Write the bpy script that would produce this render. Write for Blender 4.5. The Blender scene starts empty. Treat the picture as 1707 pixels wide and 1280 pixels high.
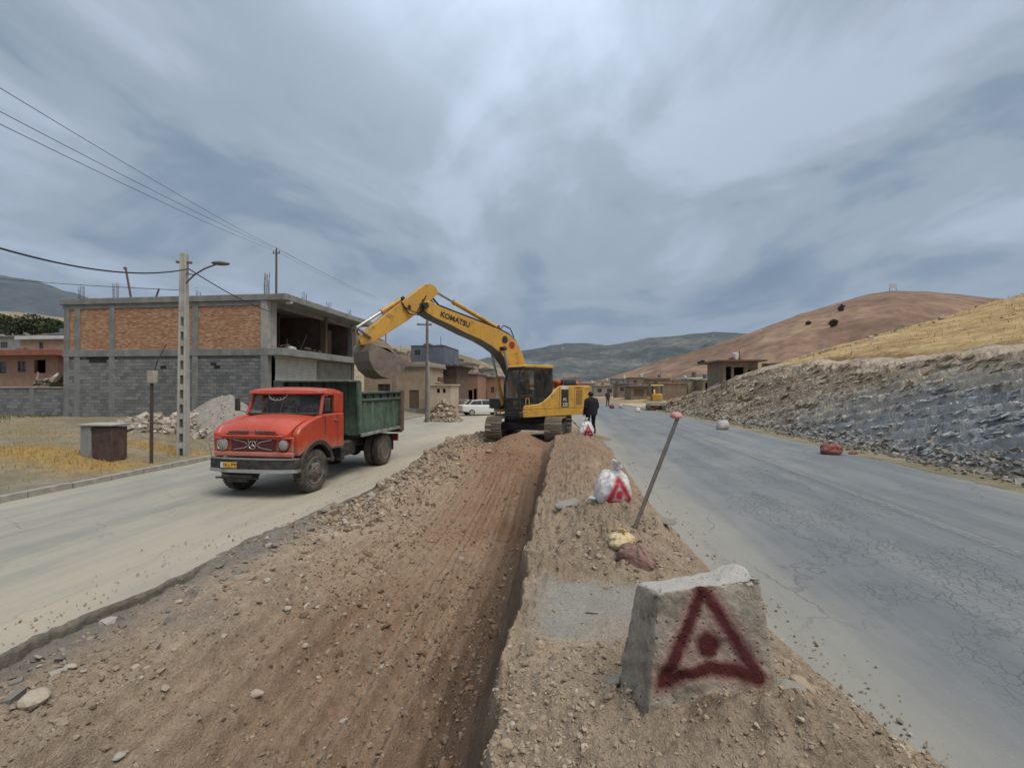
import bpy, bmesh, math, random
import numpy as np
from mathutils import Vector, Matrix, Euler
random.seed(7); RNG = np.random.default_rng(7)
R = math.radians
sc = bpy.context.scene
COL = sc.collection

# ------------------------------------------------------------ camera, sky, sun, exposure
CAMH = 2.6
YAW = 6.9
cd = bpy.data.cameras.new('camera'); cam = bpy.data.objects.new('camera', cd); COL.objects.link(cam)
cd.lens = 36 * 760 / 1707; cd.sensor_width = 36; cd.clip_start = .05; cd.clip_end = 12000
cam.location = (0, 0, CAMH); cam.rotation_euler = (R(90.377), 0, R(YAW))
sc.camera = cam
sc.view_settings.view_transform = 'Standard'; sc.view_settings.look = 'None'
sc.view_settings.exposure = 1.12; sc.view_settings.gamma = 1
sc.view_settings.use_curve_mapping = False
sc.cycles.use_denoising = True
sc.cycles.max_bounces = 5; sc.cycles.diffuse_bounces = 3; sc.cycles.glossy_bounces = 2
sc.cycles.transparent_max_bounces = 8; sc.cycles.volume_bounces = 0
sc.cycles.use_fast_gi = False

SUN_EL, SUN_AZ = R(64), R(-125)       # veiled by cloud, high behind the camera to the right; azimuth from +y towards -x
THIN_EL, THIN_AZ = R(50), R(6)        # a thin bright part of the cloud deck ahead
world = bpy.data.worlds.new('World'); sc.world = world; world.use_nodes = True

def nd(nt, typ, props=None, **ins):
    n = nt.nodes.new(typ)
    for k, v in (props or {}).items(): setattr(n, k, v)
    for k, v in ins.items():
        s = n.inputs[int(k[1:])] if k[0] == 'i' and k[1:].isdigit() else n.inputs[k.replace('_', ' ')]
        if isinstance(v, bpy.types.NodeSocket): nt.links.new(v, s)
        elif isinstance(v, (tuple, list)) and len(v) == 3 and s.type == 'RGBA': s.default_value = (*v, 1)
        else: s.default_value = v
    return n
def mth(nt, op, a, b=None, c=None, clamp=False):
    k = {'i0': a}
    if b is not None: k['i1'] = b
    if c is not None: k['i2'] = c
    n = nd(nt, 'ShaderNodeMath', {'operation': op, 'use_clamp': clamp}, **k); return n.outputs[0]
def vmt(nt, op, a, b=None, scale=None):
    k = {'i0': a}
    if b is not None: k['i1'] = b
    n = nd(nt, 'ShaderNodeVectorMath', {'operation': op}, **k)
    if scale is not None:
        if isinstance(scale, bpy.types.NodeSocket): nt.links.new(scale, n.inputs['Scale'])
        else: n.inputs['Scale'].default_value = scale
    return n.outputs['Value'] if op in ('DOT_PRODUCT', 'LENGTH', 'DISTANCE') else n.outputs[0]
def mix(nt, f, a, b, mode='MIX'):
    n = nt.nodes.new('ShaderNodeMix'); n.data_type = 'RGBA'; n.blend_type = mode
    for i, v in ((0, f), (6, a), (7, b)):
        s = n.inputs[i]
        if isinstance(v, bpy.types.NodeSocket): nt.links.new(v, s)
        elif isinstance(v, (tuple, list)): s.default_value = (*v[:3], 1)
        else: s.default_value = v
    return n.outputs[2]
def ramp(nt, f, stops, interp='LINEAR'):
    n = nt.nodes.new('ShaderNodeValToRGB'); cr = n.color_ramp; cr.interpolation = interp
    while len(cr.elements) < len(stops): cr.elements.new(.5)
    for e, (p, c) in zip(cr.elements, stops):
        e.position = p; e.color = (*c, 1) if isinstance(c, (tuple, list)) else (c, c, c, 1)
    nt.links.new(f, n.inputs[0]); return n.outputs[0]
def noise(nt, vec, scale, detail=5, rough=.55, dist=0.0):
    n = nd(nt, 'ShaderNodeTexNoise', None, Scale=scale, Detail=detail, Roughness=rough, Distortion=dist)
    if vec is not None: nt.links.new(vec, n.inputs['Vector'])
    return n.outputs[0]

def build_world():
    nt = world.node_tree; nt.nodes.clear()
    sky = nd(nt, 'ShaderNodeTexSky', {'sky_type': 'NISHITA'})
    sky.sun_disc = False; sky.sun_elevation = SUN_EL; sky.sun_rotation = -SUN_AZ
    sky.air_density = 1.0; sky.dust_density = 2.0
    tc = nd(nt, 'ShaderNodeTexCoord').outputs['Generated']
    sp = nd(nt, 'ShaderNodeSeparateXYZ', None, i0=tc)
    z = mth(nt, 'ADD', mth(nt, 'MAXIMUM', sp.outputs[2], 0.0), .13)
    u = mth(nt, 'DIVIDE', sp.outputs[0], z); v = mth(nt, 'DIVIDE', sp.outputs[1], z)
    def layer(sx, sy, ox, oy, scale, detail, rough, dist, rot=0.0):
        c, s = math.cos(rot), math.sin(rot)
        uu = mth(nt, 'ADD', mth(nt, 'MULTIPLY', u, c), mth(nt, 'MULTIPLY', v, s))
        vv = mth(nt, 'SUBTRACT', mth(nt, 'MULTIPLY', v, c), mth(nt, 'MULTIPLY', u, s))
        p = nd(nt, 'ShaderNodeCombineXYZ', None, i0=mth(nt, 'MULTIPLY_ADD', uu, sx, ox), i1=mth(nt, 'MULTIPLY_ADD', vv, sy, oy), i2=0.0).outputs[0]
        return noise(nt, p, scale, detail, rough, dist)
    a = layer(1.0, .66, 3.1, 1.7, 1.15, 7, .55, .7, .25)     # broad banks, drawn out along the valley
    b = layer(1.0, .42, 8.3, 4.4, 2.4, 6, .55, .6, -.2)      # streaks
    c = layer(1.0, .5, 1.3, 9.2, .45, 3, .5, .2, .3)        # very broad light and dark
    m = mth(nt, 'ADD', mth(nt, 'ADD', mth(nt, 'MULTIPLY', a, .52), mth(nt, 'MULTIPLY', b, .20)), mth(nt, 'MULTIPLY', c, .38))
    # the cloud deck is thin and bright here
    sd = (-math.sin(THIN_AZ) * math.cos(THIN_EL), math.cos(THIN_AZ) * math.cos(THIN_EL), math.sin(THIN_EL))
    dt = mth(nt, 'MAXIMUM', vmt(nt, 'DOT_PRODUCT', tc, sd), 0.0)
    glow = mth(nt, 'POWER', dt, 9.0)
    m2 = mth(nt, 'ADD', m, mth(nt, 'MULTIPLY', glow, .10))
    col = ramp(nt, m2, [(.41, (1.45, 2.10, 2.95)), (.475, (2.05, 2.75, 3.55)), (.54, (3.1, 3.75, 4.45)), (.64, (4.3, 5.0, 6.1))], 'EASE')
    hz = mth(nt, 'POWER', mth(nt, 'SUBTRACT', 1.0, mth(nt, 'MAXIMUM', sp.outputs[2], 0.0), clamp=True), 9.0)
    col = mix(nt, mth(nt, 'MULTIPLY', hz, .85), col, (2.75, 3.4, 4.2))
    gl2 = mth(nt, 'MULTIPLY_ADD', mth(nt, 'POWER', dt, 20.0), 1.0, 1.0)
    col = vmt(nt, 'SCALE', col, scale=gl2)
    full = mix(nt, .95, sky.outputs[0], col)
    bg = nd(nt, 'ShaderNodeBackground', None, Color=full, Strength=.052)
    out = nd(nt, 'ShaderNodeOutputWorld', None, Surface=bg.outputs[0])
build_world()
sl = bpy.data.lights.new('sun', 'SUN'); sl.energy = 1.5; sl.angle = R(40); sl.color = (1, .95, .87)
sun = bpy.data.objects.new('sun', sl); COL.objects.link(sun)
sun.rotation_euler = (-(math.pi / 2 - SUN_EL), 0, SUN_AZ)

# ------------------------------------------------------------ places: camera-frame to world
CA, SA = math.cos(R(YAW)), math.sin(R(YAW))
def W(xc, zc, z=0.0): return (xc * CA - zc * SA, xc * SA + zc * CA, z)
def PX(px, py, zc):                       # the place seen at (px, py) of the photograph, zc metres ahead
    x, y, _ = W((px - 853.5) / 760 * zc, zc); return (x, y, CAMH + (645 - py) / 760 * zc)
def GR(px, py, z=0.0): return PX(px, py, 760 * (CAMH - z) / (py - 645))

# ------------------------------------------------------------ numpy noise
def vnoise(x, y, seed=0):
    xi = np.floor(x).astype(np.int64); yi = np.floor(y).astype(np.int64); fx = x - xi; fy = y - yi
    fx = fx * fx * (3 - 2 * fx); fy = fy * fy * (3 - 2 * fy)
    def h(a, b):
        n = (a * 374761393 + b * 668265263 + seed * 974711) & 0xffffffff
        n = ((n ^ (n >> 13)) * 1274126177) & 0xffffffff
        return ((n ^ (n >> 16)) & 0xffff) / 65535.0
    a = h(xi, yi); b = h(xi + 1, yi); c = h(xi, yi + 1); d = h(xi + 1, yi + 1)
    return (a + (b - a) * fx) * (1 - fy) + (c + (d - c) * fx) * fy
def fbm(x, y, seed=0, octv=5, gain=.5):
    x = np.asarray(x, float); y = np.asarray(y, float)
    s = np.zeros(np.broadcast(x, y).shape); a = 1.0; t = 0
    for i in range(octv):
        s += a * vnoise(x, y, seed + i * 17); t += a; a *= gain
        x, y = (x * .8 - y * .6) * 2.03 + 5.1, (x * .6 + y * .8) * 2.03 + 1.7
    return s / t - .5
def ss(a, b, x): t = np.clip((x - a) / (b - a), 0, 1); return t * t * (3 - 2 * t)

# ------------------------------------------------------------ object helpers
def tag(o, label=None, cat=None, group=None, kind=None):
    if label: o['label'] = label
    if cat: o['category'] = cat
    if group: o['group'] = group
    if kind: o['kind'] = kind
    return o
def empty(name, loc, rz, label, cat, group=None):
    o = bpy.data.objects.new(name, None); COL.objects.link(o); o.empty_display_size = .2
    o.location = loc; o.rotation_euler = (0, 0, rz); return tag(o, label, cat, group)
def copy_tree(o, parent=None):
    c = o.copy(); COL.objects.link(c); c.parent = parent
    for ch in list(o.children): copy_tree(ch, c)
    return c
def grid(name, X, Y, Z, mats, smooth=True, attrs=None, mask=None, matidx=None):
    n, m = X.shape
    me = bpy.data.meshes.new(name)
    me.vertices.add(n * m); me.vertices.foreach_set('co', np.stack([X, Y, Z], -1).reshape(-1).astype(np.float32))
    idx = np.arange(n * m).reshape(n, m)
    q = np.stack([idx[:-1, :-1], idx[:-1, 1:], idx[1:, 1:], idx[1:, :-1]], -1).reshape(-1, 4)
    if mask is not None: q = q[mask.reshape(-1)]
    k = len(q)
    me.loops.add(k * 4); me.loops.foreach_set('vertex_index', q.reshape(-1).astype(np.int32))
    me.polygons.add(k); me.polygons.foreach_set('loop_start', (np.arange(k) * 4).astype(np.int32))
    for mt in (mats if isinstance(mats, list) else [mats]): me.materials.append(mt)
    me.update(calc_edges=True)
    me.polygons.foreach_set('use_smooth', np.full(k, smooth))
    for an, arr in (attrs or {}).items():
        at = me.attributes.new(an, 'FLOAT', 'POINT'); at.data.foreach_set('value', arr.reshape(-1).astype(np.float32))
    o = bpy.data.objects.new(name, me); COL.objects.link(o); return o
def rawmesh(name, V, F, mats, smooth=False, parent=None):
    me = bpy.data.meshes.new(name); V = np.asarray(V, np.float32); F = np.asarray(F, np.int32); k, w = F.shape
    me.vertices.add(len(V)); me.vertices.foreach_set('co', V.reshape(-1))
    me.loops.add(k * w); me.loops.foreach_set('vertex_index', F.reshape(-1))
    me.polygons.add(k); me.polygons.foreach_set('loop_start', (np.arange(k) * w).astype(np.int32))
    for mt in (mats if isinstance(mats, list) else [mats]): me.materials.append(mt)
    me.update(calc_edges=True); me.polygons.foreach_set('use_smooth', np.full(k, smooth))
    o = bpy.data.objects.new(name, me); COL.objects.link(o); o.parent = parent; return o

class MB:
    def __init__(s): s.v = []; s.f = []; s.m = []
    def add(s, V, F, m=0):
        b = len(s.v); s.v += [tuple(p) for p in V]; s.f += [tuple(i + b for i in f) for f in F]; s.m += [m] * len(F); return s
    def box(s, c, d, rz=0, rx=0, ry=0, m=0, taper=1.0):
        M_ = Euler((rx, ry, rz)).to_matrix(); V = []
        for k in (-1, 1):
            for j, i in ((-1, -1), (-1, 1), (1, 1), (1, -1)):
                t = taper if k > 0 else 1
                V.append(Vector(c) + M_ @ Vector((i * d[0] / 2 * t, j * d[1] / 2 * t, k * d[2] / 2)))
        return s.add(V, [(3, 2, 1, 0), (4, 5, 6, 7), (0, 1, 5, 4), (1, 2, 6, 5), (2, 3, 7, 6), (3, 0, 4, 7)], m)
    def bx(s, x0, x1, y0, y1, z0, z1, m=0): return s.box(((x0 + x1) / 2, (y0 + y1) / 2, (z0 + z1) / 2), (abs(x1 - x0), abs(y1 - y0), abs(z1 - z0)), m=m)
    def prism(s, prof, a, b, axis='x', m=0):     # profile extruded between a and b on the axis
        f = {'x': lambda p, t: (t, p[0], p[1]), 'y': lambda p, t: (p[0], t, p[1]), 'z': lambda p, t: (p[0], p[1], t)}[axis]
        n = len(prof); V = [f(p, a) for p in prof] + [f(p, b) for p in prof]
        return s.add(V, [tuple(range(n))[::-1], tuple(range(n, 2 * n))] + [(i, (i + 1) % n, (i + 1) % n + n, i + n) for i in range(n)], m)
    def tube(s, pts, r, n=8, m=0, caps=True):
        pts = [Vector(p) for p in pts]; V = []; rs = r if isinstance(r, (list, tuple)) else [r] * len(pts)
        up = None
        for i, p in enumerate(pts):
            d = (pts[min(i + 1, len(pts) - 1)] - pts[max(i - 1, 0)]).normalized()
            if up is None: up = d.orthogonal().normalized()
            up = (up - d * up.dot(d)).normalized(); w = d.cross(up)
            V += [p + (up * math.cos(2 * math.pi * k / n) + w * math.sin(2 * math.pi * k / n)) * rs[i] for k in range(n)]
        F = [(i * n + k, i * n + (k + 1) % n, (i + 1) * n + (k + 1) % n, (i + 1) * n + k) for i in range(len(pts) - 1) for k in range(n)]
        if caps: F += [tuple(range(n))[::-1], tuple(range((len(pts) - 1) * n, len(pts) * n))]
        return s.add(V, F, m)
    def lathe(s, prof, c, axis='x', n=32, m=0):  # profile of (radius, position along axis)
        V = []
        for r, t in prof:
            for k in range(n):
                a = 2 * math.pi * k / n; u, w = r * math.cos(a), r * math.sin(a)
                q = (t, u, w) if axis == 'x' else ((w, t, u) if axis == 'y' else (u, w, t))
                V.append((c[0] + q[0], c[1] + q[1], c[2] + q[2]))
        F = [(i * n + k, i * n + (k + 1) % n, (i + 1) * n + (k + 1) % n, (i + 1) * n + k) for i in range(len(prof) - 1) for k in range(n)]
        F += [tuple(range(n))[::-1], tuple(range((len(prof) - 1) * n, len(prof) * n))]
        return s.add(V, F, m)
    def ball(s, c, r, n=12, k=8, m=0):
        r = r if isinstance(r, (tuple, list)) else (r, r, r); V = []
        for i in range(1, k):
            t = math.pi * i / k
            for j in range(n):
                a = 2 * math.pi * j / n; V.append((c[0] + r[0] * math.sin(t) * math.cos(a), c[1] + r[1] * math.sin(t) * math.sin(a), c[2] + r[2] * math.cos(t)))
        V += [(c[0], c[1], c[2] + r[2]), (c[0], c[1], c[2] - r[2])]; T = len(V) - 2
        F = [(i * n + j, (i + 1) * n + j, (i + 1) * n + (j + 1) % n, i * n + (j + 1) % n) for i in range(k - 2) for j in range(n)]
        F += [(T, j, (j + 1) % n) for j in range(n)] + [(T + 1, (k - 2) * n + (j + 1) % n, (k - 2) * n + j) for j in range(n)]
        return s.add(V, F, m)
    def build(s, name, mats, parent=None, bevel=0, smooth=False, seg=2, loc=None, sub=0):
        me = bpy.data.meshes.new(name); me.from_pydata([tuple(v) for v in s.v], [], s.f)
        for mt in (mats if isinstance(mats, list) else [mats]): me.materials.append(mt)
        me.polygons.foreach_set('material_index', s.m)
        bm = bmesh.new(); bm.from_mesh(me); bmesh.ops.recalc_face_normals(bm, faces=bm.faces); bm.to_mesh(me); bm.free()
        o = bpy.data.objects.new(name, me); COL.objects.link(o); o.parent = parent
        if loc: o.location = loc
        if smooth or bevel or sub:
            me.polygons.foreach_set('use_smooth', [True] * len(me.polygons))
            if not sub: me.set_sharp_from_angle(angle=R(38))
        if bevel:
            b = o.modifiers.new('b', 'BEVEL'); b.width = bevel; b.segments = seg; b.limit_method = 'ANGLE'; b.angle_limit = R(35); b.use_clamp_overlap = True
        if sub:
            b = o.modifiers.new('s', 'SUBSURF'); b.levels = sub; b.render_levels = sub
        return o

# ------------------------------------------------------------ materials
def principled(name):
    m = bpy.data.materials.new(name); m.use_nodes = True; nt = m.node_tree; nt.nodes.clear()
    p = nt.nodes.new('ShaderNodeBsdfPrincipled'); nd(nt, 'ShaderNodeOutputMaterial', None, Surface=p.outputs[0])
    return m, nt, p
def setin(nt, p, name, v):
    s = p.inputs[name]
    if isinstance(v, bpy.types.NodeSocket): nt.links.new(v, s)
    else: s.default_value = (*v, 1) if isinstance(v, (tuple, list)) and s.type == 'RGBA' else v
def bump(nt, p, h, strength, dist=.02):
    b = nd(nt, 'ShaderNodeBump', None, Strength=strength, Distance=dist, Height=h); nt.links.new(b.outputs[0], p.inputs['Normal'])
DUST = (.36, .30, .23)
def M(name, c1, c2=None, scale=3, rough=.75, metal=0.0, bmp=.15, bscale=40, dust=0.0, stretch=(1, 1, 1), spec=.35, dustc=DUST, coat=0.0, streak=0.0, low=None, grime=0.0):
    m, nt, p = principled(name)
    c2 = c2 or tuple(x * .75 for x in c1)
    tc = nd(nt, 'ShaderNodeTexCoord').outputs['Object']
    v = vmt(nt, 'MULTIPLY', tc, stretch)
    f = ramp(nt, noise(nt, v, scale, 6, .62), [(.35, 0.0), (.66, 1.0)])
    col = mix(nt, f, c1, c2)
    fine = noise(nt, v, bscale, 4, .6)
    col = mix(nt, .35, col, mix(nt, fine, (0.25, .25, .25), (.8, .8, .8)), 'OVERLAY')
    rg = mth(nt, 'MULTIPLY_ADD', f, .12, rough - .06)
    if streak:
        sv = vmt(nt, 'MULTIPLY', tc, (9, 9, .7))
        sf = ramp(nt, noise(nt, sv, 1.2, 4, .6), [(.5, 0.0), (.72, 1.0)])
        col = mix(nt, mth(nt, 'MULTIPLY', sf, streak), col, dustc)
    if dust:
        g = nd(nt, 'ShaderNodeNewGeometry'); up = nd(nt, 'ShaderNodeSeparateXYZ', None, i0=g.outputs['Normal']).outputs[2]
        df = mth(nt, 'ADD', mth(nt, 'MULTIPLY', mth(nt, 'MAXIMUM', up, 0.0), .55), mth(nt, 'MULTIPLY', ramp(nt, noise(nt, tc, 5.5, 6, .7), [(.38, 0.0), (.72, 1.0)]), .75))
        df = mth(nt, 'MULTIPLY', df, dust, clamp=True)
        if low:      # road dust and dried mud thrown up over the lower bodywork
            lz = nd(nt, 'ShaderNodeMapRange', None, Value=mth(nt, 'ADD', nd(nt, 'ShaderNodeSeparateXYZ', None, i0=tc).outputs[2], mth(nt, 'MULTIPLY', mth(nt, 'SUBTRACT', noise(nt, tc, 4, 6, .7), .5), .9)))
            lz.inputs['From Min'].default_value = low[0]; lz.inputs['From Max'].default_value = low[1]; lz.inputs['To Min'].default_value = .75; lz.inputs['To Max'].default_value = 0
            df = mth(nt, 'MAXIMUM', df, lz.outputs[0])
        col = mix(nt, df, col, dustc); rg = mth(nt, 'ADD', rg, mth(nt, 'MULTIPLY', df, .4), clamp=True)
    if grime:
        gf = ramp(nt, noise(nt, tc, 2.1, 8, .75), [(.53, 0.0), (.66, grime)]); col = mix(nt, gf, col, (.06, .045, .03))
        sc_ = ramp(nt, noise(nt, vmt(nt, 'MULTIPLY', tc, (3, 1, 9)), 3.0, 6, .8), [(.66, 0.0), (.70, grime)]); col = mix(nt, sc_, col, (.16, .10, .065))
    setin(nt, p, 'Base Color', col); setin(nt, p, 'Roughness', rg); setin(nt, p, 'Metallic', metal)
    setin(nt, p, 'Specular IOR Level', spec); setin(nt, p, 'Coat Weight', coat)
    if bmp: bump(nt, p, fine, bmp)
    return m
def glass(name, tint=(.03, .035, .04), alpha=.45):
    m, nt, p = principled(name)
    tc = nd(nt, 'ShaderNodeTexCoord').outputs['Object']
    f = noise(nt, tc, 4, 6, .7)
    setin(nt, p, 'Base Color', mix(nt, ramp(nt, f, [(.45, 0.0), (.8, .5)]), tint, DUST)); setin(nt, p, 'Roughness', mth(nt, 'MULTIPLY_ADD', f, .22, .0))
    setin(nt, p, 'Specular IOR Level', .6); setin(nt, p, 'Alpha', alpha)
    return m
# ------------------------------------------------------------ ground materials
def soil_mat(name, dry, dark, red, stone=(.42, .38, .32), bscale=1.0):
    m, nt, p = principled(name)
    tc = nd(nt, 'ShaderNodeTexCoord').outputs['Object']
    at = nd(nt, 'ShaderNodeAttribute', {'attribute_name': 'red'}).outputs['Fac']
    ag = nd(nt, 'ShaderNodeAttribute', {'attribute_name': 'grey'}).outputs['Fac']
    n1 = noise(nt, tc, 1.3, 6, .65); n2 = noise(nt, tc, 9, 6, .7); n3 = noise(nt, tc, 60 * bscale, 5, .7)
    col = mix(nt, ramp(nt, mth(nt, 'ADD', mth(nt, 'MULTIPLY', n1, .5), mth(nt, 'MULTIPLY', n2, .5)), [(.38, 1.0), (.60, 0.0)]), dry, dark)
    rf = mth(nt, 'MULTIPLY', at, ramp(nt, n1, [(.3, .45), (.6, 1.0)]), clamp=True)
    col = mix(nt, rf, col, mix(nt, n2, tuple(x * .65 for x in red), tuple(x * 1.25 for x in red)))
    col = mix(nt, mth(nt, 'MULTIPLY', ag, .85), col, mix(nt, n2, (.12, .113, .105), (.29, .265, .235)))
    col = mix(nt, nd(nt, 'ShaderNodeAttribute', {'attribute_name': 'pave'}).outputs['Fac'], col, mix(nt, n2, (.30, .29, .265), (.44, .425, .39)))
    vo = nd(nt, 'ShaderNodeTexVoronoi', {'feature': 'F1'}, Vector=tc, Scale=34.0, Randomness=1.0)
    sf = mth(nt, 'MULTIPLY', ramp(nt, vo.outputs['Distance'], [(.16, 1.0), (.27, 0.0)]), ramp(nt, noise(nt, tc, 5, 3), [(.48, 0.0), (.62, .7)]))
    col = mix(nt, sf, col, mix(nt, vo.outputs['Color'], stone, tuple(x * .6 for x in stone)))
    col = mix(nt, .7, col, mix(nt, n3, (.12, .12, .12), (.88, .88, .88)), 'OVERLAY')
    aw = nd(nt, 'ShaderNodeAttribute', {'attribute_name': 'damp_shade'}).outputs['Fac']
    col = mix(nt, mth(nt, 'MULTIPLY', aw, mth(nt, 'MULTIPLY_ADD', n2, 1.1, .12), clamp=True), col, mix(nt, n3, (.085, .055, .038), (.20, .138, .095)))  # dark tone: damp soil plus recess shade painted into the colour
    setin(nt, p, 'Base Color', col); setin(nt, p, 'Roughness', .95); setin(nt, p, 'Specular IOR Level', .15)
    h = mth(nt, 'ADD', mth(nt, 'ADD', mth(nt, 'MULTIPLY', n3, .6), mth(nt, 'MULTIPLY', n2, 1.2)), mth(nt, 'MULTIPLY', sf, .35))
    bump(nt, p, h, 1.0, .05)
    return m
def asphalt_mat(name, c1, c2, dust, crack=1.0, side=1):
    m, nt, p = principled(name)
    tc = nd(nt, 'ShaderNodeTexCoord').outputs['Object']
    ad = nd(nt, 'ShaderNodeAttribute', {'attribute_name': 'dust'}).outputs['Fac']
    lane = noise(nt, vmt(nt, 'MULTIPLY', tc, (1.4, .05, 1)), 1.6, 5, .6)
    blot = noise(nt, vmt(nt, 'MULTIPLY', tc, (1, .45, 1)), .9, 6, .65)
    fine = noise(nt, tc, 90, 4, .7)
    mid = noise(nt, tc, 14, 5, .7)
    col = mix(nt, ramp(nt, mth(nt, 'ADD', mth(nt, 'MULTIPLY', lane, .6), mth(nt, 'MULTIPLY', blot, .4)), [(.38, 0.0), (.62, 1.0)]), c1, c2)
    dn = mth(nt, 'ADD', ad, mth(nt, 'MULTIPLY', mth(nt, 'SUBTRACT', blot, .5), 1.3))
    dn = mth(nt, 'ADD', dn, mth(nt, 'MULTIPLY', mth(nt, 'SUBTRACT', lane, .5), .9))
    dn = mth(nt, 'ADD', dn, mth(nt, 'MULTIPLY', mth(nt, 'SUBTRACT', mid, .5), .35), clamp=True)
    # alligator cracks and long cracks
    dv = nd(nt, 'ShaderNodeTexNoise', None, Vector=tc, Scale=3.0, Detail=4.0)
    wob = vmt(nt, 'ADD', tc, vmt(nt, 'SCALE', vmt(nt, 'SUBTRACT', dv.outputs['Color'], (.5, .5, .5)), scale=.35))
    v1 = nd(nt, 'ShaderNodeTexVoronoi', {'feature': 'DISTANCE_TO_EDGE'}, Vector=vmt(nt, 'MULTIPLY', wob, (1, .7, 1)), Scale=8.5).outputs[0]
    v2 = nd(nt, 'ShaderNodeTexVoronoi', {'feature': 'DISTANCE_TO_EDGE'}, Vector=vmt(nt, 'MULTIPLY', wob, (.55, .28, 1)), Scale=1.5).outputs[0]
    ak = nd(nt, 'ShaderNodeAttribute', {'attribute_name': 'crack'}).outputs['Fac']
    k1 = mth(nt, 'MULTIPLY', ramp(nt, v1, [(.008, 1.0), (.075, 0.0)]), mth(nt, 'MULTIPLY', ak, ramp(nt, noise(nt, tc, .9, 4, .6), [(.42, 0.0), (.56, 1.0)])), clamp=True)
    k2 = mth(nt, 'MULTIPLY', ramp(nt, v2, [(.003, 1.0), (.012, 0.0)]), ramp(nt, noise(nt, tc, .45, 3), [(.46, 0.0), (.55, .9)]))
    k = mth(nt, 'MULTIPLY', mth(nt, 'MAXIMUM', k1, k2), crack, clamp=True)
    col = mix(nt, .3, col, mix(nt, fine, (.2, .2, .2), (.8, .8, .8)), 'OVERLAY')
    col = mix(nt, dn, col, mix(nt, mid, dust, tuple(x * .8 for x in dust)))
    st = nd(nt, 'ShaderNodeTexVoronoi', {'feature': 'F1'}, Vector=tc, Scale=26.0)
    grit = mth(nt, 'MULTIPLY', ramp(nt, st.outputs['Distance'], [(.08, 1.0), (.14, 0.0)]), ramp(nt, noise(nt, tc, 2.2, 3), [(.5, 0.0), (.62, .5)]))
    col = mix(nt, grit, col, (.34, .30, .25))
    col = mix(nt, mth(nt, 'MULTIPLY', k, .32), col, (.045, .045, .043))
    setin(nt, p, 'Base Color', col)
    setin(nt, p, 'Roughness', mth(nt, 'MULTIPLY_ADD', dn, .2, .66)); setin(nt, p, 'Specular IOR Level', .3)
    h = mth(nt, 'SUBTRACT', mth(nt, 'MULTIPLY', fine, .35), mth(nt, 'MULTIPLY', k, 1.0))
    bump(nt, p, h, .55, .02)
    return m
def hill_mat(name, stops, scale, spot=None, bmp=.6, dist=.5, stretch=(1, 1, 1), spots=(.0, 0), bs=8):
    m, nt, p = principled(name)
    tc = nd(nt, 'ShaderNodeTexCoord').outputs['Object']; v = vmt(nt, 'MULTIPLY', tc, stretch)
    n1 = noise(nt, v, scale, 8, .62); n2 = noise(nt, v, scale * bs, 6, .7)
    f = mth(nt, 'ADD', mth(nt, 'MULTIPLY', n1, .65), mth(nt, 'MULTIPLY', n2, .35))
    col = ramp(nt, f, stops)
    if spot:
        n3 = noise(nt, tc, spots[0], 4, .6)
        col = mix(nt, ramp(nt, n3, [(spots[1], 0.0), (spots[1] + .04, 1.0)]), col, spot)
    setin(nt, p, 'Base Color', col); setin(nt, p, 'Roughness', .95); setin(nt, p, 'Specular IOR Level', .1)
    bump(nt, p, f, bmp, dist); return m
def island_mat(name, stops, rough=.9, bmp=.4, bscale=25):
    m, nt, p = principled(name)
    g = nd(nt, 'ShaderNodeNewGeometry').outputs['Random Per Island']
    tc = nd(nt, 'ShaderNodeTexCoord').outputs['Object']; n = noise(nt, tc, bscale, 5, .7)
    col = mix(nt, .5, ramp(nt, g, stops), mix(nt, n, (.2, .2, .2), (.8, .8, .8)), 'OVERLAY')
    setin(nt, p, 'Base Color', col); setin(nt, p, 'Roughness', rough); setin(nt, p, 'Specular IOR Level', .2)
    bump(nt, p, n, bmp, .02); return m

SOIL = soil_mat('loose_earth', (.47, .365, .265), (.285, .215, .15), (.27, .15, .09))
VERGE = soil_mat('verge_earth', (.30, .25, .175), (.17, .135, .09), (.50, .30, .07))
ASR = asphalt_mat('grey_asphalt', (.134, .145, .150), (.180, .191, .196), (.30, .285, .245))
ASL = asphalt_mat('dusty_asphalt', (.235, .23, .20), (.33, .31, .265), (.43, .37, .28), crack=.7)
STONES = island_mat('stone_mix', [(0, (.20, .15, .105)), (.3, (.28, .215, .15)), (.8, (.345, .27, .195)), (.97, (.38, .32, .25)), (1, (.45, .42, .37))])
CLODS = island_mat('earth_clod', [(0, (.19, .14, .10)), (.4, (.27, .205, .145)), (.9, (.34, .265, .19)), (1, (.44, .39, .32))], bmp=.8, bscale=60)
REDSTONES = island_mat('red_clods', [(0, (.13, .085, .055)), (.5, (.21, .13, .08)), (.97, (.28, .19, .125)), (1, (.38, .31, .25))])
GREYSTONES = island_mat('grey_chunks', [(0, (.13, .118, .102)), (.5, (.21, .19, .165)), (1, (.34, .31, .27))])

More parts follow.
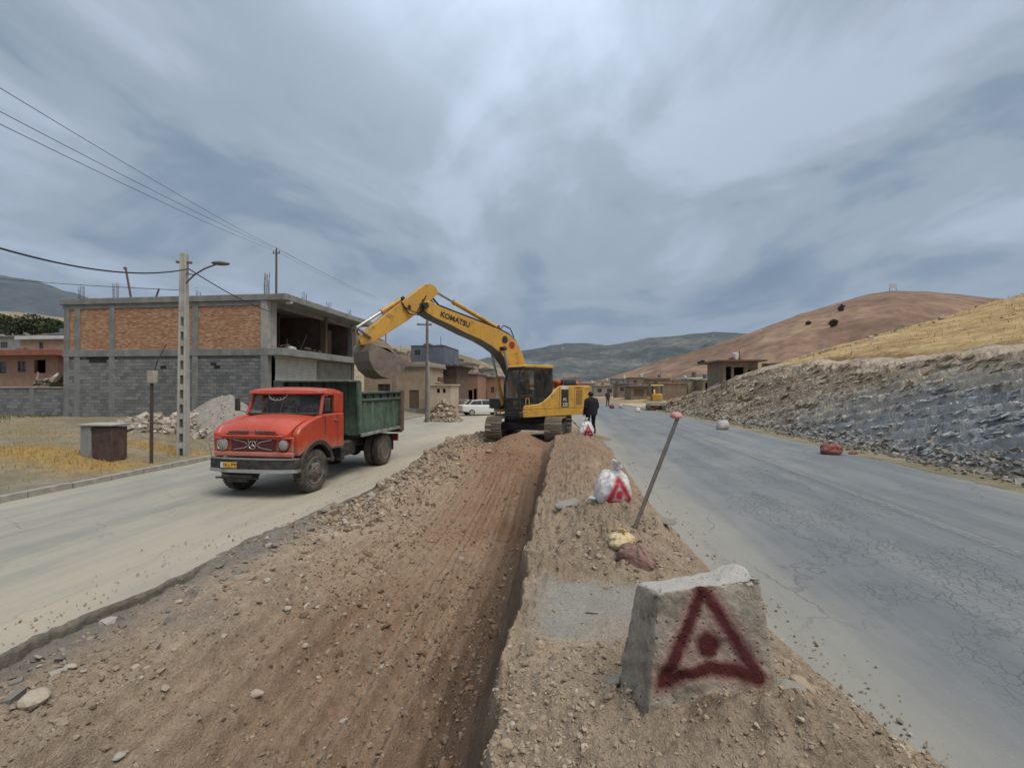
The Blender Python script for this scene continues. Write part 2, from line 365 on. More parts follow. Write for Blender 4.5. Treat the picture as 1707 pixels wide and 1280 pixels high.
# ------------------------------------------------------------ ground levels
def bend(y): return np.where(y < 60, .0015 * np.maximum(0, y - 8) ** 2, .0015 * 52 ** 2 + .156 * (y - 60) * .4)
def xL(y): return np.interp(y, [0, 6, 8, 10, 13, 18, 22, 26], [-5.43, -5.43, -5.36, -5.1, -4.95, -4.6, -4.2, -4.0])
def road_l(y): return np.interp(y, [0, 5, 9, 200], [1.35, 1.3, 1.0, 1.0]) - bend(y)
def road_r(y): return 8.95 - bend(y)
def zright(y): return .5 * (1 - ss(60, 130, y))
X0R = 10.3                                        # foot of the rock cut, before the bend
def ground_z(x, y):
    left = .12 + .5 * ss(-12.9, -17.5, x) + .012 * np.maximum(0, -17 - x) + fbm(x * .35, y * .35, 3) * .25 * ss(-12.9, -15, x)
    left = left + .05 * fbm(x * 2.5, y * 2.5, 5) * ss(-12.8, -13.4, x)
    med = .1 + .35 * ss(-4, 1.2 - bend(y), x) + fbm(x * .8, y * .8, 9) * .12
    med = np.where(y < 20, -1.2, med)             # the loose earth sheet lies here
    med = np.where((y >= 20) & (y < 23), -1.2 + (med + 1.2) * ss(20.5, 22.5, y), med)
    t = x - (X0R - bend(y))
    H = 3.3 * (1 - ss(33, 60, y)) + .1
    run = 4.6
    rock = .5 * (1 - ss(60, 130, y)) + H * np.clip(t / run, 0, 1) ** .9 + np.where(t > run, (t - run) * .29 * (1 - ss(46, 82, y)) , 0)
    rock = rock + fbm(x * .25, y * .25, 12) * .6 * ss(3, 9, t) + fbm(x * 1.6, y * 1.6, 13, 4) * .12 * ss(3, 6, t)
    rock = rock - 1.0 * ss(.0, .7, t) * (1 - ss(5.0, 6.3, t)) * (1 - ss(56, 62, y)) * ss(-6, -5, y)   # the rock cut sheet lies here
    sh = zright(y) - .02 + fbm(x * 1.5, y * 1.5, 21) * .06
    z = np.where(x < -12.72, left, -.5)
    z = np.where((x > xL(y) - .0) & (x < road_l(y) + .3), med, z)
    z = np.where(x > road_r(y) - .02, sh, z)
    z = np.where(t > 0, np.maximum(rock, sh - 1.1), z)
    return z
xs = np.unique(np.concatenate([-np.geomspace(1, 30, 60)[::-1] * 8 + -10.5, np.linspace(-18.5, -12.73, 60), [-12.72, -12.70], np.linspace(-12.6, -4.0, 24), np.linspace(-3.9, 8.5, 60), np.linspace(8.6, 20, 90), np.linspace(20.2, 60, 110), np.geomspace(62, 260, 40)]))
ys = np.unique(np.concatenate([np.linspace(-25, 0, 20), np.linspace(.3, 60, 300), np.geomspace(61, 260, 110)]))
GX, GY = np.meshgrid(xs, ys)
GZ = ground_z(GX, GY)
# orange dry patches on the left verge, brown grass on the right slope
pa = lambda cx, cy, rx, ry: np.exp(-(((GX - cx) / rx) ** 2 + ((GY - cy) / ry) ** 2))
p1 = GR(75, 780, .15); p2 = GR(250, 757, .15); p3 = GR(330, 750, .15)
red = np.clip(1.7 * pa(p1[0] + .2, p1[1] + .4, 2.6, .9) + 1.3 * pa(p2[0], p2[1] + .3, 2.2, .5) + .5 * ss(.05, .3, fbm(GX * .5, GY * .5, 77)) * (GX < -13), 0, 1)
grey = .8 * (GX > -4.5) * (GX < 2) + .5 * ss(0, .3, fbm(GX * .3, GY * .3, 80)) * (GX < -13)
def slope_mat():
    m, nt, p = principled('valley_ground')
    tc = nd(nt, 'ShaderNodeTexCoord').outputs['Object']
    ar = nd(nt, 'ShaderNodeAttribute', {'attribute_name': 'red'}).outputs['Fac']
    ag = nd(nt, 'ShaderNodeAttribute', {'attribute_name': 'grass'}).outputs['Fac']
    n1 = noise(nt, tc, .35, 7, .65); n2 = noise(nt, tc, 3.0, 7, .7); n3 = noise(nt, tc, 22, 5, .7)
    base = mix(nt, ramp(nt, n2, [(.35, 0.0), (.65, 1.0)]), (.20, .165, .11), (.33, .28, .205))
    base = mix(nt, ramp(nt, n1, [(.45, 0.0), (.62, .6)]), base, (.16, .15, .08))
    base = mix(nt, nd(nt, 'ShaderNodeAttribute', {'attribute_name': 'grey'}).outputs['Fac'], base, mix(nt, n2, (.24, .215, .175), (.40, .365, .305)))
    base = mix(nt, mth(nt, 'MULTIPLY', ar, ramp(nt, n2, [(.3, .3), (.6, 1.0)]), clamp=True), base, (.37, .25, .10))
    s1 = noise(nt, vmt(nt, 'MULTIPLY', tc, (.5, .3, 2.2)), .9, 8, .7)
    gr = ramp(nt, mth(nt, 'ADD', mth(nt, 'MULTIPLY', s1, .55), mth(nt, 'MULTIPLY', n2, .45)), [(.33, (.16, .105, .055)), (.45, (.33, .22, .11)), (.55, (.50, .36, .18)), (.70, (.60, .46, .26))])
    col = mix(nt, ag, base, gr)
    col = mix(nt, .5, col, mix(nt, n3, (.2, .2, .2), (.8, .8, .8)), 'OVERLAY')
    setin(nt, p, 'Base Color', col); setin(nt, p, 'Roughness', .95); setin(nt, p, 'Specular IOR Level', .1)
    bump(nt, p, mth(nt, 'ADD', n2, mth(nt, 'MULTIPLY', n3, .5)), .8, .12); return m
grass_a = ss(2.0, 5.0, GX - (X0R - bend(GY)))
g = grid('ground', GX, GY, GZ, slope_mat(), True, {'red': red, 'grass': grass_a, 'grey': grey}); tag(g, kind='structure')
# the plain beyond
FX, FY = np.meshgrid(np.linspace(-5000, 5000, 60), np.linspace(-1500, 7000, 60))
g = grid('plain', FX, FY, np.full(FX.shape, -1.6), hill_mat('plain_earth', [(.4, (.2, .17, .12)), (.6, (.3, .25, .18))], .01)); tag(g, kind='structure')

# left carriageway, its broken edge dropping into the trench
ys = np.concatenate([np.linspace(-6, 1.5, 12), np.geomspace(1.6, 26, 420), np.linspace(26.3, 200, 160)])
edge = xL(ys) + fbm(ys * 13, ys * 0, 33, 4) * .09 * ss(-.1, .2, fbm(ys * 1.7, ys * 0, 34)) + fbm(ys * 4.3, ys * 0, 36, 4) * .06 + fbm(ys * 1.1, ys * 0, 31, 6) * .34 * (1 - ss(20, 30, ys)) + np.maximum(0, fbm(ys * .35, ys * 0 + 3, 35, 3)) * .9 * ss(6, 10, ys) * (1 - ss(22, 28, ys))
T = np.concatenate([np.linspace(0, 1, 60)])
RX = -12.6 + (edge[:, None] + 12.6) * T[None, :]; RY = np.repeat(ys[:, None], 60, 1)
RZ = fbm(RX * .5, RY * .3, 41, 3) * .03 - .0 + .012 * fbm(RX * 3, RY * 2, 42)
jag = (.03 * fbm(ys * 18, ys * 0, 37, 3) + .12 * np.maximum(0, fbm(ys * 2.2, ys * 0, 38, 3)))[:, None]
RX = np.concatenate([RX, RX[:, -1:], RX[:, -1:] + jag, RX[:, -1:] - .03], 1); RY = np.concatenate([RY, RY[:, -1:], RY[:, -1:], RY[:, -1:]], 1)
RZ = np.concatenate([RZ, RZ[:, -1:], RZ[:, -1:] - .07, RZ[:, -1:] - .34], 1)
dst = ss(-9.8, -5.2, RX) * .62 + .08 + .5 * ss(-12.0, -12.6, RX) + .25 * ss(30, 50, RY) + .2 * ss(13, 18, RY)
dst[:, -2:] = -1
crk = np.exp(-((RX + 8.1 + .25 * fbm(RY, RY * 0, 55)) / .25) ** 2) * 1.0
g = grid('left_road', RX, RY, RZ, [ASL, M('asphalt_edge', (.11, .10, .088), (.20, .17, .135), 12, .95, bmp=.8, bscale=30)], True, {'dust': dst, 'crack': crk})
_mi = np.zeros((RX.shape[0] - 1, RX.shape[1] - 1), np.int32); _mi[:, -2:] = 1; g.data.polygons.foreach_set('material_index', _mi.reshape(-1)); g.data.update(); tag(g, kind='structure')

# right carriageway
ys = np.concatenate([np.linspace(-8, 1, 16), np.geomspace(1.05, 210, 260)])
T = np.linspace(0, 1, 70); a = road_l(ys)[:, None]; b = (road_r(ys) + fbm(ys * .8, ys * 0, 61) * .35)[:, None]
RX = a + (b - a) * T[None]; RY = np.repeat(ys[:, None], 70, 1); RZ = zright(RY) + .008 * fbm(RX, RY, 62)
off = RX + bend(RY)
dst = .85 * (1 - ss(1.6, 3.3, off)) + .06 + .35 * ss(8.3, 9.0, off) + .15 * np.exp(-((off - 6.1) / .3) ** 2)
crk = ss(2.7, 3.3, off) * (1 - ss(5.0, 5.8, off)) * 1.0
g = grid('right_road', RX, RY, RZ, ASR, True, {'dust': dst, 'crack': crk}); tag(g, kind='structure')
# worn lane line
ys2 = np.concatenate([np.linspace(-4, 1, 8), np.geomspace(1.1, 120, 160)]); c = 5.62 - bend(ys2); w = .10 + .03 * fbm(ys2 * 2, ys2 * 0, 66)
LX = np.stack([c - w, c + w], 1); LY = np.stack([ys2, ys2], 1); LZ = np.stack([zright(ys2) + .009] * 2, 1)
m_, nt_, p_ = principled('worn_line_paint')
tc_ = nd(nt_, 'ShaderNodeTexCoord').outputs['Object']
setin(nt_, p_, 'Base Color', mix(nt_, ramp(nt_, noise(nt_, tc_, 7, 6, .75), [(.38, .0), (.6, 1.0)]), (.24, .245, .24), (.33, .33, .32))); setin(nt_, p_, 'Roughness', .85)
setin(nt_, p_, 'Alpha', ramp(nt_, noise(nt_, tc_, 12, 5, .8), [(.34, .0), (.60, .6)]))
g = grid('lane_marking', LX, LY, LZ, m_, True); tag(g, kind='structure')

# kerb along the left carriageway
KC = M('kerb_concrete', (.36, .34, .30), (.24, .22, .19), 4, .9, bmp=.4)
root = empty('concrete_kerb', (0, 0, 0), 0, 'low dusty concrete kerb running along the far side of the left carriageway', 'kerb')
k0 = MB().box((0, 0, 0), (.16, .97, .17)).build('kerbstone', KC, root, bevel=.015)
for i in range(150):
    o = k0 if i == 0 else k0.copy()
    if i: COL.objects.link(o)
    o.location = (-12.67 + random.uniform(-.015, .015), -4 + i * .985, .065 + random.uniform(-.015, .012)); o.rotation_euler = (random.uniform(-.01, .01), 0, random.uniform(-.015, .015))

# ------------------------------------------------------------ loose earth: trench, wall, median heaps
def earth_z(x, y, fine=True):
    w = -.36 + .11 * fbm(y * 1.3, y * 0 + 2, 91, 5) + .12 * fbm(y * 4.5, x * 2, 92, 4) + .06 * ss(3.2, 1.6, y)   # top edge of the trench wall
    base = w - .50 + .10 * fbm(y * .9, y * 0, 93)
    xl = xL(y)
    t = np.clip((x - xl) / (base - xl), 0, 1)
    floor = -.17 - .16 * ss(0, .75, t) - .26 * ss(.82, 1, t) * (1 - ss(11, 16, y))
    floor = floor + .10 * fbm(x * .7, y * .35, 94) 
    # ridges left by the bucket teeth, running along the trench
    tw = x + .16 * (y - 4) * 0 + .25 * fbm(x * .3, y * .25, 95)
    rid = (1 - 2 * np.abs(np.sin(tw * math.pi / .46))) * .55 + (1 - 2 * np.abs(np.sin(tw * math.pi / .19 + 1.3))) * .38
    floor = floor + rid * .082 * ss(.05, .35, t) * (1 - ss(10, 15, y)) * (.6 + 1.0 * ss(-.2, .2, fbm(x * .6, y * .25, 99)))
    heap = ss(8.5, 16.5, y) ** 1.3 * (.52 + .28 * np.exp(-((x + 1.7) / 1.3) ** 2)) + .25 * ss(10, 15, y) * fbm(x * .9, y * .9, 96)
    heap = heap + .46 * np.exp(-(((x + 1.85) / .95) ** 2 + ((y - 16.6) / .9) ** 2)) + .22 * np.exp(-(((x + 3.6) / .8) ** 2 + ((y - 15.6) / .8) ** 2))
    floor = floor + heap * ss(0, .12, t)
    berm = np.exp(-((x - xl - .55) / .38) ** 2) * ss(8.5, 12, y) * (1 - ss(20, 23, y)) * (.30 + .35 * fbm(y * .8, x, 97))
    floor = floor + berm * .8
    toe = np.interp(y, [0, 1.2, 2.5, 5, 8, 12, 30], [2.4, 2.35, 2.12, 1.72, 1.6, 1.55, 1.4]) + .18 * fbm(y * .9, y * 0 + 7, 98)
    plateau = .93 + .07 * fbm(x, y * .7, 101)
    h1 = .24 * np.exp(-(((x - .95) / .75) ** 2 + ((y - 1.95) / .75) ** 2)) + .05 * np.exp(-(((x - .2) / .55) ** 2 + ((y - 2.1) / .5) ** 2)) + .10 * np.exp(-(((x - .80) / .26) ** 2 + ((y - 1.98) / .13) ** 2)) + .12 * np.exp(-(((x - 1.0) / 1.2) ** 2 + ((y - .7) / .9) ** 2))
    h2 = .30 * np.exp(-(((x - .7) / .75) ** 2 + ((y - 5.35) / .85) ** 2))
    h3 = .44 * np.exp(-(((x - .35) / .65) ** 2 + ((y - 8.6) / 1.3) ** 2)) + .20 * np.exp(-(((x - .35) / .55) ** 2 + ((y - 13.6) / 1.9) ** 2)) + .14 * np.exp(-(((x - .1) / .5) ** 2 + ((y - 11) / 1.0) ** 2))
    flat = np.exp(-(((x - .35) / .95) ** 4 + ((y - 3.45) / .52) ** 4))
    mound = plateau + (h1 + h2 + h3) * (1 - flat)
    mound = mound * (1 - flat) + .945 * flat
    mound = mound - .55 * ss(14.5, 20, y)
    side = (1 - ss(toe - .95, toe + .05, x)) ** .8
    mound = .43 + (mound - .43) * side + .0 * x
    s = np.clip((x - base) / (w - base), 0, 1); s = np.where(s < .9, s * .97, .873 + (1 - ((1 - s) / .1) ** 1.6) * .127)
    z = floor + (mound - floor) * s
    end = ss(19.5, 22.5, y)
    z = z * (1 - end) + (.1 + .33 * ss(-4, 1, x)) * end
    if fine:
        lump = .06 * (fbm(x * 2.2, y * 1.6, 102, 4)) + .11 * np.abs(fbm(x * 5, y * 3.2, 103, 4)) + .09 * np.abs(fbm(x * 14, y * 12, 104, 3))
        rough = (1 - .8 * flat * ss(-.3, 0, x)) * (.75 + .6 * ss(0, .25, fbm(x * .5, y * .5, 105)))
        fade = np.where(x > 0, .25 + .75 * ss(toe + .05, toe - .35, x), 1)
        z = z + lump * rough * (1 + .7 * ss(.85, 1, s)) * fade + fade * ss(toe + .1, toe - .5, x) * .10 * ss(.9, 1, s) * (1 - flat) * np.abs(fbm(x * 3.1, y * 3.1, 160, 4))
        z = z + (.22 * fbm(y * 5, x * 6, 106, 4)) * s * (1 - s) * 4 * .6
    z = z + (.16 * ss(-.12, .15, fbm(y * .9, x * .6, 109, 4)) + .05 * fbm(y * 6, x * 6, 110, 4)) * np.exp(-((x - xl) / .28) ** 2) * (x > xl + .0)
    z = np.where(x < xl + .0, np.minimum(z, -.13), z)
    return z, t, s, flat, w
xs = np.concatenate([np.linspace(-6.3, -1.15, 300), np.linspace(-1.14, -.2, 150), np.linspace(-.19, 2.6, 220)])
ys = np.concatenate([np.geomspace(.7, 24.2, 620)])
EX, EY = np.meshgrid(xs, ys)
EZ, Et, Es, Ef, Ew = earth_z(EX, EY)
reda = ss(.22, .75, Et) * ss(2.0, 7.0, EY + 3.2 * Et) * (1 - Es * .55) + .6 * ss(11, 14, EY)
reda = reda * (1 - .5 * ss(.02, .5, Es)) * (.75 + .9 * fbm(EX * .6, EY * .4, 107)) 
reda = np.clip(reda * (1 - ss(.6, 1, Es) * .75) + .75 * ss(.8, 1, Es) * ss(6.3, 8, EY) * (.7 + 1.5 * fbm(EX * 1.5, EY, 161)), 0, 1)
greya = np.clip((1 - ss(.0, .17, Et)) * (1 - Es) * .95 + .5 * ss(.05, .25, fbm(EX * 1.1, EY * .8, 108)) * (1 - ss(.2, .6, Et)) * (1 - Es), 0, 1)
msk = ~((EX[:-1, :-1] < -5.9))
damp_shade = np.clip(ss(.84, .97, Et + .12 * fbm(EX * 3, EY * 1.5, 150)) * (1 - ss(.80, .99, Es + .25 * fbm(EX * 5, EY * 3, 151))) * (1 - ss(12, 16, EY)), 0, 1)  # damp cut soil with painted shade down the wall and along its foot
damp_shade = np.maximum(damp_shade, .55 * ss(.45, .9, Et) * (1 - ss(.3, .6, Es)) * ss(.0, .25, fbm(EX * 1.2, EY * .5, 152)))
g = grid('excavated_earth', EX, EY, EZ, SOIL, True, {'red': reda, 'grey': greya, 'damp_shade': damp_shade, 'pave': np.clip((Ef - .35) * 2, 0, .8) * ss(-.35, -.1, EX) * np.clip(.8 + 2.2 * fbm(EX * 2.5, EY * 2.5, 140), 0, 1)}, mask=msk); tag(g, kind='structure')
def earth_h(x, y):
    return float(earth_z(np.array([[x]]), np.array([[y]]))[0][0, 0])

# ------------------------------------------------------------ loose stones as scattered meshes
def ico():
    bm = bmesh.new(); bmesh.ops.create_icosphere(bm, subdivisions=1, radius=1); V = np.array([v.co[:] for v in bm.verts]); F = np.array([[v.index for v in f.verts] for f in bm.faces]); bm.free(); return V, F
ICV, ICF = ico()
def rotmats(n, rng, tilt=1.0):
    a = rng.uniform(0, 2 * np.pi, n); b = rng.normal(0, .5, n) * tilt; c = rng.normal(0, .5, n) * tilt
    def rz(t): z = np.zeros_like(t); o = z + 1; return np.stack([np.cos(t), -np.sin(t), z, np.sin(t), np.cos(t), z, z, z, o], -1).reshape(-1, 3, 3)
    def rx(t): z = np.zeros_like(t); o = z + 1; return np.stack([o, z, z, z, np.cos(t), -np.sin(t), z, np.sin(t), np.cos(t)], -1).reshape(-1, 3, 3)
    def ry(t): z = np.zeros_like(t); o = z + 1; return np.stack([np.cos(t), z, np.sin(t), z, o, z, -np.sin(t), z, np.cos(t)], -1).reshape(-1, 3, 3)
    return rz(a) @ rx(b) @ ry(c)
def box_stone():
    V = np.array([(i, j, k) for k in (-1, 1) for j in (-1, 1) for i in (-1, 1)], float) * .8
    F = np.array([(0, 2, 3), (0, 3, 1), (4, 5, 7), (4, 7, 6), (0, 1, 5), (0, 5, 4), (2, 6, 7), (2, 7, 3), (0, 4, 6), (0, 6, 2), (1, 3, 7), (1, 7, 5)]); return V, F
def scatter(name, P, S, mat, flat=(.75, .5), seed=1, angular=False, tilt=1.0, jit=.22):
    rng = np.random.default_rng(seed); n = len(P)
    BV, BF = box_stone() if angular else (ICV, ICF)
    k = len(BV)
    V = BV[None] + rng.uniform(-jit, jit, (n, k, 3)) * (1.4 if angular else 1)
    sc3 = np.stack([np.ones(n), rng.uniform(.6, flat[0] + .25, n), rng.uniform(flat[1] * .7, flat[1] * 1.3, n)], -1)
    V = V * sc3[:, None] * S[:, None, None]
    V = np.einsum('nij,nkj->nki', rotmats(n, rng, tilt), V) + P[:, None]
    F = BF[None] + (np.arange(n) * k)[:, None, None]
    o = rawmesh(name, V.reshape(-1, 3), F.reshape(-1, 3), mat); return tag(o, kind='stuff')
rng = np.random.default_rng(5)
def pts_on_earth(n, sel, ymin=.8, ymax=19, xmin=-5.8, xmax=2.3, pw=1.0):
    y = ymin * (ymax / ymin) ** (rng.uniform(0, 1, n) ** pw); x = rng.uniform(xmin, xmax, n)
    z, t, s, f, w = earth_z(x[None], y[None]); z, t, s, f = z[0], t[0], s[0], f[0]
    k = rng.uniform(0, 1, n) < sel(x, y, t, s, f, z)
    return np.stack([x[k], y[k], z[k]], -1)
road_ok = lambda x, y, z: (z > .5) | (x < 1.0)
P = pts_on_earth(26000, lambda x, y, t, s, f, z: np.where(s > .85, .35 + .65 * (vnoise(x * 1.4, y * 1.1, 19) > .55), .0) * (1 - .93 * f) * road_ok(x, y, z), xmin=-.55, xmax=2.4, ymin=1.2, ymax=17)
S = np.exp(rng.normal(math.log(.0085), .5, len(P))) ; S = np.clip(S, .004, .042)
P[:, 2] += S * .15; g = scatter('gravel', P, S, STONES, seed=2)
P = pts_on_earth(30000, lambda x, y, t, s, f, z: np.where(s < .5, .35 + .6 * (vnoise(x * 1.3, y * .8, 9) > .5), 0) * (x > xL(y) + .05), xmax=-.9, ymin=2.2, ymax=19, pw=.85)
S = np.clip(np.exp(rng.normal(math.log(.011), .6, len(P))), .005, .06); P[:, 2] += S * .1
redp = rng.uniform(0, 1, len(P)) < ss(5, 10, P[:, 1] + 1.2 * (P[:, 0] + 4)) * .85
g = scatter('earth_clods', P[~redp], S[~redp], CLODS, seed=3, jit=.32); g = scatter('earth_clods', P[redp], S[redp] * 1.15, REDSTONES, seed=4)
# broken asphalt rubble along the left edge
y = np.concatenate([rng.uniform(2.5, 9, 170), rng.uniform(8, 21, 700)]); x = xL(y) + np.abs(rng.normal(0, .42, len(y))) + .08
z = earth_z(x[None], y[None])[0][0]; S = np.clip(np.exp(rng.normal(math.log(.028), .5, len(y))), .012, .10)
g = scatter('asphalt_rubble', np.stack([x, y, z + S * .2], -1), S, GREYSTONES, flat=(.8, .35), seed=6, angular=True)
y = rng.uniform(8.5, 21, 3000); x = xL(y) + np.abs(rng.normal(.2, .7, len(y))) + .08
z = earth_z(x[None], y[None])[0][0]; S = np.clip(np.exp(rng.normal(math.log(.04), .5, len(y))), .012, .14)
g = scatter('rubble', np.stack([x, y, z + S * .15], -1), S, CLODS, flat=(.8, .6), seed=8, jit=.34)
# grit on both roads beside the works
y = 1.2 * (18 / 1.2) ** rng.uniform(0, 1, 700); x = np.interp(y, [1, 5, 18], [2.15, 1.72, 1.45]) + np.abs(rng.normal(0, .16, len(y)))
S = np.clip(np.exp(rng.normal(math.log(.006), .6, len(y))), .003, .022); g = scatter('road_grit', np.stack([x, y, .508 + S * .3], -1), S, STONES, seed=9)
y = 3 * (20 / 3) ** rng.uniform(0, 1, 500); x = xL(y) - np.abs(rng.normal(0, .4, len(y))) - .12
S = np.clip(np.exp(rng.normal(math.log(.008), .5, len(y))), .004, .025); g = scatter('road_grit', np.stack([x, y, .01 + S * .3], -1), S, STONES, seed=10)

# single stones that can be picked out
STONE_LABELS = ['small dark round stone in the middle of the trench floor', 'flat tan stone beside the small dark round one mid trench', 'rounded stone low on the trench floor, bottom centre left', 'small stone on the pale left half of the trench floor', 'stone near the ridged middle of the trench floor', 'little stone left of centre on the pale trench floor', 'small stone near the bottom of the trench toward its right', 'largest pale flat stone at the bottom left corner of the trench', 'stone up from the largest pale corner stone, toward the road edge', 'stone at the very bottom of the trench near the wall side', 'stone halfway between the trench centre and its right wall', 'stone close under the broken asphalt edge at far left', 'chunk just below the asphalt edge left of the truck shadow', "blocky chunk at the asphalt edge nearest the truck's front wheel", 'stone at the foot of the rubble strip, lower left', 'small stone at the bottom edge left of centre', "larger rubble block on the berm below the truck's front wheel", 'rubble block beside another on the berm below the truck', 'small stone on the reddish middle of the trench floor', 'small chunk under the asphalt edge left of the truck', "stone on the reddish earth right of the truck's rear wheel", "rubble block on the berm behind the truck's rear wheel", "rubble block on the reddish heap before the excavator's left track", "pale stone on the heap between the excavator's tracks", "block on the berm level with the truck's tailgate", 'small stone on the reddish earth in mid trench']
sdef = [(481, 1010, .075, 'dark round stone'), (515, 1000, .09, ''), (430, 1165, .07, ''), (355, 950, .05, ''), (510, 1085, .06, ''), (375, 1075, .05, ''), (575, 1180, .05, ''), (60, 1180, .16, ''), (230, 1110, .07, ''), (665, 1240, .06, ''),
        (640, 1100, .05, ''), (120, 1120, .08, ''), (450, 920, .10, ''), (480, 885, .12, ''), (300, 1010, .08, ''), (200, 1240, .06, ''), (560, 860, .13, ''), (590, 848, .11, ''), (530, 1010, .05, ''), (380, 900, .08, ''),
        (690, 850, .08, ''), (700, 790, .13, ''), (760, 770, .13, ''), (815, 765, .15, ''), (655, 800, .12, ''), (720, 860, .06, '')]
for i, (px, py, s, lb) in enumerate(sdef):
    q = GR(px, py, -.22 if py > 860 else .15)
    z = earth_h(q[0], q[1]); rr = np.random.default_rng(i + 40)
    bm = bmesh.new(); bmesh.ops.create_icosphere(bm, subdivisions=2, radius=1)
    ax = rr.uniform(.55, 1.0, 3) * (1, .8, .55); pl = [Vector(rr.normal(0, 1, 3)).normalized() for _ in range(9)]
    for v in bm.verts:
        for n_ in pl:
            d_ = v.co.dot(n_) - .72
            if d_ > 0: v.co -= n_ * d_ * .85
        v.co = Vector((v.co[0] * ax[0], v.co[1] * ax[1], v.co[2] * ax[2])) * s
    me = bpy.data.meshes.new('stone'); bm.to_mesh(me); bm.free(); me.materials.append(GREYSTONES if i % 3 == 0 else STONES)
    o = bpy.data.objects.new('stone', me); COL.objects.link(o); o.location = (q[0], q[1], z + s * .22); o.rotation_euler = (0, 0, i * 1.7)
    tag(o, STONE_LABELS[i], 'stone', 'loose stones on the trench earth')

# ------------------------------------------------------------ rock cut on the right
ROCK = None
def rock_mat():
    m, nt, p = principled('layered_rock')
    tc = nd(nt, 'ShaderNodeTexCoord').outputs['Object']
    at = nd(nt, 'ShaderNodeAttribute', {'attribute_name': 'blue'}).outputs['Fac']
    al = nd(nt, 'ShaderNodeAttribute', {'attribute_name': 'lay'}).outputs['Fac']
    n1 = noise(nt, tc, 1.2, 6, .65); n2 = noise(nt, tc, 9, 6, .7)
    st = nd(nt, 'ShaderNodeCombineXYZ', None, i0=mth(nt, 'MULTIPLY', al, 9.0), i1=mth(nt, 'MULTIPLY', n1, 2.0), i2=0.0).outputs[0]
    s = noise(nt, st, 1.6, 5, .7)
    tan = ramp(nt, s, [(.33, (.17, .13, .095)), (.45, (.37, .29, .21)), (.58, (.52, .43, .32)), (.72, (.62, .54, .43))])
    blu = ramp(nt, s, [(.33, (.10, .11, .115)), (.45, (.25, .265, .27)), (.58, (.38, .39, .385)), (.72, (.58, .57, .54))])
    col = mix(nt, mth(nt, 'ADD', at, mth(nt, 'MULTIPLY', mth(nt, 'SUBTRACT', n1, .5), 1.6), clamp=True), tan, blu)
    col = mix(nt, .5, col, mix(nt, n2, (.15, .15, .15), (.85, .85, .85)), 'OVERLAY')
    setin(nt, p, 'Base Color', col); setin(nt, p, 'Roughness', .9); setin(nt, p, 'Specular IOR Level', .25)
    bump(nt, p, mth(nt, 'ADD', n2, s), .9, .06); return m
ROCK = rock_mat()
def rock_z(t, y, x):
    H = 3.3 * (1 - ss(33, 60, y)) + .1
    u = np.clip(t / 4.6, 0, 1.35)
    base = .47 + H * np.where(u < 1, u ** .9, 1 + (u - 1) * .36)
    base = base + H * .20 * fbm(y * .22 + 3, t * .25, 120, 4) * ss(0, .5, u) + H * .12 * fbm(y * .9, t * .8, 121, 4) * ss(0, .3, u)
    lay = base * 1.0 + .26 * y + .5 * fbm(y * .18, t * .2, 122, 3) + .10 * fbm(y * 1.5, t * 1.5, 125, 3)  # bedding dips along the road
    def saw(p, T):
        f = (p / T) % 1.0; return (np.where(f < .78, f / .78 * .15, .15 + (f - .78) / .22 * .85) - f) * T
    amp = ss(.02, .15, u) * (1 - ss(.95, 1.2, u)) * np.clip(H / 2, .2, 1)
    z = base + (saw(lay, .42) * 1.0 + saw(lay + .3 * fbm(y * 3, t * 3, 127, 2), .17) * .9 + saw(lay, .075) * .6) * amp
    z = z + .10 * fbm(y * 4, t * 4, 123, 4) * amp
    z = z - .12 * (1 - ss(0, .06, u)) - .9 * ss(1.18, 1.35, u)
    return z, lay, u
yy = np.concatenate([np.linspace(-3, 2.8, 30), np.geomspace(3, 60, 640)]); tt = np.linspace(-.25, 6.2, 300)
TT, YY = np.meshgrid(tt, yy); XX = X0R + TT - bend(YY); ZZ, LAY, UU = rock_z(TT, YY, XX)
jx = .16 * np.sin(LAY * 2 * math.pi / .42) * ss(.03, .15, UU) * 0
blue = np.clip((1 - ss(14, 30, YY + 3 * (UU - .3) * 4)) * (1 - ss(.50, .95, UU + .25 * fbm(YY * .4, TT * .5, 130))) , 0, 1)
g = grid('rock_cut', XX + jx, YY, ZZ, ROCK, False, {'blue': blue, 'lay': LAY * .12}); tag(g, kind='structure')
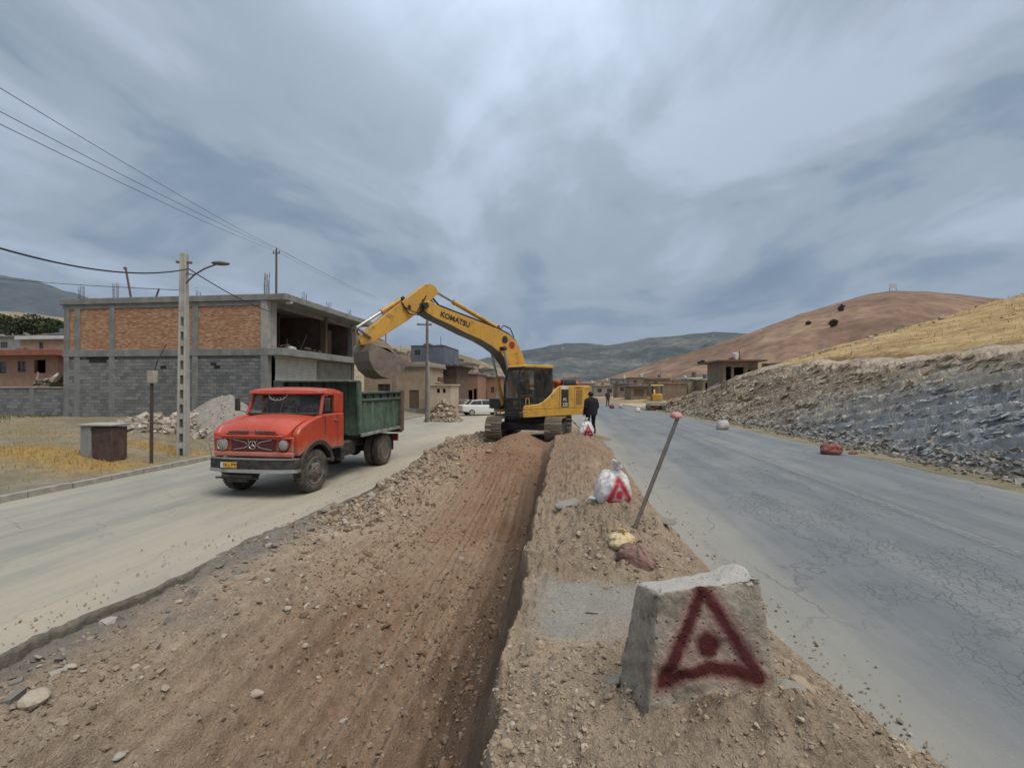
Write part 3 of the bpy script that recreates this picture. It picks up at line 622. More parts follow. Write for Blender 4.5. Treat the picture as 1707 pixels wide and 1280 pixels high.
# slabs and splinters of rock over the face
def rockslabs():
    rg = np.random.default_rng(77); n = 13000
    y = 5 * (50 / 5) ** rg.uniform(0, 1, n); t = rg.uniform(.15, 4.7, n); t = np.where(y > 35, t * .9, t)
    x = X0R + t - bend(y); z, l, u = rock_z(t, y, x)
    keep = (vnoise(y * .8, t * 2, 5) > .35); x, y, z, t = x[keep], y[keep], z[keep], t[keep]; n = len(x)
    S = np.clip(np.exp(rg.normal(math.log(.055), .5, n)), .02, .2) * (.8 + .4 * ss(15, 35, y))
    V0 = np.array([(i, j, k) for k in (-1, 1) for j in (-1, 1) for i in (-1, 1)], float)
    F0 = box_stone()[1]
    V = V0[None] + rg.uniform(-.35, .35, (n, 8, 3)); V = V * np.stack([np.full(n, .7), rg.uniform(1.0, 2.8, n), rg.uniform(.12, .32, n)], -1)[:, None] * S[:, None, None]
    # dip: along +y the beds rise by ~ 10 deg, and lean back with the slope
    A = -np.arctan(.28) + rg.normal(0, .10, n); B = -.62 + rg.normal(0, .10, n); C = rg.normal(0, .14, n)
    z0 = np.zeros(n); o1 = z0 + 1
    Rx = np.stack([o1, z0, z0, z0, np.cos(A), -np.sin(A), z0, np.sin(A), np.cos(A)], -1).reshape(-1, 3, 3)
    Ry = np.stack([np.cos(B), z0, np.sin(B), z0, o1, z0, -np.sin(B), z0, np.cos(B)], -1).reshape(-1, 3, 3)
    Rz = np.stack([np.cos(C), -np.sin(C), z0, np.sin(C), np.cos(C), z0, z0, z0, o1], -1).reshape(-1, 3, 3)
    V = np.einsum('nij,nkj->nki', Rz @ Ry @ Rx, V) + np.stack([x, y, z - .3 * S], -1)[:, None]
    F = F0[None] + (np.arange(n) * 8)[:, None, None]
    bl = (1 - ss(15, 27, y)) * (1 - ss(2.2, 4.0, t)) > rg.uniform(.2, .8, n)
    for sel, st in ((bl, [(0, (.14, .155, .165)), (.5, (.29, .31, .32)), (.85, (.38, .385, .38)), (1, (.52, .51, .49))]), (~bl, [(0, (.22, .17, .12)), (.5, (.39, .315, .23)), (.85, (.44, .365, .28)), (1, (.54, .47, .38))])):
        k = int(sel.sum())
        o = rawmesh('rock_slabs', V[sel].reshape(-1, 3), (F0[None] + (np.arange(k) * 8)[:, None, None]).reshape(-1, 3), island_mat('slab_rock', st, bscale=9)); tag(o, kind='stuff')
rockslabs()
y = 4 * (45 / 4) ** rng.uniform(0, 1, 5000); tt_ = rng.normal(.15, .35, len(y)); x = X0R - bend(y) + tt_; k = x > 9.2 - bend(y); x, y, tt_ = x[k], y[k], tt_[k]
S = np.clip(np.exp(rng.normal(math.log(.04), .5, len(y))), .012, .16); g = scatter('scree', np.stack([x, y, np.maximum(.49, rock_z(tt_, y, x)[0]) + S * .2], -1), S, GREYSTONES, seed=12, angular=True)

# ------------------------------------------------------------ hills and mountains
def hill(name, ridge, near, mat, rows=70, cols=260, amp=.03, zb=-1.4, powr=1.15, back=.5, seed=1, nsc=.02, gull=0.0):
    ridge = sorted(ridge); px = np.array([r[0] for r in ridge]); P = np.array([PX(*r) for r in ridge])
    q = np.linspace(px[0], px[-1], cols); C = np.stack([np.interp(q, px, P[:, k]) for k in range(3)], -1)
    C[:, 2] += fbm(q * nsc * 3, q * 0, seed + 3, 5) * amp * (C[:, 2].max() - zb) * .8
    nr = near if callable(near) else (lambda a: near)
    S = np.concatenate([np.linspace(0, 1, rows), 1 + np.linspace(.05, back, 12)])
    d = np.hypot(C[:, 0], C[:, 1]); u = C[:, :2] / d[:, None]; d0 = np.array([nr(a) for a in q])
    r = d0[None] + (d - d0)[None] * S[:, None]
    X = u[None, :, 0] * r; Y = u[None, :, 1] * r
    up = np.where(S < 1, (.35 * S + .65 * S ** 2 * (3 - 2 * S)) ** powr, 1 - ((S - 1) / back) ** 1.5)[:, None]
    Z = zb + (C[:, 2] - zb)[None] * up
    sc_ = (C[:, 2].max() - zb); w = (np.sin(np.pi * np.clip(S, 0, 1)) ** .6)[:, None]
    f = 8.0 / d.mean()
    Z = Z + sc_ * amp * 3 * fbm(X * f, Y * f, seed, 6, .55) * w
    if gull: Z = Z - sc_ * gull * np.abs(fbm(X * f * 1.4, Y * f * 1.4, seed + 9, 5)) * w
    g = grid(name, X, Y, Z, mat, True); return tag(g, kind='structure')
HM1 = hill_mat('red_hill', [(.36, (.12, .085, .055)), (.45, (.19, .12, .085)), (.53, (.25, .16, .11)), (.64, (.32, .24, .15))], .022, spot=(.10, .085, .05), spots=(.35, .70), bmp=.7, dist=1.5)
hill('red_brown_hill', [(930, 642, 330), (1000, 634, 320), (1060, 615, 310), (1100, 601, 300), (1200, 573, 290), (1262, 551, 280), (1330, 525, 270), (1400, 504, 262), (1450, 490, 258), (1490, 484, 256), (1550, 486, 258), (1620, 493, 262), (1700, 501, 270), (1850, 520, 270), (2100, 560, 270)],
     lambda a: 95 if a > 1150 else 95 + (1150 - a) * .35, HM1, amp=.016, seed=11, gull=.20)
HM2 = hill_mat('wooded_mountain', [(.40, (.055, .065, .06)), (.50, (.085, .095, .085)), (.58, (.14, .14, .12)), (.68, (.22, .21, .19))], .0042, spot=(.42, .40, .38), spots=(.02, .70), bmp=.8, dist=20)
hill('far_mountain', [(600, 640, 2400), (700, 622, 2400), (800, 600, 2500), (870, 586, 2500), (905, 580, 2400), (940, 572, 2300), (985, 573, 2300), (1010, 576, 2200), (1050, 570, 2200), (1080, 563, 2100), (1130, 560, 2000), (1190, 553, 1900), (1245, 556, 1900), (1350, 575, 1900), (1500, 600, 1900)],
     700, HM2, amp=.03, seed=21, gull=.42, cols=360, rows=100)
HM3 = hill_mat('blue_mountain', [(.40, (.05, .06, .065)), (.6, (.10, .11, .10)), (.7, (.15, .15, .13))], .003, bmp=.7, dist=25)
hill('left_mountain', [(-500, 470, 3200), (-250, 450, 3200), (-100, 453, 3200), (0, 461, 3200), (60, 470, 3200), (110, 488, 3200), (150, 499, 3200), (260, 530, 3200), (400, 575, 3200), (560, 600, 3300), (700, 625, 3300), (820, 600, 3400), (880, 640, 3400)],
     900, HM3, amp=.02, seed=31, gull=.2)
HM4 = hill_mat('tan_hill', [(.40, (.17, .13, .085)), (.5, (.25, .20, .13)), (.6, (.31, .25, .165)), (.7, (.36, .31, .2))], .03, spot=(.13, .12, .08), spots=(.25, .66), bmp=.7, dist=1.2)
hill('tan_hill', [(-500, 500, 190), (-200, 505, 190), (0, 520, 190), (60, 524, 190), (130, 534, 190), (300, 560, 190), (480, 570, 180), (590, 573, 175), (640, 574, 175), (690, 579, 175), (740, 583, 175), (780, 594, 175), (830, 612, 180), (880, 630, 190), (930, 640, 200)],
     lambda a: 62 if a > 300 else 60, HM4, amp=.014, seed=41, gull=.22, zb=-.6)
# ------------------------------------------------------------ building materials
CONC = M('rough_concrete', (.25, .25, .235), (.16, .16, .15), 1.6, .9, bmp=.5, bscale=25, streak=.25)
CONC2 = M('pale_concrete', (.40, .39, .36), (.27, .26, .235), 1.6, .9, bmp=.5, bscale=25, streak=.3)
BLOCK = island_mat('cement_block', [(0, (.15, .155, .15)), (.5, (.20, .20, .195)), (1, (.26, .26, .25))], bmp=.6, bscale=14)
MORTAR = M('mortar', (.19, .185, .17), (.13, .125, .115), 5, .95, bmp=.5)
BRICKM = island_mat('clay_brick', [(0, (.33, .16, .09)), (.35, (.42, .215, .12)), (.75, (.48, .27, .155)), (1, (.54, .38, .25))], bmp=.5, bscale=18)
BMORT = M('brick_mortar', (.36, .27, .19), (.24, .17, .11), 4, .95, bmp=.4)
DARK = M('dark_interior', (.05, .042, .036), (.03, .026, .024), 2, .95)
INBRK = M('inner_wall', (.17, .11, .085), (.10, .07, .055), 1.5, .95, bmp=.3)
WHITE = M('white_sheet', (.62, .62, .60), (.48, .48, .47), 2, .6, bmp=.05, dust=.2)
STEEL = M('rusty_steel', (.12, .10, .09), (.20, .115, .07), 8, .7, .4, bmp=.3)
TAN = M('tan_plaster', (.40, .31, .22), (.30, .225, .155), 1.2, .92, bmp=.3, streak=.35)
PINKT = M('pink_plaster', (.40, .25, .185), (.30, .18, .125), 1.2, .92, bmp=.3, streak=.3)
CREAM = M('cream_plaster', (.50, .42, .31), (.40, .32, .23), 1.2, .9, bmp=.2, streak=.3)
GREYP = M('grey_plaster', (.30, .29, .275), (.21, .205, .19), 1.2, .92, bmp=.3, streak=.3)
REDB = M('far_brickwork', (.32, .175, .125), (.23, .12, .085), 3, .92, bmp=.3, stretch=(1, 1, 4), streak=.2)
BLUEG = M('blue_grey_cladding', (.115, .145, .185), (.085, .105, .135), 1.0, .55, bmp=.1, dust=.25)
REDROOF = M('red_roof_sheet', (.30, .10, .065), (.22, .075, .05), 2, .7, dust=.25)
MUD = M('mud_stone', (.27, .215, .155), (.17, .13, .095), 2.5, .95, bmp=.7, bscale=9)
TIMBER = M('old_timber', (.16, .11, .07), (.09, .065, .045), 5, .85, bmp=.3, stretch=(4, 4, 1))
GLS = glass('window_glass', (.03, .04, .045), .8)
GREENP = M('green_paint', (.05, .12, .085), (.035, .08, .06), 4, .5, dust=.3)
RUBST = island_mat('stone_blocks', [(0, (.20, .15, .11)), (.5, (.34, .28, .22)), (.85, (.46, .40, .34)), (1, (.55, .50, .45))], bmp=.5)

def brickwork(name, mats, parent, x0, x1, z0, z1, y, bw, bh, gap, seed=0, holes=(), depth=.05, jit=.006, axis='x', sign=-1):
    """bricks laid in bond over a wall at y, faces towards sign*y; returns list of placed boxes"""
    rr = random.Random(seed); mb = MB(); out = []
    rows = int((z1 - z0) / (bh + gap))
    for r in range(rows):
        za = z0 + r * (bh + gap); x = x0 - (bw / 2 if r % 2 else 0)
        while x < x1 - .03:
            a, b = max(x, x0), min(x + bw, x1)
            x += bw + gap
            if b - a < .04: continue
            cx, cz = (a + b) / 2, za + bh / 2
            if any(h[0] < cx < h[1] and h[2] < cz < h[3] for h in holes): continue
            out.append((a, b, za, za + bh, y + sign * rr.uniform(0, jit)))
    return out
def bricks_stuff(name, mats, parent, L, axis='x', sign=-1, depth=.05):
    V = []; F = []
    for i, (a, b, c, d, y) in enumerate(L):
        y0, y1 = y, y - sign * depth
        q = [(x_, yy_, z_) for z_ in (c, d) for yy_ in (y0, y1) for x_ in (a, b)]
        if axis == 'y': q = [(yy_, x_, z_) for x_, yy_, z_ in q]
        V += q; k = i * 8
        F += [(k, k + 1, k + 5, k + 4), (k + 4, k + 5, k + 7, k + 6), (k, k + 2, k + 3, k + 1), (k, k + 4, k + 6, k + 2), (k + 1, k + 3, k + 7, k + 5)]
    o = rawmesh(name, V, F, mats, parent=parent); tag(o, kind='stuff')
    bm = bmesh.new(); bm.from_mesh(o.data); bmesh.ops.recalc_face_normals(bm, faces=bm.faces); bm.to_mesh(o.data); bm.free()
    return o

# ------------------------------------------------------------ the unfinished building
C0 = W(-14.2, 26.5, 0)
B1 = empty('unfinished_building', C0, 0, 'unfinished two-storey building with orange brick upper walls over grey block, beside the concrete pole', 'building')
LW, FL = 13.6, 10.6; RF = 8.0; FS = 4.86
MB().bx(-LW - .15, 1.2, -.14, FL + 1.4, RF - .36, RF).build('roof_slab', CONC, B1, bevel=.02)
MB().bx(-LW - .02, 0.0, -.035, .0, RF - .62, RF - .364).build('ring_beam', CONC, B1)
MB().bx(-LW, 1.0, -.06, FL + .4, FS - .42, FS).build('floor_slab', CONC, B1, bevel=.02)
MB().bx(-LW, 0, 0.3, FL, .1, .4).build('ground_slab', CONC, B1)
cols = [.22, 4.64, 10.2, 12.6, 13.35]
for i, c in enumerate(cols):
    w = .42 if i == 0 else .36
    MB().bx(-c - w / 2, -c + w / 2, -.045, .36, FS + .001, RF - .365).build('column', CONC2 if i == 0 else CONC, B1, bevel=.012)
    MB().bx(-c - w / 2, -c + w / 2, -.045, .36, .15, FS - .421).build('column', CONC, B1, bevel=.012)
for a, b in ((.43, 4.46), (4.82, 10.02), (10.38, 12.42), (12.78, 13.17)):
    MB().bx(-b, -a, .03, .2, FS, RF - .62).build('wall_backing', BMORT, B1)
    L = brickwork('bricks', BRICKM, B1, -b, -a, FS + .01, RF - .63, .03, .205, .062, .016, seed=int(a * 10), jit=.012, depth=.05)
    bricks_stuff('bricks', BRICKM, B1, L)
# lower wall of cement blocks, some left out under the slab
MB().bx(-13.2, -.43, .06, .2, .2, FS - .42).build('wall_backing', MORTAR, B1)
bl = []
for a, b in ((.43, 4.46), (4.82, 10.02), (10.38, 12.42), (12.78, 13.17)):
    holes = {0: [(-3.5, -3.2, 3.6, 4.0)], 4: [(-6.9, -6.7, 3.7, 3.9)], 10: [(-11.9, -10.6, 4.0, 4.6)], 12: []}[int(a)]
    bl += brickwork('x', None, None, -b, -a, .2, FS - .44, .0, .395, .19, .014, seed=int(a * 7), holes=holes, jit=.02)
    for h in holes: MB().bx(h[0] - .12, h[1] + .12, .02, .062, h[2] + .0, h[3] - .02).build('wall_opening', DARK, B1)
bl.sort(key=lambda q: (q[0] + q[1]) / 2, reverse=True)
bmaster = {}
CB = [M('cement_block_%d' % i, c, tuple(x * .8 for x in c), 6, .95, bmp=.6, bscale=22) for i, c in enumerate([(.17, .175, .17), (.205, .205, .2), (.145, .15, .15), (.24, .24, .23)])]
n = 0; rest = []
for q in bl:
    if n < 290 and q[3] > .9:
        wd = round(q[1] - q[0], 2); ci = random.choice((0, 0, 1, 1, 2, 3)); key = (wd, ci)
        if key not in bmaster:
            bmaster[key] = MB().box((0, .03, 0), (q[1] - q[0], .06, .19)).build('block', CB[ci], B1); o = bmaster[key]
        else:
            o = bmaster[key].copy(); COL.objects.link(o)
        o.location = ((q[0] + q[1]) / 2, q[4] - .0, (q[2] + q[3]) / 2); n += 1
    else: rest.append(q)
bricks_stuff('blocks', BLOCK, B1, rest, depth=.06)
# street front, facing the road
for s_, w_, mt in ((.2, .42, CONC2), (6.2, .25, TIMBER), (10.3, .42, CONC)):
    MB().bx(-.4, .02, s_ + .17, s_ + .17 + w_, FS, RF - .362).build('column', mt, B1, bevel=.012)
MB().bx(-.4, .02, 10.4, 10.8, .15, FS - .421).build('column', CONC, B1)
MB().bx(-.42, .018, 5.2, 5.6, .15, FS - .421).build('column', CONC, B1)
MB().bx(-.3, -.1, .62, 10.5, RF - .62, RF - .364).build('ring_beam', CONC, B1)
MB().bx(-4.0, -3.85, .2, 10.4, FS, RF - .37).build('inner_wall', INBRK, B1)
MB().bx(-3.85, -.6, 6.7, 6.82, FS, RF - .37).build('inner_wall', INBRK, B1)
MB().bx(-3.85, -2.3, 4.4, 4.52, FS, RF - .37).build('inner_wall', INBRK, B1)
MB().bx(-LW, -.1, FL - .1, FL + .1, .1, RF - .37).build('rear_wall', INBRK, B1)
MB().bx(-LW, -LW + .15, .3, FL, .1, RF - .37).build('rear_wall', INBRK, B1)
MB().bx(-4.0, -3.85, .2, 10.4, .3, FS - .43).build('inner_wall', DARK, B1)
f = MB().bx(-1.0, -.92, 6.9, 8.9, FS, FS + 2.1).build('plank_door', TIMBER, B1)
m = MB()
for k in range(13): m.bx(.0, .035, .66, 5.15, 3.02 + k * .1, 3.02 + k * .1 + .088)
m.bx(-.02, .05, .6, 5.2, 4.34, 4.43).build('shop_shutter', WHITE, B1, bevel=.006)
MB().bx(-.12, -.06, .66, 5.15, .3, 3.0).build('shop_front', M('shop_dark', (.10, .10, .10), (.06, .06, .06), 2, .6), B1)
MB().bx(-.1, -.03, 5.65, 10.35, 2.9, 4.4).build('shop_shutter', GREYP, B1)
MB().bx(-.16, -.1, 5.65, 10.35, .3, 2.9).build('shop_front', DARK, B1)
# starter bars on the roof, leaning props, junk on the floor
for (x, y, h, n_) in ((-.22, .2, 1.35, 8), (-10.2, .2, .95, 6), (-12.6, .2, .9, 6), (-.2, 4.0, .95, 6), (-.2, 7.2, .9, 6), (-.2, 10.4, .85, 6), (-4.6, .2, .3, 4), (-7.0, 6, .9, 6)):
    m = MB(); rr = random.Random(int(x * 10 + y * 3))
    for k in range(n_):
        a = 2 * math.pi * k / n_; p = (x + .13 * math.cos(a), y + .13 * math.sin(a))
        m.tube([(p[0], p[1], RF - .02), (p[0] + rr.uniform(-.02, .02), p[1], RF + h * .5), (p[0] + rr.uniform(-.07, .07), p[1] + rr.uniform(-.05, .05), RF + h * rr.uniform(.85, 1.05))], .012, 5)
    for k in range(3): m.bx(x - .14, x + .14, y - .145, y - .13, RF + .1 + k * .2, RF + .112 + k * .2)
    m.build('starter_bars', STEEL, B1)
m = MB().tube([(-9.55, .6, RF), (-9.85, .5, RF + 1.95)], [.06, .055], 8); m.tube([(-9.87, .5, RF + 1.9), (-9.9, .5, RF + 2.0)], .09, 8); tag(m.build('leaning_pole', STEEL, B1))
MB().tube([(-7.9, .6, RF), (-7.55, .5, RF + .62)], .05, 7).build('leaning_pole', STEEL, B1)
m = MB(); rr = random.Random(4)
for k in range(26): m.box((rr.uniform(-1.4, .2), rr.uniform(1, 6), FS + rr.uniform(.04, .3)), (rr.uniform(.1, .9), rr.uniform(.05, .3), rr.uniform(.04, .2)), rz=rr.uniform(0, 3), rx=rr.uniform(-.5, .5))
m.tube([(-.5, 3.9, FS), (-.3, 4.5, FS + 1.3)], .04, 6).tube([(-.6, 4.4, FS), (-.5, 3.7, FS + .9)], .03, 6).tube([(-.3, 2.2, FS), (-.3, 2.3, FS + .8)], .03, 6)
tag(m.build('site_junk', TIMBER, B1), kind='stuff')
MB().box((.25, 1.8, FS + .12), (.5, .9, .24), rz=.3).build('cement_bag', WHITE, B1, bevel=.08)
MB().box((1.0, .5, RF - .43), (.35, .2, .14)).build('lamp_fitting', WHITE, B1, bevel=.03)

# ------------------------------------------------------------ far houses
def house(name, label, px0, px1, ytop, zc, depth, wm, zb=.2, roof=None, over=.25, wins=(), cat='house', group=None, parapet=0, back=0.0, slabh=.22):
    a = PX(px0, ytop, zc); b = PX(px1, ytop, zc); x0, x1 = a[0], b[0]; y0 = (a[1] + b[1]) / 2; zt = a[2]
    root = empty(name, (x0, y0, zb), 0, label, cat, group); w = x1 - x0; h = zt - zb
    # walls round a real room, so that openings are openings
    t = .22; op = []
    for (wx0, wy0, wx1, wy1, kind) in wins:      # photograph pixels
        q0 = (wx0 - px0) / (px1 - px0) * w; q1 = (wx1 - px0) / (px1 - px0) * w
        za = h - (wy0 - ytop) / 760 * zc; zb_ = h - (wy1 - ytop) / 760 * zc
        op.append((max(q0, .05), min(q1, w - .05), max(zb_, 0.02), za - .0, kind))
    xs_ = sorted({0, w} | {round(o[0], 3) for o in op} | {round(o[1], 3) for o in op}); zs_ = sorted({-.6, h} | {round(o[2], 3) for o in op} | {round(o[3], 3) for o in op})
    m = MB()
    for i in range(len(xs_) - 1):
        for j in range(len(zs_) - 1):
            cx, cz = (xs_[i] + xs_[i + 1]) / 2, (zs_[j] + zs_[j + 1]) / 2
            if any(o[0] < cx < o[1] and o[2] < cz < o[3] for o in op): continue
            m.bx(xs_[i], xs_[i + 1], 0, t, zs_[j], zs_[j + 1])
    m.bx(0, t, t, depth, -.6, h).bx(w - t, w, t, depth, -.6, h).bx(t, w - t, depth - t, depth, -.6, h)
    m.build('wall', wm, root)
    MB().bx(-over, w + over, -over, depth + over, h + .002, h + slabh).build('roof', roof or CONC, root, bevel=.02)
    if parapet:
        m = MB(); m.bx(-over, w + over, -over, -over + .18, h + slabh + .002, h + slabh + parapet); m.bx(w + over - .18, w + over, -over + .19, depth, h + slabh + .002, h + slabh + parapet); m.build('parapet', wm, root)
    rr = random.Random(name); zr = h + slabh
    for k in range(rr.randint(1, 3)):
        cx, cy, sz = rr.uniform(.5, max(.6, w - .8)), rr.uniform(.4, depth * .5), rr.uniform(.3, .6)
        if rr.random() < .4: MB().lathe([(sz * .5, 0), (sz * .55, .1), (sz * .55, sz * 1.3), (sz * .3, sz * 1.45)], (cx, cy, zr), 'z', 14).build('water_tank', rr.choice((STEEL, WHITE, BLUEG)), root)
        else:
            m = MB()
            for j in range(14): m.box((cx + rr.uniform(-.5, .5), cy + rr.uniform(-.2, .2), zr + rr.uniform(.02, .22)), (rr.uniform(.12, .5), rr.uniform(.1, .25), rr.uniform(.06, .18)), rz=rr.uniform(0, 3))
            m.build('roof_rubble', rr.choice((RUBST, TIMBER, REDB)), root)
    if rr.random() < .6: MB().tube([(w * .7, depth * .4, zr), (w * .7, depth * .4, zr + rr.uniform(.8, 1.6))], .035, 5).build('aerial', STEEL, root)
    MB().bx(-.02, w + .02, -.03, -.002, -.6, .35).build('plinth', CONC, root)
    for (q0, q1, za, zb2, kind) in op:
        if kind == 'open': continue
        fr = MB(); e = .06; fr.bx(q0, q1, .05, .12, za, za + e).bx(q0, q1, .05, .12, zb2 - e, zb2).bx(q0, q0 + e, .052, .118, za + e, zb2 - e).bx(q1 - e, q1, .052, .118, za + e, zb2 - e)
        if kind == 'win':
            fr.bx((q0 + q1) / 2 - .025, (q0 + q1) / 2 + .025, .055, .115, za + e, zb2 - e).bx(q0 + e, q1 - e, .057, .113, (za + zb2) / 2 - .02, (za + zb2) / 2 + .02)
            f_ = fr.build('window', STEEL, root); MB().bx(q0 + e, q1 - e, .08, .088, za + e, zb2 - e).build('pane', GLS, f_)
        else:
            f_ = fr.build('door', STEEL, root); MB().bx(q0 + e, q1 - e, .075, .1, za + e, zb2 - e).build('door_leaf', {'door': TIMBER, 'gdoor': GREENP, 'shut': GREYP, 'wdoor': WHITE}[kind], f_)
    return root

# left of the unfinished building, behind the compound wall
house('red_roofed_house', 'low house with a red roof and pink walls behind the far-left block wall', -60, 108, 594, 36, 7, PINKT, .4, REDROOF, .9,
      [(-20, 603, 8, 622, 'win'), (30, 602, 46, 620, 'win'), (62, 600, 84, 622, 'open')], slabh=.45)
house('white_edged_house', 'low house with a white concrete roof edge just above the red roof', 27, 112, 566, 47, 8, PINKT, .6, WHITE, .3, [(64, 556 + 14, 72, 582, 'win')], slabh=.35)
house('grey_house', 'dull grey flat-roofed house at the far left edge under the green trees', -70, 72, 562, 62, 9, GREYP, .6, CONC, .2, [(0, 570, 14, 580, 'win'), (40, 566, 52, 578, 'win')])
house('pale_flat_house', 'pale flat-roofed house half hidden by the brick building at the left', 72, 118, 558, 68, 9, TAN, .6, CONC, .2, [(80, 563, 88, 572, 'win')])

# compound wall of blocks at the far left
wl = empty('block_wall', (0, 0, 0), 0, 'grey cement block boundary wall running left from the unfinished building', 'wall')
a = PX(-120, 690, 29.5); b = (C0[0] - 13.35, C0[1] + .15, 0)
b = (b[0], b[1]); L_ = math.hypot(b[0] - a[0], b[1] - a[1]); wl.location = (a[0], a[1], .25); wl.rotation_euler = (0, 0, math.atan2(b[1] - a[1], b[0] - a[0]))
MB().bx(0, L_, .06, .2, -.3, 2.28).build('wall_backing', MORTAR, wl)
L = brickwork('x', None, None, 0, L_, 0.0, 2.3, 0, .395, .19, .014, seed=5, jit=.02)
bricks_stuff('blocks', BLOCK, wl, L, depth=.06)
MB().bx(-.05, L_, -.06, .24, 2.281, 2.36).build('coping', CONC2, wl, bevel=.01)
for k in range(5): MB().bx(L_ * k / 4.02 - .16, L_ * k / 4.02 + .16, -.04, .24, -.3, 2.28).build('pier', CONC, wl)
# rubble piled behind and on the wall
y_ = rng.uniform(0, 1, 90); Pp = np.array([PX(random.uniform(60, 118), 0, 31)[:2] + (0,) for _ in range(90)]); Pp[:, 2] = rng.uniform(2.3, 3.5, 90); Pp[:, 1] += rng.uniform(0, 1.6, 90)

# centre-left row along the left carriageway
house('tan_walled_house', 'low tan plastered house behind the tail of the dump truck', 604, 712, 612, 43, 6, TAN, .25, CONC, .25, [(683, 650, 700, 684, 'door'), (628, 640, 650, 655, 'win')], parapet=.25)
house('blue_grey_block', 'two-storey block with plain blue-grey cladding behind the wooden utility pole', 684, 741, 577, 52, 7, BLUEG, .25, STEEL, .05, [(690, 583, 700, 592, 'win')], cat='building', slabh=.1)
house('dark_roofed_house', 'small upper house with a dark overhanging roof right of the wooden utility pole', 716, 762, 612, 50, 6, INBRK, .25, DARK, .7, [(724, 618, 732, 628, 'win'), (738, 618, 746, 626, 'win'), (712 + 8, 640, 730, 675, 'gdoor')], slabh=.14)
house('cream_gate_house', 'small cream house with a pointed gate in front of the red brick house', 716, 752, 643, 41, 3, CREAM, .25, CREAM, .12, [(728, 648, 733, 655, 'open'), (738, 648, 743, 655, 'open')], slabh=.12)
house('red_brick_house', 'flat red brick house with dark shop openings behind the white car', 740, 797, 624, 60, 8, REDB, .25, CONC, .2, [(757, 652, 764, 676, 'win'), (768, 655, 776, 676, 'win'), (780, 650, 788, 680, 'open'), (790, 648, 796, 678, 'open')])
house('brick_shop', 'brick shop with a green shutter and a pale column beside the white car', 797, 836, 628, 66, 8, REDB, .25, CONC2, .3, [(800, 650, 812, 672, 'gdoor'), (818, 645, 824, 655, 'win'), (826, 650, 834, 672, 'shut')])
house('far_pink_house', 'far pinkish house seen just left of the excavator cab', 822, 862, 638, 85, 8, PINKT, .2, CONC2, .2, [(830, 645, 836, 652, 'win'), (842, 645, 850, 660, 'shut')])
# far houses right of the road
house('white_walled_house', 'small pale house at the far end of the road with two dark windows', 990, 1034, 643, 120, 8, GREYP, .1, CONC2, .3, [(996, 648, 1003, 654, 'win'), (1012, 648, 1020, 655, 'win'), (1024, 650, 1030, 662, 'door')])
house('long_stone_house', 'long low stone house with white doorways behind the far roadside bags', 1030, 1068, 640, 92, 9, MUD, .2, CONC, .3, [(1034, 646, 1040, 652, 'win'), (1044, 645, 1049, 662, 'wdoor'), (1056, 646, 1062, 653, 'win')])
house('brown_shuttered_house', 'mud house with an orange-brown shutter left of the yellow roadside machine', 1052, 1090, 644, 72, 8, MUD, .3, CONC, .4, [(1057, 649, 1073, 660, 'door'), (1078, 650, 1086, 668, 'gdoor')])
house('tall_mud_house', 'plain tan mud-walled house right behind the yellow roadside machine', 1098, 1144, 640, 58, 7, MUD, .4, MUD, .1, [], slabh=.15)
house('mud_house', 'low brown mud house further back above the tan mud-walled one', 1084, 1116, 632, 84, 7, MUD, .4, MUD, .2, [(1090, 636, 1096, 641, 'win')], slabh=.25)
house('white_hut', 'small whitewashed hut with one dark window on the rocky bank', 1148, 1172, 632, 60, 5, CREAM, 1.2, WHITE, .2, [(1157, 635, 1164, 646, 'win')])
house('roofless_store', 'low roofless rubble store beside the whitewashed hut on the bank', 1172, 1200, 634, 56, 5, MUD, 1.4, CONC2, .1, [(1176, 638, 1184, 650, 'open')])
hutr = house('stone_hut', 'dark-roofed stone hut standing open-fronted on top of the rock cut', 1207, 1262, 603, 39, 4.5, MUD, 2.0, STEEL, .55, [(1211, 611, 1220, 640, 'open'), (1224, 612, 1240, 640, 'open'), (1246, 616, 1252, 632, 'open')], cat='hut', slabh=.16)
# dry stone wall beside the hut
a = PX(1262, 640, 38); b = PX(1372, 612, 33)
dw = empty('rubble_wall', (a[0] + .4, a[1], 1.7), math.atan2(b[1] - a[1], b[0] - a[0]), 'brown dry stone retaining wall running right from the stone hut', 'wall')
L_ = math.hypot(b[0] - a[0] - .4, b[1] - a[1]); MB().bx(0, L_, 0, .5, -.6, 2.85).build('wall_core', MUD, dw, bevel=.05)
L = brickwork('x', None, None, 0, L_, 0, 2.9, -.02, .36, .15, .03, seed=9, jit=.07); bricks_stuff('stones', island_mat('dry_stone', [(0, (.10, .08, .06)), (.5, (.2, .16, .12)), (1, (.30, .25, .19))]), dw, L, depth=.1)

# small sign on the summit
s_ = PX(1490, 484, 255)
t_ = empty('hilltop_board', (s_[0], s_[1], s_[2] - 1), 0, 'pale board on posts standing on the summit of the red hill', 'board')
MB().bx(-2, 2, 0, .2, 2.2, 4.6).build('panel', WHITE, t_)
for q in (-1.7, 1.7): MB().bx(q - .1, q + .1, .2, .4, -1, 4.4).build('post', STEEL, t_)

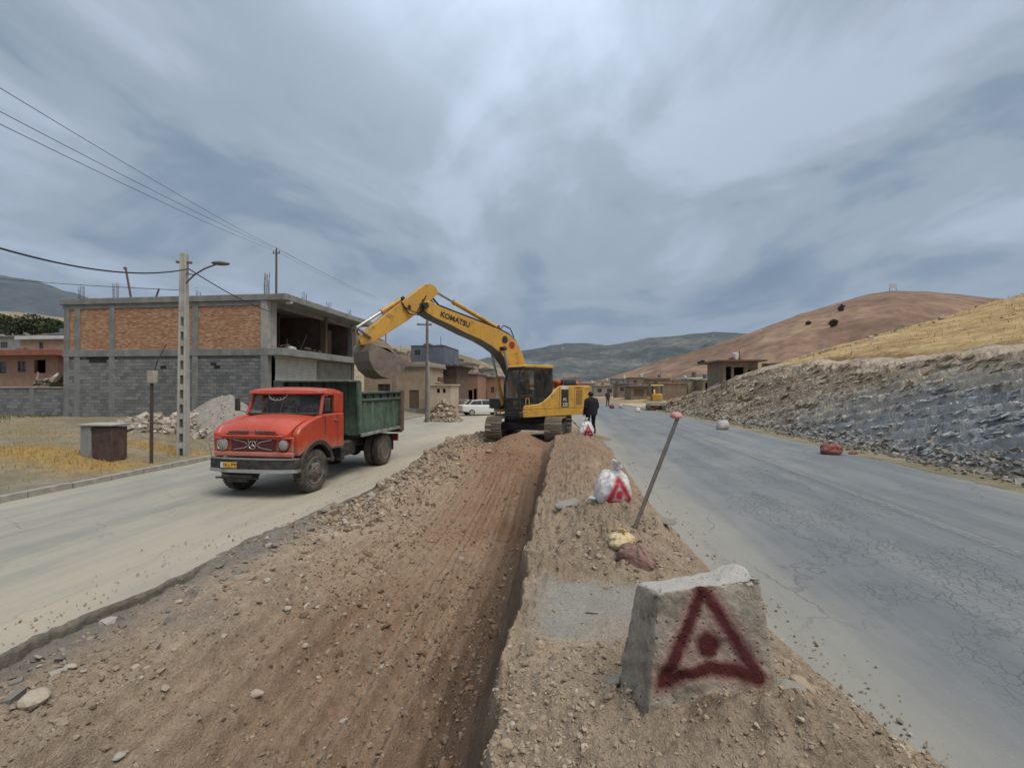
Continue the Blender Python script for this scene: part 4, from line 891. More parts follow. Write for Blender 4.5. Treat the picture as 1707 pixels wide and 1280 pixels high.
# ------------------------------------------------------------ poles and wires
POLEC = M('pole_concrete', (.44, .42, .38), (.32, .30, .27), 3, .9, bmp=.4, streak=.2)
pb = GR(306, 760, .12); pb = (pb[0], pb[1], .1)
P1 = empty('concrete_pole', pb, R(20), 'tall tapered concrete utility pole with recessed holes, beside the brick building', 'utility pole')
H1 = 7.3
m = MB()
w0, w1, d0, d1 = .30, .20, .40, .24
for sx in (-1, 1):   # H-section with openings: two flanges and bridging webs
    V = []
    for k, (w, d) in ((0, (w0, d0)), (1, (w1, d1))):
        z = -.3 if k == 0 else H1
        x_in = sx * (w / 2 - .085 * (w / w0)); x_out = sx * w / 2
        V += [(x_in, -d / 2, z), (x_out, -d / 2, z), (x_out, d / 2, z), (x_in, d / 2, z)]
    m.add(V, [(0, 1, 2, 3), (4, 5, 6, 7), (0, 1, 5, 4), (1, 2, 6, 5), (2, 3, 7, 6), (3, 0, 4, 7)])
m.build('flange', POLEC, P1, bevel=.012)
for k in range(12):
    za = -.2 + k * .52; zb_ = za + .2
    if za > 4.6: continue
    t = (za + .1) / H1; w = w0 + (w1 - w0) * t; d = (d0 + (d1 - d0) * t) * .8
    MB().bx(-w / 2 + .07, w / 2 - .07, -d / 2, d / 2, za, zb_).build('web', POLEC, P1)
MB().box((0, 0, 6.15), (.12, .2, 2.3), taper=.9).build('web', POLEC, P1)
# street lamp on the pole
m = MB(); la = Matrix.Rotation(-R(20), 3, 'Z')
def lp(x, y, z): v = la @ Vector((x, y, z)); return tuple(v)
m.tube([lp(.1, -.05, 6.2), lp(.5, -.1, 6.5), lp(1.0, -.2, 6.68), lp(1.5, -.3, 6.78)], .028, 8).tube([lp(.1, -.05, 6.55), lp(.55, -.1, 6.5)], .02, 6)
m.build('lamp_arm', STEEL, P1)
m = MB().ball(lp(1.72, -.34, 6.80), (.30, .12, .075), 14, 8); m.build('lamp_head', M('lamp_grey', (.12, .12, .125), None, 3, .5), P1, smooth=True)
MB().box((0, 0, 6.98), (.5, .08, .07)).build('wire_bracket', STEEL, P1)
def wire(label, pts, r=.012, sag=.3, n=24, col=None):
    m = MB(); P = []
    for a, b in zip(pts[:-1], pts[1:]):
        for k in range(n + (b == pts[-1])):
            t = k / n; P.append((a[0] + (b[0] - a[0]) * t, a[1] + (b[1] - a[1]) * t, a[2] + (b[2] - a[2]) * t - sag * 4 * t * (1 - t)))
    o = m.tube(P, r, 5).build('overhead_wire', col or CABLE); return tag(o, label, 'wire', 'overhead wires')
CABLE = M('black_cable', (.03, .03, .032), None, 3, .6, bmp=0)
top = (pb[0], pb[1], pb[2] + 6.95); top = PX(313, 447, math.hypot(*pb[:2]) * math.cos(math.atan2(-((313 - 853.5) / 760), 1)))
zcP = (pb[1] * CA - pb[0] * SA)
topP = PX(314, 448, zcP)
wire('thick black cable sagging from upper left to the top of the concrete pole', [PX(-160, 362, zcP - 9), topP], .022, .45)
wire('black cable running from the concrete pole top down to the brick building corner', [topP, PX(452, 520, 25.9)], .02, .15)
wire('thin cable running level from the far left to the concrete pole below its top', [PX(-160, 447, 26), PX(312, 484, zcP + .1)], .012, .15)
# distant pole on the roof line holding three conductors
ip = PX(460, 470, 44)
P2 = empty('line_pole', (ip[0], ip[1], .5), 0, 'thin dark power line pole rising behind the flat roof, three wires on top', 'utility pole')
hz_ = PX(460, 416, 44)[2] - .5
MB().tube([(0, 0, 0), (0, 0, hz_)], [.14, .09], 8).build('shaft', STEEL, P2)
MB().tube([(-.35, 0, hz_ - .35), (.35, 0, hz_ - .35)], .04, 6).build('crossarm', STEEL, P2)
for q in (-.3, 0, .3): MB().lathe([(.03, 0), (.06, .05), (.04, .1), (.06, .15), (.03, .22)], (q, 0, hz_ - (.33 if q else .02)), 'z', 10).build('insulator', M('insulator_brown', (.08, .05, .04), None, 3, .4), P2)
T3 = PX(460, 413, 44)
LN = M('aluminium_wire', (.10, .10, .11), None, 3, .5, bmp=0)
for (py, pw, lb) in ((140, 0, 'uppermost of the three thin power lines crossing the upper left sky'), (179, .3, 'middle one of the three thin power lines crossing the upper left sky'), (200, -.3, 'lowest of the three thin power lines crossing the upper left sky')):
    a = PX(0, py, 12); b = (T3[0] + pw, T3[1], T3[2] - (.2 if pw else 0)); e = PX(632, 497 + (3 if pw else 0), 90)
    a2 = tuple(a[i] + (a[i] - b[i]) * .15 for i in range(3))
    wire(lb, [a2, b, (e[0] + pw, e[1], e[2])], .011, .25, 30, LN)
# wooden pole further down the street
q = GR(712, 697, .3); P3 = empty('wooden_pole', (q[0], q[1], .2), R(10), 'slim concrete and steel utility pole with a short crossarm in front of the blue-grey block', 'utility pole')
MB().tube([(0, 0, -.2), (0, 0, 7.3)], [.15, .09], 10).build('shaft', M('pole_brown', (.20, .165, .15), (.13, .11, .10), 3, .9), P3)
MB().bx(.09, .17, -.06, .06, -.2, 4.3).build('reinforcing_strip', CONC2, P3)
MB().bx(-.75, .35, -.05, .05, 6.95, 7.05).build('crossarm', STEEL, P3)
for q_ in (-.65, .25): MB().lathe([(.03, 0), (.06, .06), (.03, .16)], (q_, 0, 7.05), 'z', 8).build('insulator', WHITE, P3)
q = PX(643, 600, 60); P4 = empty('thin_pole', (q[0], q[1], .2), 0, 'very thin distant pole between the excavator arm and the tan house', 'utility pole')
MB().tube([(0, 0, 0), (0, 0, PX(643, 552, 60)[2] - .2)], [.1, .07], 7).build('shaft', STEEL, P4)

# ------------------------------------------------------------ roadside furniture on the left verge
q0 = GR(134, 776, .12); 
BX = empty('service_cabinet', (q0[0], q0[1], .12), R(4), 'grey service cabinet with a dark red front panel and pale lid on the dry verge', 'cabinet')
GM = M('cabinet_grey', (.27, .28, .29), (.20, .21, .21), 3, .6, dust=.3, streak=.3); DR = M('cabinet_red', (.085, .045, .042), (.05, .03, .03), 4, .6, dust=.25)
Wd = 1.0
MB().bx(0, .34, 0, .6, 0, 1.24).build('side_post', GM, BX, bevel=.02)
MB().bx(.342, Wd, .05, .6, .14, 1.2).build('front_panel', DR, BX, bevel=.015)
MB().bx(.45, Wd - .05, .06, .5, 0, .138).build('plinth', CONC, BX)
MB().bx(-.05, Wd + .07, -.06, .66, 1.242, 1.31).build('lid', CONC2, BX, bevel=.02)
q = GR(253, 773, .12)
SP = empty('steel_post', (q[0], q[1], .1), 0, 'dark rusty steel post with a small pale box on top, right of the cabinet', 'post')
MB().tube([(0, 0, 0), (0, 0, 2.62)], .048, 10).build('shaft', M('dark_rust', (.055, .042, .04), (.09, .055, .04), 6, .8), SP, smooth=True)
MB().bx(-.1, .14, -.08, .08, 2.62, 3.02).build('meter_box', M('box_tan', (.42, .37, .27), None, 4, .7), SP, bevel=.015)
MB().tube([(.1, 0, 3.0), (.2, 0, 3.35), (.22, .3, 3.9)], .015, 5).build('conduit', CABLE, SP)

# gravel pile and broken bricks by the pole
def pile(name, label, c, rx, ry, h, mat, seed, nst, smat, cat, sz=.07):
    a = np.linspace(0, 2 * np.pi, 64); r = np.linspace(0, 1.05, 26); A_, R_ = np.meshgrid(a, r)
    X = c[0] + rx * R_ * np.cos(A_); Y = c[1] + ry * R_ * np.sin(A_); f = np.maximum(0, 1 - R_ ** 1.35)
    base = ground_z(np.array([[c[0]]]), np.array([[c[1]]]))[0, 0]
    Z = ground_z(X, Y) - .12 * (R_ > .9) + h * f * (1 + .6 * fbm(X * 1.2, Y * 1.2, seed)) + .07 * fbm(X * 5, Y * 5, seed + 1) * (R_ < 1.02)
    o = grid(name, X, Y, Z, mat, True); tag(o, label, cat)
    rg = np.random.default_rng(seed); aa = rg.uniform(0, 2 * np.pi, nst); rr = np.sqrt(rg.uniform(0, 1, nst)) * 1.05
    x = c[0] + rx * rr * np.cos(aa); y = c[1] + ry * rr * np.sin(aa)
    z = ground_z(x[None], y[None])[0] + h * np.maximum(0, 1 - rr ** 1.35) * (1 + .6 * fbm(x * 1.2, y * 1.2, seed)); S = np.clip(np.exp(rg.normal(math.log(sz), .45, nst)), .02, .25)
    s = scatter('pile_stones', np.stack([x, y, z + S * .3], -1), S, smat, seed=seed, angular=True); s.parent = o; return o
GRV = M('grey_gravel', (.30, .27, .235), (.21, .19, .165), 6, .95, bmp=.9, bscale=60)
c = PX(385, 690, 21.5); pile('gravel_pile', 'smooth grey-brown gravel pile between the pole and the truck', c, 3.1, 2.2, 1.65, GRV, 201, 700, STONES, 'gravel pile', .022)
c = PX(330, 700, 20.5); pile('rubble_pile', 'heap of pale broken bricks and stones behind the concrete pole', c, 1.8, 1.3, .85, GRV, 202, 420, RUBST, 'rubble pile', .10)
c = PX(245, 705, 20.5); pile('sand_pile', 'low grey pile with pinkish rubble on top, behind the steel post', c, 2.2, 1.3, .6, GRV, 203, 380, RUBST, 'rubble pile', .09)
c = PX(740, 690, 35); pile('stone_pile', 'tall dark brown heap of earth and stone beside the slim pole', c, 1.7, 1.5, 1.9, MUD, 204, 500, STONES, 'earth heap', .10)
c = PX(712, 697, 31); pile('earth_heap', 'low yellowish earth heap at the foot of the slim pole', c, 2.2, 1.2, .3, VERGE, 205, 260, STONES, 'earth heap', .07)
c = PX(95, 618, 31.5); 
# junk and broken masonry leaning over the compound wall
y = rng.uniform(0, 1, 160); xw = np.interp(y, [0, 1], [wl.location.x + 12, C0[0] - 13.3]); 
g = scatter('wall_top_rubble', np.stack([rng.uniform(C0[0] - 17.5, C0[0] - 13.6, 160), C0[1] + rng.uniform(.8, 3.2, 160), rng.uniform(1.2, 3.3, 160)], -1), rng.uniform(.12, .45, 160), RUBST, flat=(.7, .3), seed=22, angular=True)

# ------------------------------------------------------------ grass, bushes, trees
def blades(name, n, area, hgt, mat, seed, dens=None, wid=.012):
    rg = np.random.default_rng(seed); x = rg.uniform(area[0], area[1], n); y = rg.uniform(area[2], area[3], n)
    if dens is not None: k = rg.uniform(0, 1, n) < dens(x, y); x, y = x[k], y[k]
    n = len(x); z = ground_z(x[None], y[None])[0]; a = rg.uniform(0, 2 * np.pi, n); h = hgt * rg.uniform(.4, 1.3, n); l = rg.uniform(.1, .6, n) * h
    b = rg.uniform(0, 2 * np.pi, n)
    p = np.stack([x, y, z - .02], -1); w = np.stack([np.cos(a), np.sin(a), a * 0], -1) * wid
    tip = p + np.stack([np.cos(b) * l, np.sin(b) * l, h], -1)
    V = np.stack([p - w, p + w, tip], 1).reshape(-1, 3); return tag(rawmesh(name, V, np.arange(n * 3).reshape(-1, 3), mat), kind='stuff')
DG = island_mat('dry_grass_blades', [(0, (.24, .18, .07)), (.4, (.38, .28, .12)), (.8, (.46, .34, .15)), (1, (.22, .22, .09))], bmp=0)
OG = island_mat('orange_grass_blades', [(0, (.40, .23, .05)), (.6, (.54, .33, .08)), (1, (.36, .28, .10))], bmp=0)
GG = island_mat('olive_weeds', [(0, (.08, .09, .04)), (.6, (.14, .14, .06)), (1, (.22, .19, .09))], bmp=0)
blades('dry_grass', 26000, (-34, -13.1, 9, 30), .13, DG, 301, lambda x, y: np.clip(.15 + 2.2 * fbm(x * .5, y * .5, 77), 0, 1))
blades('orange_grass', 11000, (-21, -13.1, 9.5, 17), .11, OG, 302, lambda x, y: np.clip(1.6 * np.exp(-(((x - p1[0] - .2) / 2.6) ** 2 + ((y - p1[1] - .4) / .9) ** 2)) + 1.3 * np.exp(-(((x - p2[0]) / 2.2) ** 2 + ((y - p2[1] - .3) / .5) ** 2)), 0, 1))
blades('green_weeds', 14000, (-34, -14, 19, 26), .28, GG, 303, lambda x, y: np.clip(4 * fbm(x * .4, y * .4, 78), 0, 1) * ss(19, 22, y), wid=.02)
def bush(name, label, c, r, h, mat, seed, cat='bush', group=None, n=900, trunk=0, leaf=.1):
    root = empty(name, c, 0, label, cat, group); rg = np.random.default_rng(seed)
    k = 9; ctr = rg.normal(0, .38, (k, 3)) * (r, r, h * .5) + (0, 0, h * .55 + trunk); rad = rg.uniform(.3, .6, k)
    i = rg.integers(0, k, n); d = rg.normal(0, 1, (n, 3)); d /= np.linalg.norm(d, axis=1)[:, None]; d *= (rg.uniform(.5, 1, n) ** .5 * rad[i])[:, None] * (r, r, h * .55)
    P = ctr[i] + d; P[:, 2] = np.maximum(P[:, 2], .03)
    A = rg.normal(0, 1, (n, 3)); A /= np.linalg.norm(A, axis=1)[:, None]; B = np.cross(A, rg.normal(0, 1, (n, 3))); B /= np.linalg.norm(B, axis=1)[:, None]
    s = (leaf * rg.uniform(.6, 1.4, n))[:, None]; V = np.stack([P - A * s, P + B * s * .7, P + A * s, P - B * s * .7], 1).reshape(-1, 3)
    o = rawmesh('crown', V, np.arange(n * 4).reshape(-1, 4), mat, parent=root)
    m = MB(); 
    for j in range(5): m.tube([(0, 0, -.3), (rg.normal(0, .1) * r, rg.normal(0, .1) * r, trunk + h * .2), tuple(ctr[j])], [.05 * r + .02, .035 * r + .015, .01], 6)
    m.build('trunk', TIMBER, root); return root
LEAF = island_mat('dark_leaves', [(0, (.03, .045, .02)), (.5, (.055, .075, .032)), (1, (.09, .10, .05))], bmp=0)
LEAF2 = island_mat('dusty_leaves', [(0, (.06, .06, .035)), (.5, (.09, .085, .05)), (1, (.13, .12, .07))], bmp=0)
for i, (px, py, zc, r, h, lb) in enumerate([(28, 548, 105, 4.0, 4.5, 'dark green tree standing at the far left behind the grey house'), (62, 546, 108, 4.5, 5, 'widest dark green tree behind the houses at the far left'), (93, 551, 102, 3.0, 3.6, 'small dark tree touching the brick building roofline at left')]):
    q = PX(px, py, zc); bush('dark_tree', lb, (q[0], q[1], q[2] - 3), r, h, LEAF, 400 + i, 'tree', 'trees behind the far-left houses', 2600, 1.0, .28)
bpy.context.view_layer.update(); HILL = bpy.data.objects['red_brown_hill']
def on_hill(px, py):
    d = Vector(PX(px, py, 10)) - Vector((0, 0, CAMH)); ok, l, n_, i_ = HILL.ray_cast(Vector((0, 0, CAMH)), d.normalized())
    return l if ok else Vector(PX(px, py, 255))
for i, (px, py, zc, r, lb) in enumerate([(1403, 514, 250, 1.9, 'upper dark bush near the crest of the red hill'), (1390, 540, 225, 2.1, 'largest round dark bush halfway up the red hill'), (1348, 537, 235, 1.0, 'small dark bush on the red hill left of the large one'), (1170, 602, 250, 1.3, 'tiny dark bush low on the left foot of the red hill')]):
    q = on_hill(px, py + 4); bush('hill_bush', lb, (q[0], q[1], q[2] - .4), r, r * 1.5, LEAF2, 420 + i, 'bush', 'bushes on the red hill', 500, 0, .35)
# tufts on the grassy slope and the rim of the rock cut
rg = np.random.default_rng(9); n = 700; y = rg.uniform(8, 60, n); x = X0R - bend(y) + 4.4 + np.abs(rg.normal(0, 9, n)); 
z = ground_z(x[None], y[None])[0]; k = fbm(x * .2, y * .2, 88) > .0
g = scatter('slope_stones', np.stack([x[k], y[k], z[k] + .02], -1), np.clip(np.exp(rg.normal(math.log(.10), .5, k.sum())), .03, .35), STONES, flat=(.8, .4), seed=31, angular=True)
blades('slope_grass', 9000, (11, 46, 6, 56), .20, DG, 304, lambda x, y: (x > X0R - bend(y) + 4.2) * np.clip(.6 + 1.5 * fbm(x * .4, y * .4, 79), 0, 1), wid=.02)

q = PX(659, 712, 33); gp = empty('gate_pillar', (q[0], q[1], .1), 0, 'brown masonry gate pillar standing just behind the tail of the dump truck', 'pillar')
MB().bx(-.2, .2, -.2, .2, -.2, 4.7).build('shaft', MUD, gp, bevel=.02); MB().bx(-.26, .26, -.26, .26, 4.701, 4.85).build('cap', CONC, gp)
# heaped earth and a low broken wall along the left street
wl2 = empty('low_street_wall', W(-7.6, 45, 0), 0, 'low broken mud wall between the tan house and the cream gate house', 'wall')
L = brickwork('x', None, None, 0, 3.4, -.1, 1.5, 0, .34, .16, .03, seed=19, jit=.05); MB().bx(0, 3.4, .04, .3, -.3, 1.45).build('wall_core', MUD, wl2); bricks_stuff('stones', RUBST, wl2, L, depth=.08)

# more of the village, small and far
vl = [('tan_house', 'pale tan house stepping up the slope behind the tan plastered house', 640, 668, 588, 75, TAN, [(646, 594, 652, 602, 'win')]),
 ('pale_house', 'cream upper house left of the blue-grey block', 664, 688, 594, 80, CREAM, [(670, 600, 677, 608, 'win')]),
 ('slope_house', 'tan house on the slope right of the dark-roofed house', 762, 790, 607, 95, TAN, [(768, 612, 774, 619, 'win'), (780, 612, 785, 619, 'win')]),
 ('slope_house', 'grey house on the slope above the brick shop', 792, 822, 616, 100, GREYP, [(800, 620, 806, 627, 'win')]),
 ('slope_house', 'highest small mud house on the slope right of the blue-grey block', 744, 764, 598, 110, MUD, [(750, 602, 756, 608, 'win')]),
 ('far_house', 'tiny far house glimpsed between excavator counterweight and the pale house', 960, 992, 640, 140, TAN, [(970, 645, 976, 650, 'win')]),
 ('far_house', 'tiny grey far house above the long stone house', 1020, 1046, 632, 130, GREYP, [(1026, 636, 1031, 641, 'win')]),
 ('far_house', 'tiny mud far house above the brown-shuttered house', 1050, 1076, 630, 120, MUD, [(1056, 634, 1062, 640, 'win')]),
 ('far_house', 'tiny far house with pale walls at the foot of the far mountain', 996, 1016, 636, 160, CREAM, [(1002, 639, 1007, 643, 'win')]),
 ('far_house', 'pinkish far house left of the whitewashed hut', 1116, 1150, 634, 100, PINKT, [(1122, 638, 1128, 645, 'win'), (1136, 638, 1142, 645, 'win')])]
for nm, lb, a_, b_, yt, zc, mt, wn in vl:
    zt = PX(a_, yt, zc)[2]; house(nm, lb, a_, b_, yt, zc, 6, mt, max(.2, zt - 3.4 - (.3 if zt < 4 else 0)) if zt > 4.2 else .2, CONC, .2, wn)
# ------------------------------------------------------------ text as flat print
def text_mesh(txt, size, mat, name='lettering', parent=None, depth=.002, bold=0.0, shear=0.0, sx=1.0):
    cu = bpy.data.curves.new(name, 'FONT'); cu.body = txt; cu.size = size; cu.extrude = depth; cu.offset = bold; cu.shear = shear
    cu.align_x = 'CENTER'; cu.align_y = 'CENTER'; cu.resolution_u = 3
    t = bpy.data.objects.new(name, cu); COL.objects.link(t); bpy.context.view_layer.update()
    me = bpy.data.meshes.new_from_object(t.evaluated_get(bpy.context.evaluated_depsgraph_get())); bpy.data.objects.remove(t)
    me.materials.clear(); me.materials.append(mat); me.transform(Matrix.Diagonal((sx, 1, 1, 1)))
    o = bpy.data.objects.new(name, me); COL.objects.link(o); o.parent = parent; return o
def curved(n, r, a0, a1, c=(0, 0)): return [(c[0] + r * math.cos(a0 + (a1 - a0) * k / n), c[1] + r * math.sin(a0 + (a1 - a0) * k / n)) for k in range(n + 1)]

# ------------------------------------------------------------ vehicle materials
RED = M('truck_red', (.52, .052, .018), (.43, .042, .016), 1.5, .40, bmp=.03, low=(.75, 1.35), grime=.35, dust=.12, coat=.25, streak=.12, spec=.5)
MAROON = M('grille_maroon', (.17, .03, .035), (.11, .022, .025), 3, .5, bmp=.05, dust=.2)
GRN = M('tipper_green', (.05, .125, .085), (.033, .085, .06), 2.2, .55, bmp=.08, dust=.42, streak=.3, grime=.5)
BLK = M('chassis_black', (.018, .018, .019), (.035, .032, .03), 4, .6, bmp=.1, dust=.25)
RUB = M('tyre_rubber', (.028, .027, .027), (.05, .046, .042), 5, .85, bmp=.3, dust=.5)
RIM = M('wheel_steel', (.13, .115, .11), (.085, .072, .068), 5, .65, .2, bmp=.1, dust=.55)
CHR = M('dull_chrome', (.55, .54, .53), (.38, .37, .36), 6, .3, .8, bmp=.02, dust=.25)
LENS = M('lamp_lens', (.30, .29, .26), (.22, .21, .19), 5, .12, bmp=0, spec=.8)
AMB = M('amber_lens', (.55, .22, .03), None, 5, .2, bmp=0)
WSG = glass('windscreen', (.025, .03, .035), .42)
SEATM = M('seat_cloth', (.10, .045, .04), (.06, .03, .03), 4, .9)
DIRT = M('hauled_earth', (.21, .155, .11), (.13, .095, .07), 6, .95, bmp=.9, bscale=12)
TAILB = M('rusty_tailgate', (.13, .085, .06), (.085, .062, .05), 3, .85, bmp=.25, dust=.35)

def tyre(mb, c, r, w, n=40, m=0, side=1):
    prof = [(r * .60, -w * .42), (r * .74, -w * .5), (r * .93, -w * .47), (r * .985, -w * .38), (r, -w * .2), (r, w * .2), (r * .985, w * .38), (r * .93, w * .47), (r * .74, w * .5), (r * .60, w * .42)]
    return mb.lathe(prof, c, 'x', n, m)
def wheel(parent, c, r, w, out, dual=False, rz=0):
    wl = MB(); tyre(wl, (0, 0, 0), r, w)
    if dual: tyre(wl, (-out * (w + .04), 0, 0), r, w)
    for k in range(44):            # tread lugs
        a = 2 * math.pi * k / 44
        for s in (-1, 1): wl.box((s * w * .24, (r - .001) * math.sin(a + s * .03), (r - .001) * math.cos(a + s * .03)), (w * .40, .036, .012), rx=-a - s * .03)
    T_ = wl.build('wheel', RUB, parent, smooth=True, loc=c); T_.rotation_euler = (0, 0, rz)
    s = out; q = w * .5; R_ = MB()
    inn = q - (.16 if dual else .02)
    R_.lathe([(r * .64, s * (q - .02)), (r * .62, s * (q + .005)), (r * .57, s * (q - .01)), (r * .55, s * (inn - .06)), (r * .30, s * (inn - (.09 if dual else -.05))), (r * .27, s * (inn - (.08 if dual else -.055))), (r * .20, s * (inn + .02 + (0 if dual else .04))), (r * .17, s * (inn + .07 + (0 if dual else .02))), (.01, s * (inn + .075 + (0 if dual else .02)))], (0, 0, 0), 'x', 28)
    ro = R_.build('rim', RIM, T_, smooth=True)
    H = MB()
    for k in range(6):
        a = 2 * math.pi * k / 6; H.lathe([(.055, -.006), (.055, .006)], (s * (inn + (-.07 if dual else .012)), r * .43 * math.sin(a), r * .43 * math.cos(a)), 'x', 10)
    H.build('hand_hole', BLK, T_)
    N_ = MB()
    for k in range(8):
        a = 2 * math.pi * k / 8; N_.lathe([(.018, -.02), (.018, .03)], (s * (inn + (-.06 if dual else .065)), r * .25 * math.sin(a), r * .25 * math.cos(a)), 'x', 6)
    N_.build('wheel_nuts', RIM, T_)
    return T_

# ------------------------------------------------------------ the dump truck
def truck():
    hd = (-.155, -.988); fa = (-4.95 - .988 * 1.02, 11.38 + .155 * 1.02)
    o = W(*fa, 0.0); T = empty('dump_truck', (o[0], o[1], 0.0), math.pi - .0353, 'red-cabbed dump truck with a green tipper body, facing the camera on the left carriageway', 'dump truck'); T.scale = (.96, 1, .985)
    # local: +y forward, -x is the side towards the trench
    WR = .535
    # --- body sides with wheel arches, as one shell with the rear of the cab
    for s in (-1, 1):
        arc = curved(12, .66, 0, math.pi, (0, .60))
        prof = [(.74, 1.06), (.70, .98)] + [(p[0], p[1]) for p in arc if p[1] >= .98] + [(-.72, .98), (-1.28, .98), (-1.30, 1.02), (-1.30, 1.93), (-.34, 1.93), (.0, 1.875), (.34, 1.79), (.66, 1.66), (.78, 1.52)]
        x0, x1 = s * 1.165, s * 1.0
        MB().prism(prof, x0, x1, 'x').build('fender', RED, T, bevel=.05, seg=3)
        # black flare round the arch
        f = MB(); ar2 = curved(16, .70, .10, math.pi - .10, (0, .60)); ar3 = curved(16, .60, .10, math.pi - .10, (0, .60))
        for k in range(16):
            V = [(s * 1.10, *ar3[k]), (s * 1.215, *ar3[k]), (s * 1.215, *ar2[k]), (s * 1.10, *ar2[k]), (s * 1.10, *ar3[k + 1]), (s * 1.215, *ar3[k + 1]), (s * 1.215, *ar2[k + 1]), (s * 1.10, *ar2[k + 1])]
            f.add(V, [(0, 1, 5, 4), (1, 2, 6, 5), (2, 3, 7, 6), (3, 0, 4, 7)])
        f.build('wheel_flare', BLK, T)
        MB().prism([(-.64, .62), (-.64, 1.3), (-.60, 1.3), (-.60, .62)], s * .70, s * 1.12, 'x').build('mudguard', BLK, T)
    # --- bonnet and front, lofted
    sec = [  # y, half width, bottom, side height, top, crown
        (-.42, .99, 1.2, 1.88, 1.955), (-.05, .99, 1.2, 1.85, 1.94), (.20, .99, 1.3, 1.82, 1.915), (.45, .985, 1.4, 1.76, 1.87), (.66, .975, 1.44, 1.66, 1.80), (.78, .95, 1.452, 1.56, 1.71), (.84, .92, 1.452, 1.52, 1.62), (.86, .90, 1.46, 1.50, 1.555)]
    V = []; n = 13
    for (y, w, zb, zs, zt) in sec:
        ring = [(-w, zb)]
        for k in range(n - 2):
            t = -1 + 2 * k / (n - 3); ring.append((w * t * (1.0 if abs(t) < .99 else 1), zt - (zt - zs) * abs(t) ** 2.6))
        ring.append((w, zb)); V += [(x, y, z) for x, z in ring]
    F = [(i * n + k, i * n + k + 1, (i + 1) * n + k + 1, (i + 1) * n + k) for i in range(len(sec) - 1) for k in range(n - 1)]
    F += [tuple(range(n))[::-1], tuple(range((len(sec) - 1) * n, len(sec) * n))]
    F += [(i * n, (i + 1) * n, (i + 1) * n + n - 1, i * n + n - 1) for i in range(len(sec) - 1)]
    b = MB().add(V, F).build('bonnet', RED, T, smooth=True)
    m = MB()                                    # raised pressing and slots above the grille
    m.box((0, .868, 1.47), (1.66, .05, .05)).build('bonnet_lip', RED, T, bevel=.02)
    for s in (-1, 1):
        MB().box((s * .36, .862, 1.575), (.56, .012, .028), ry=s * .03).build('air_slot', BLK, T)
        MB().box((s * .40, .866, 1.525), (.60, .012, .022), ry=s * .03).build('air_slot', BLK, T)
        MB().box((s * .985, .28, 1.62), (.02, .26, .035), rx=.15).build('air_slot', BLK, T)
    t = text_mesh('MERCEDES BENZ', .075, CHR, 'bonnet_lettering', T, .003, .0, 0, 1.15); t.rotation_euler = (math.pi / 2, 0, math.pi); t.location = (0, .871, 1.60)
    # --- front panel with grille opening
    fp = MB(); fp.bx(-1.06, 1.06, .60, .86, .98, 1.10); fp.build('valance', RED, T, bevel=.04, seg=3)
    MB().bx(-1.06, 1.06, .55, .80, 1.102, 1.45).build('front_panel', RED, T, bevel=.03)
    MB().bx(-1.04, 1.04, .801, .87, 1.40, 1.448).build('front_rim', RED, T, bevel=.015)
    g = MB().bx(-.60, .60, .802, .822, 1.13, 1.39).build('grille', MAROON, T)
    for k in range(7): MB().bx(-.59, .59, .823, .835, 1.145 + k * .035, 1.155 + k * .035).build('grille_bar', MAROON, g)
    m = MB()
    for s in (-1, 1):
        m.tube([(s * .52, .845, 1.385), (s * .22, .845, 1.33), (s * .13, .845, 1.27)], .011, 6); m.tube([(s * .13, .845, 1.24), (s * .22, .845, 1.19), (s * .52, .845, 1.145)], .011, 6)
        m.tube([(s * .12, .845, 1.38), (s * .10, .845, 1.33)], .009, 6)
    m.build('grille_trim', CHR, g)['kind'] = 'stuff'
    st = MB(); ring = [(.095 * math.sin(a), .85, 1.26 + .095 * math.cos(a)) for a in [2 * math.pi * k / 24 for k in range(25)]]
    st.tube(ring, .011, 6, caps=False)
    for k in range(3):
        a = 2 * math.pi * k / 3; st.add([(0, .865, 1.26), (.095 * math.sin(a), .85, 1.26 + .095 * math.cos(a)), (.02 * math.sin(a + 1.05), .85, 1.26 + .02 * math.cos(a + 1.05)), (.02 * math.sin(a - 1.05), .85, 1.26 + .02 * math.cos(a - 1.05))], [(0, 1, 2), (0, 3, 1), (1, 3, 2)])
    st.build('star_emblem', CHR, T)
    for s in (-1, 1):
        MB().lathe([(.155, .78), (.155, .845), (.135, .86), (.12, .845)], (s * .83, 0, 1.27), 'y', 26).build('lamp_surround', MAROON if s < 0 else CHR, T, smooth=True)
        hl = MB().lathe([(.13, .82), (.125, .852), (.09, .878), (.03, .888)], (s * .83, 0, 1.27), 'y', 26).build('headlight', LENS, T, smooth=True)
        MB().ball((s * 1.08, .62, 1.34), (.045, .07, .05), 10, 6).build('indicator', AMB, T, smooth=True)
    # --- bumper
    bp = MB(); pr = []
    for k in range(13):
        x = -1.16 + 2.32 * k / 12; y = .98 - .16 * (abs(x) / 1.16) ** 3; pr.append((x, y))
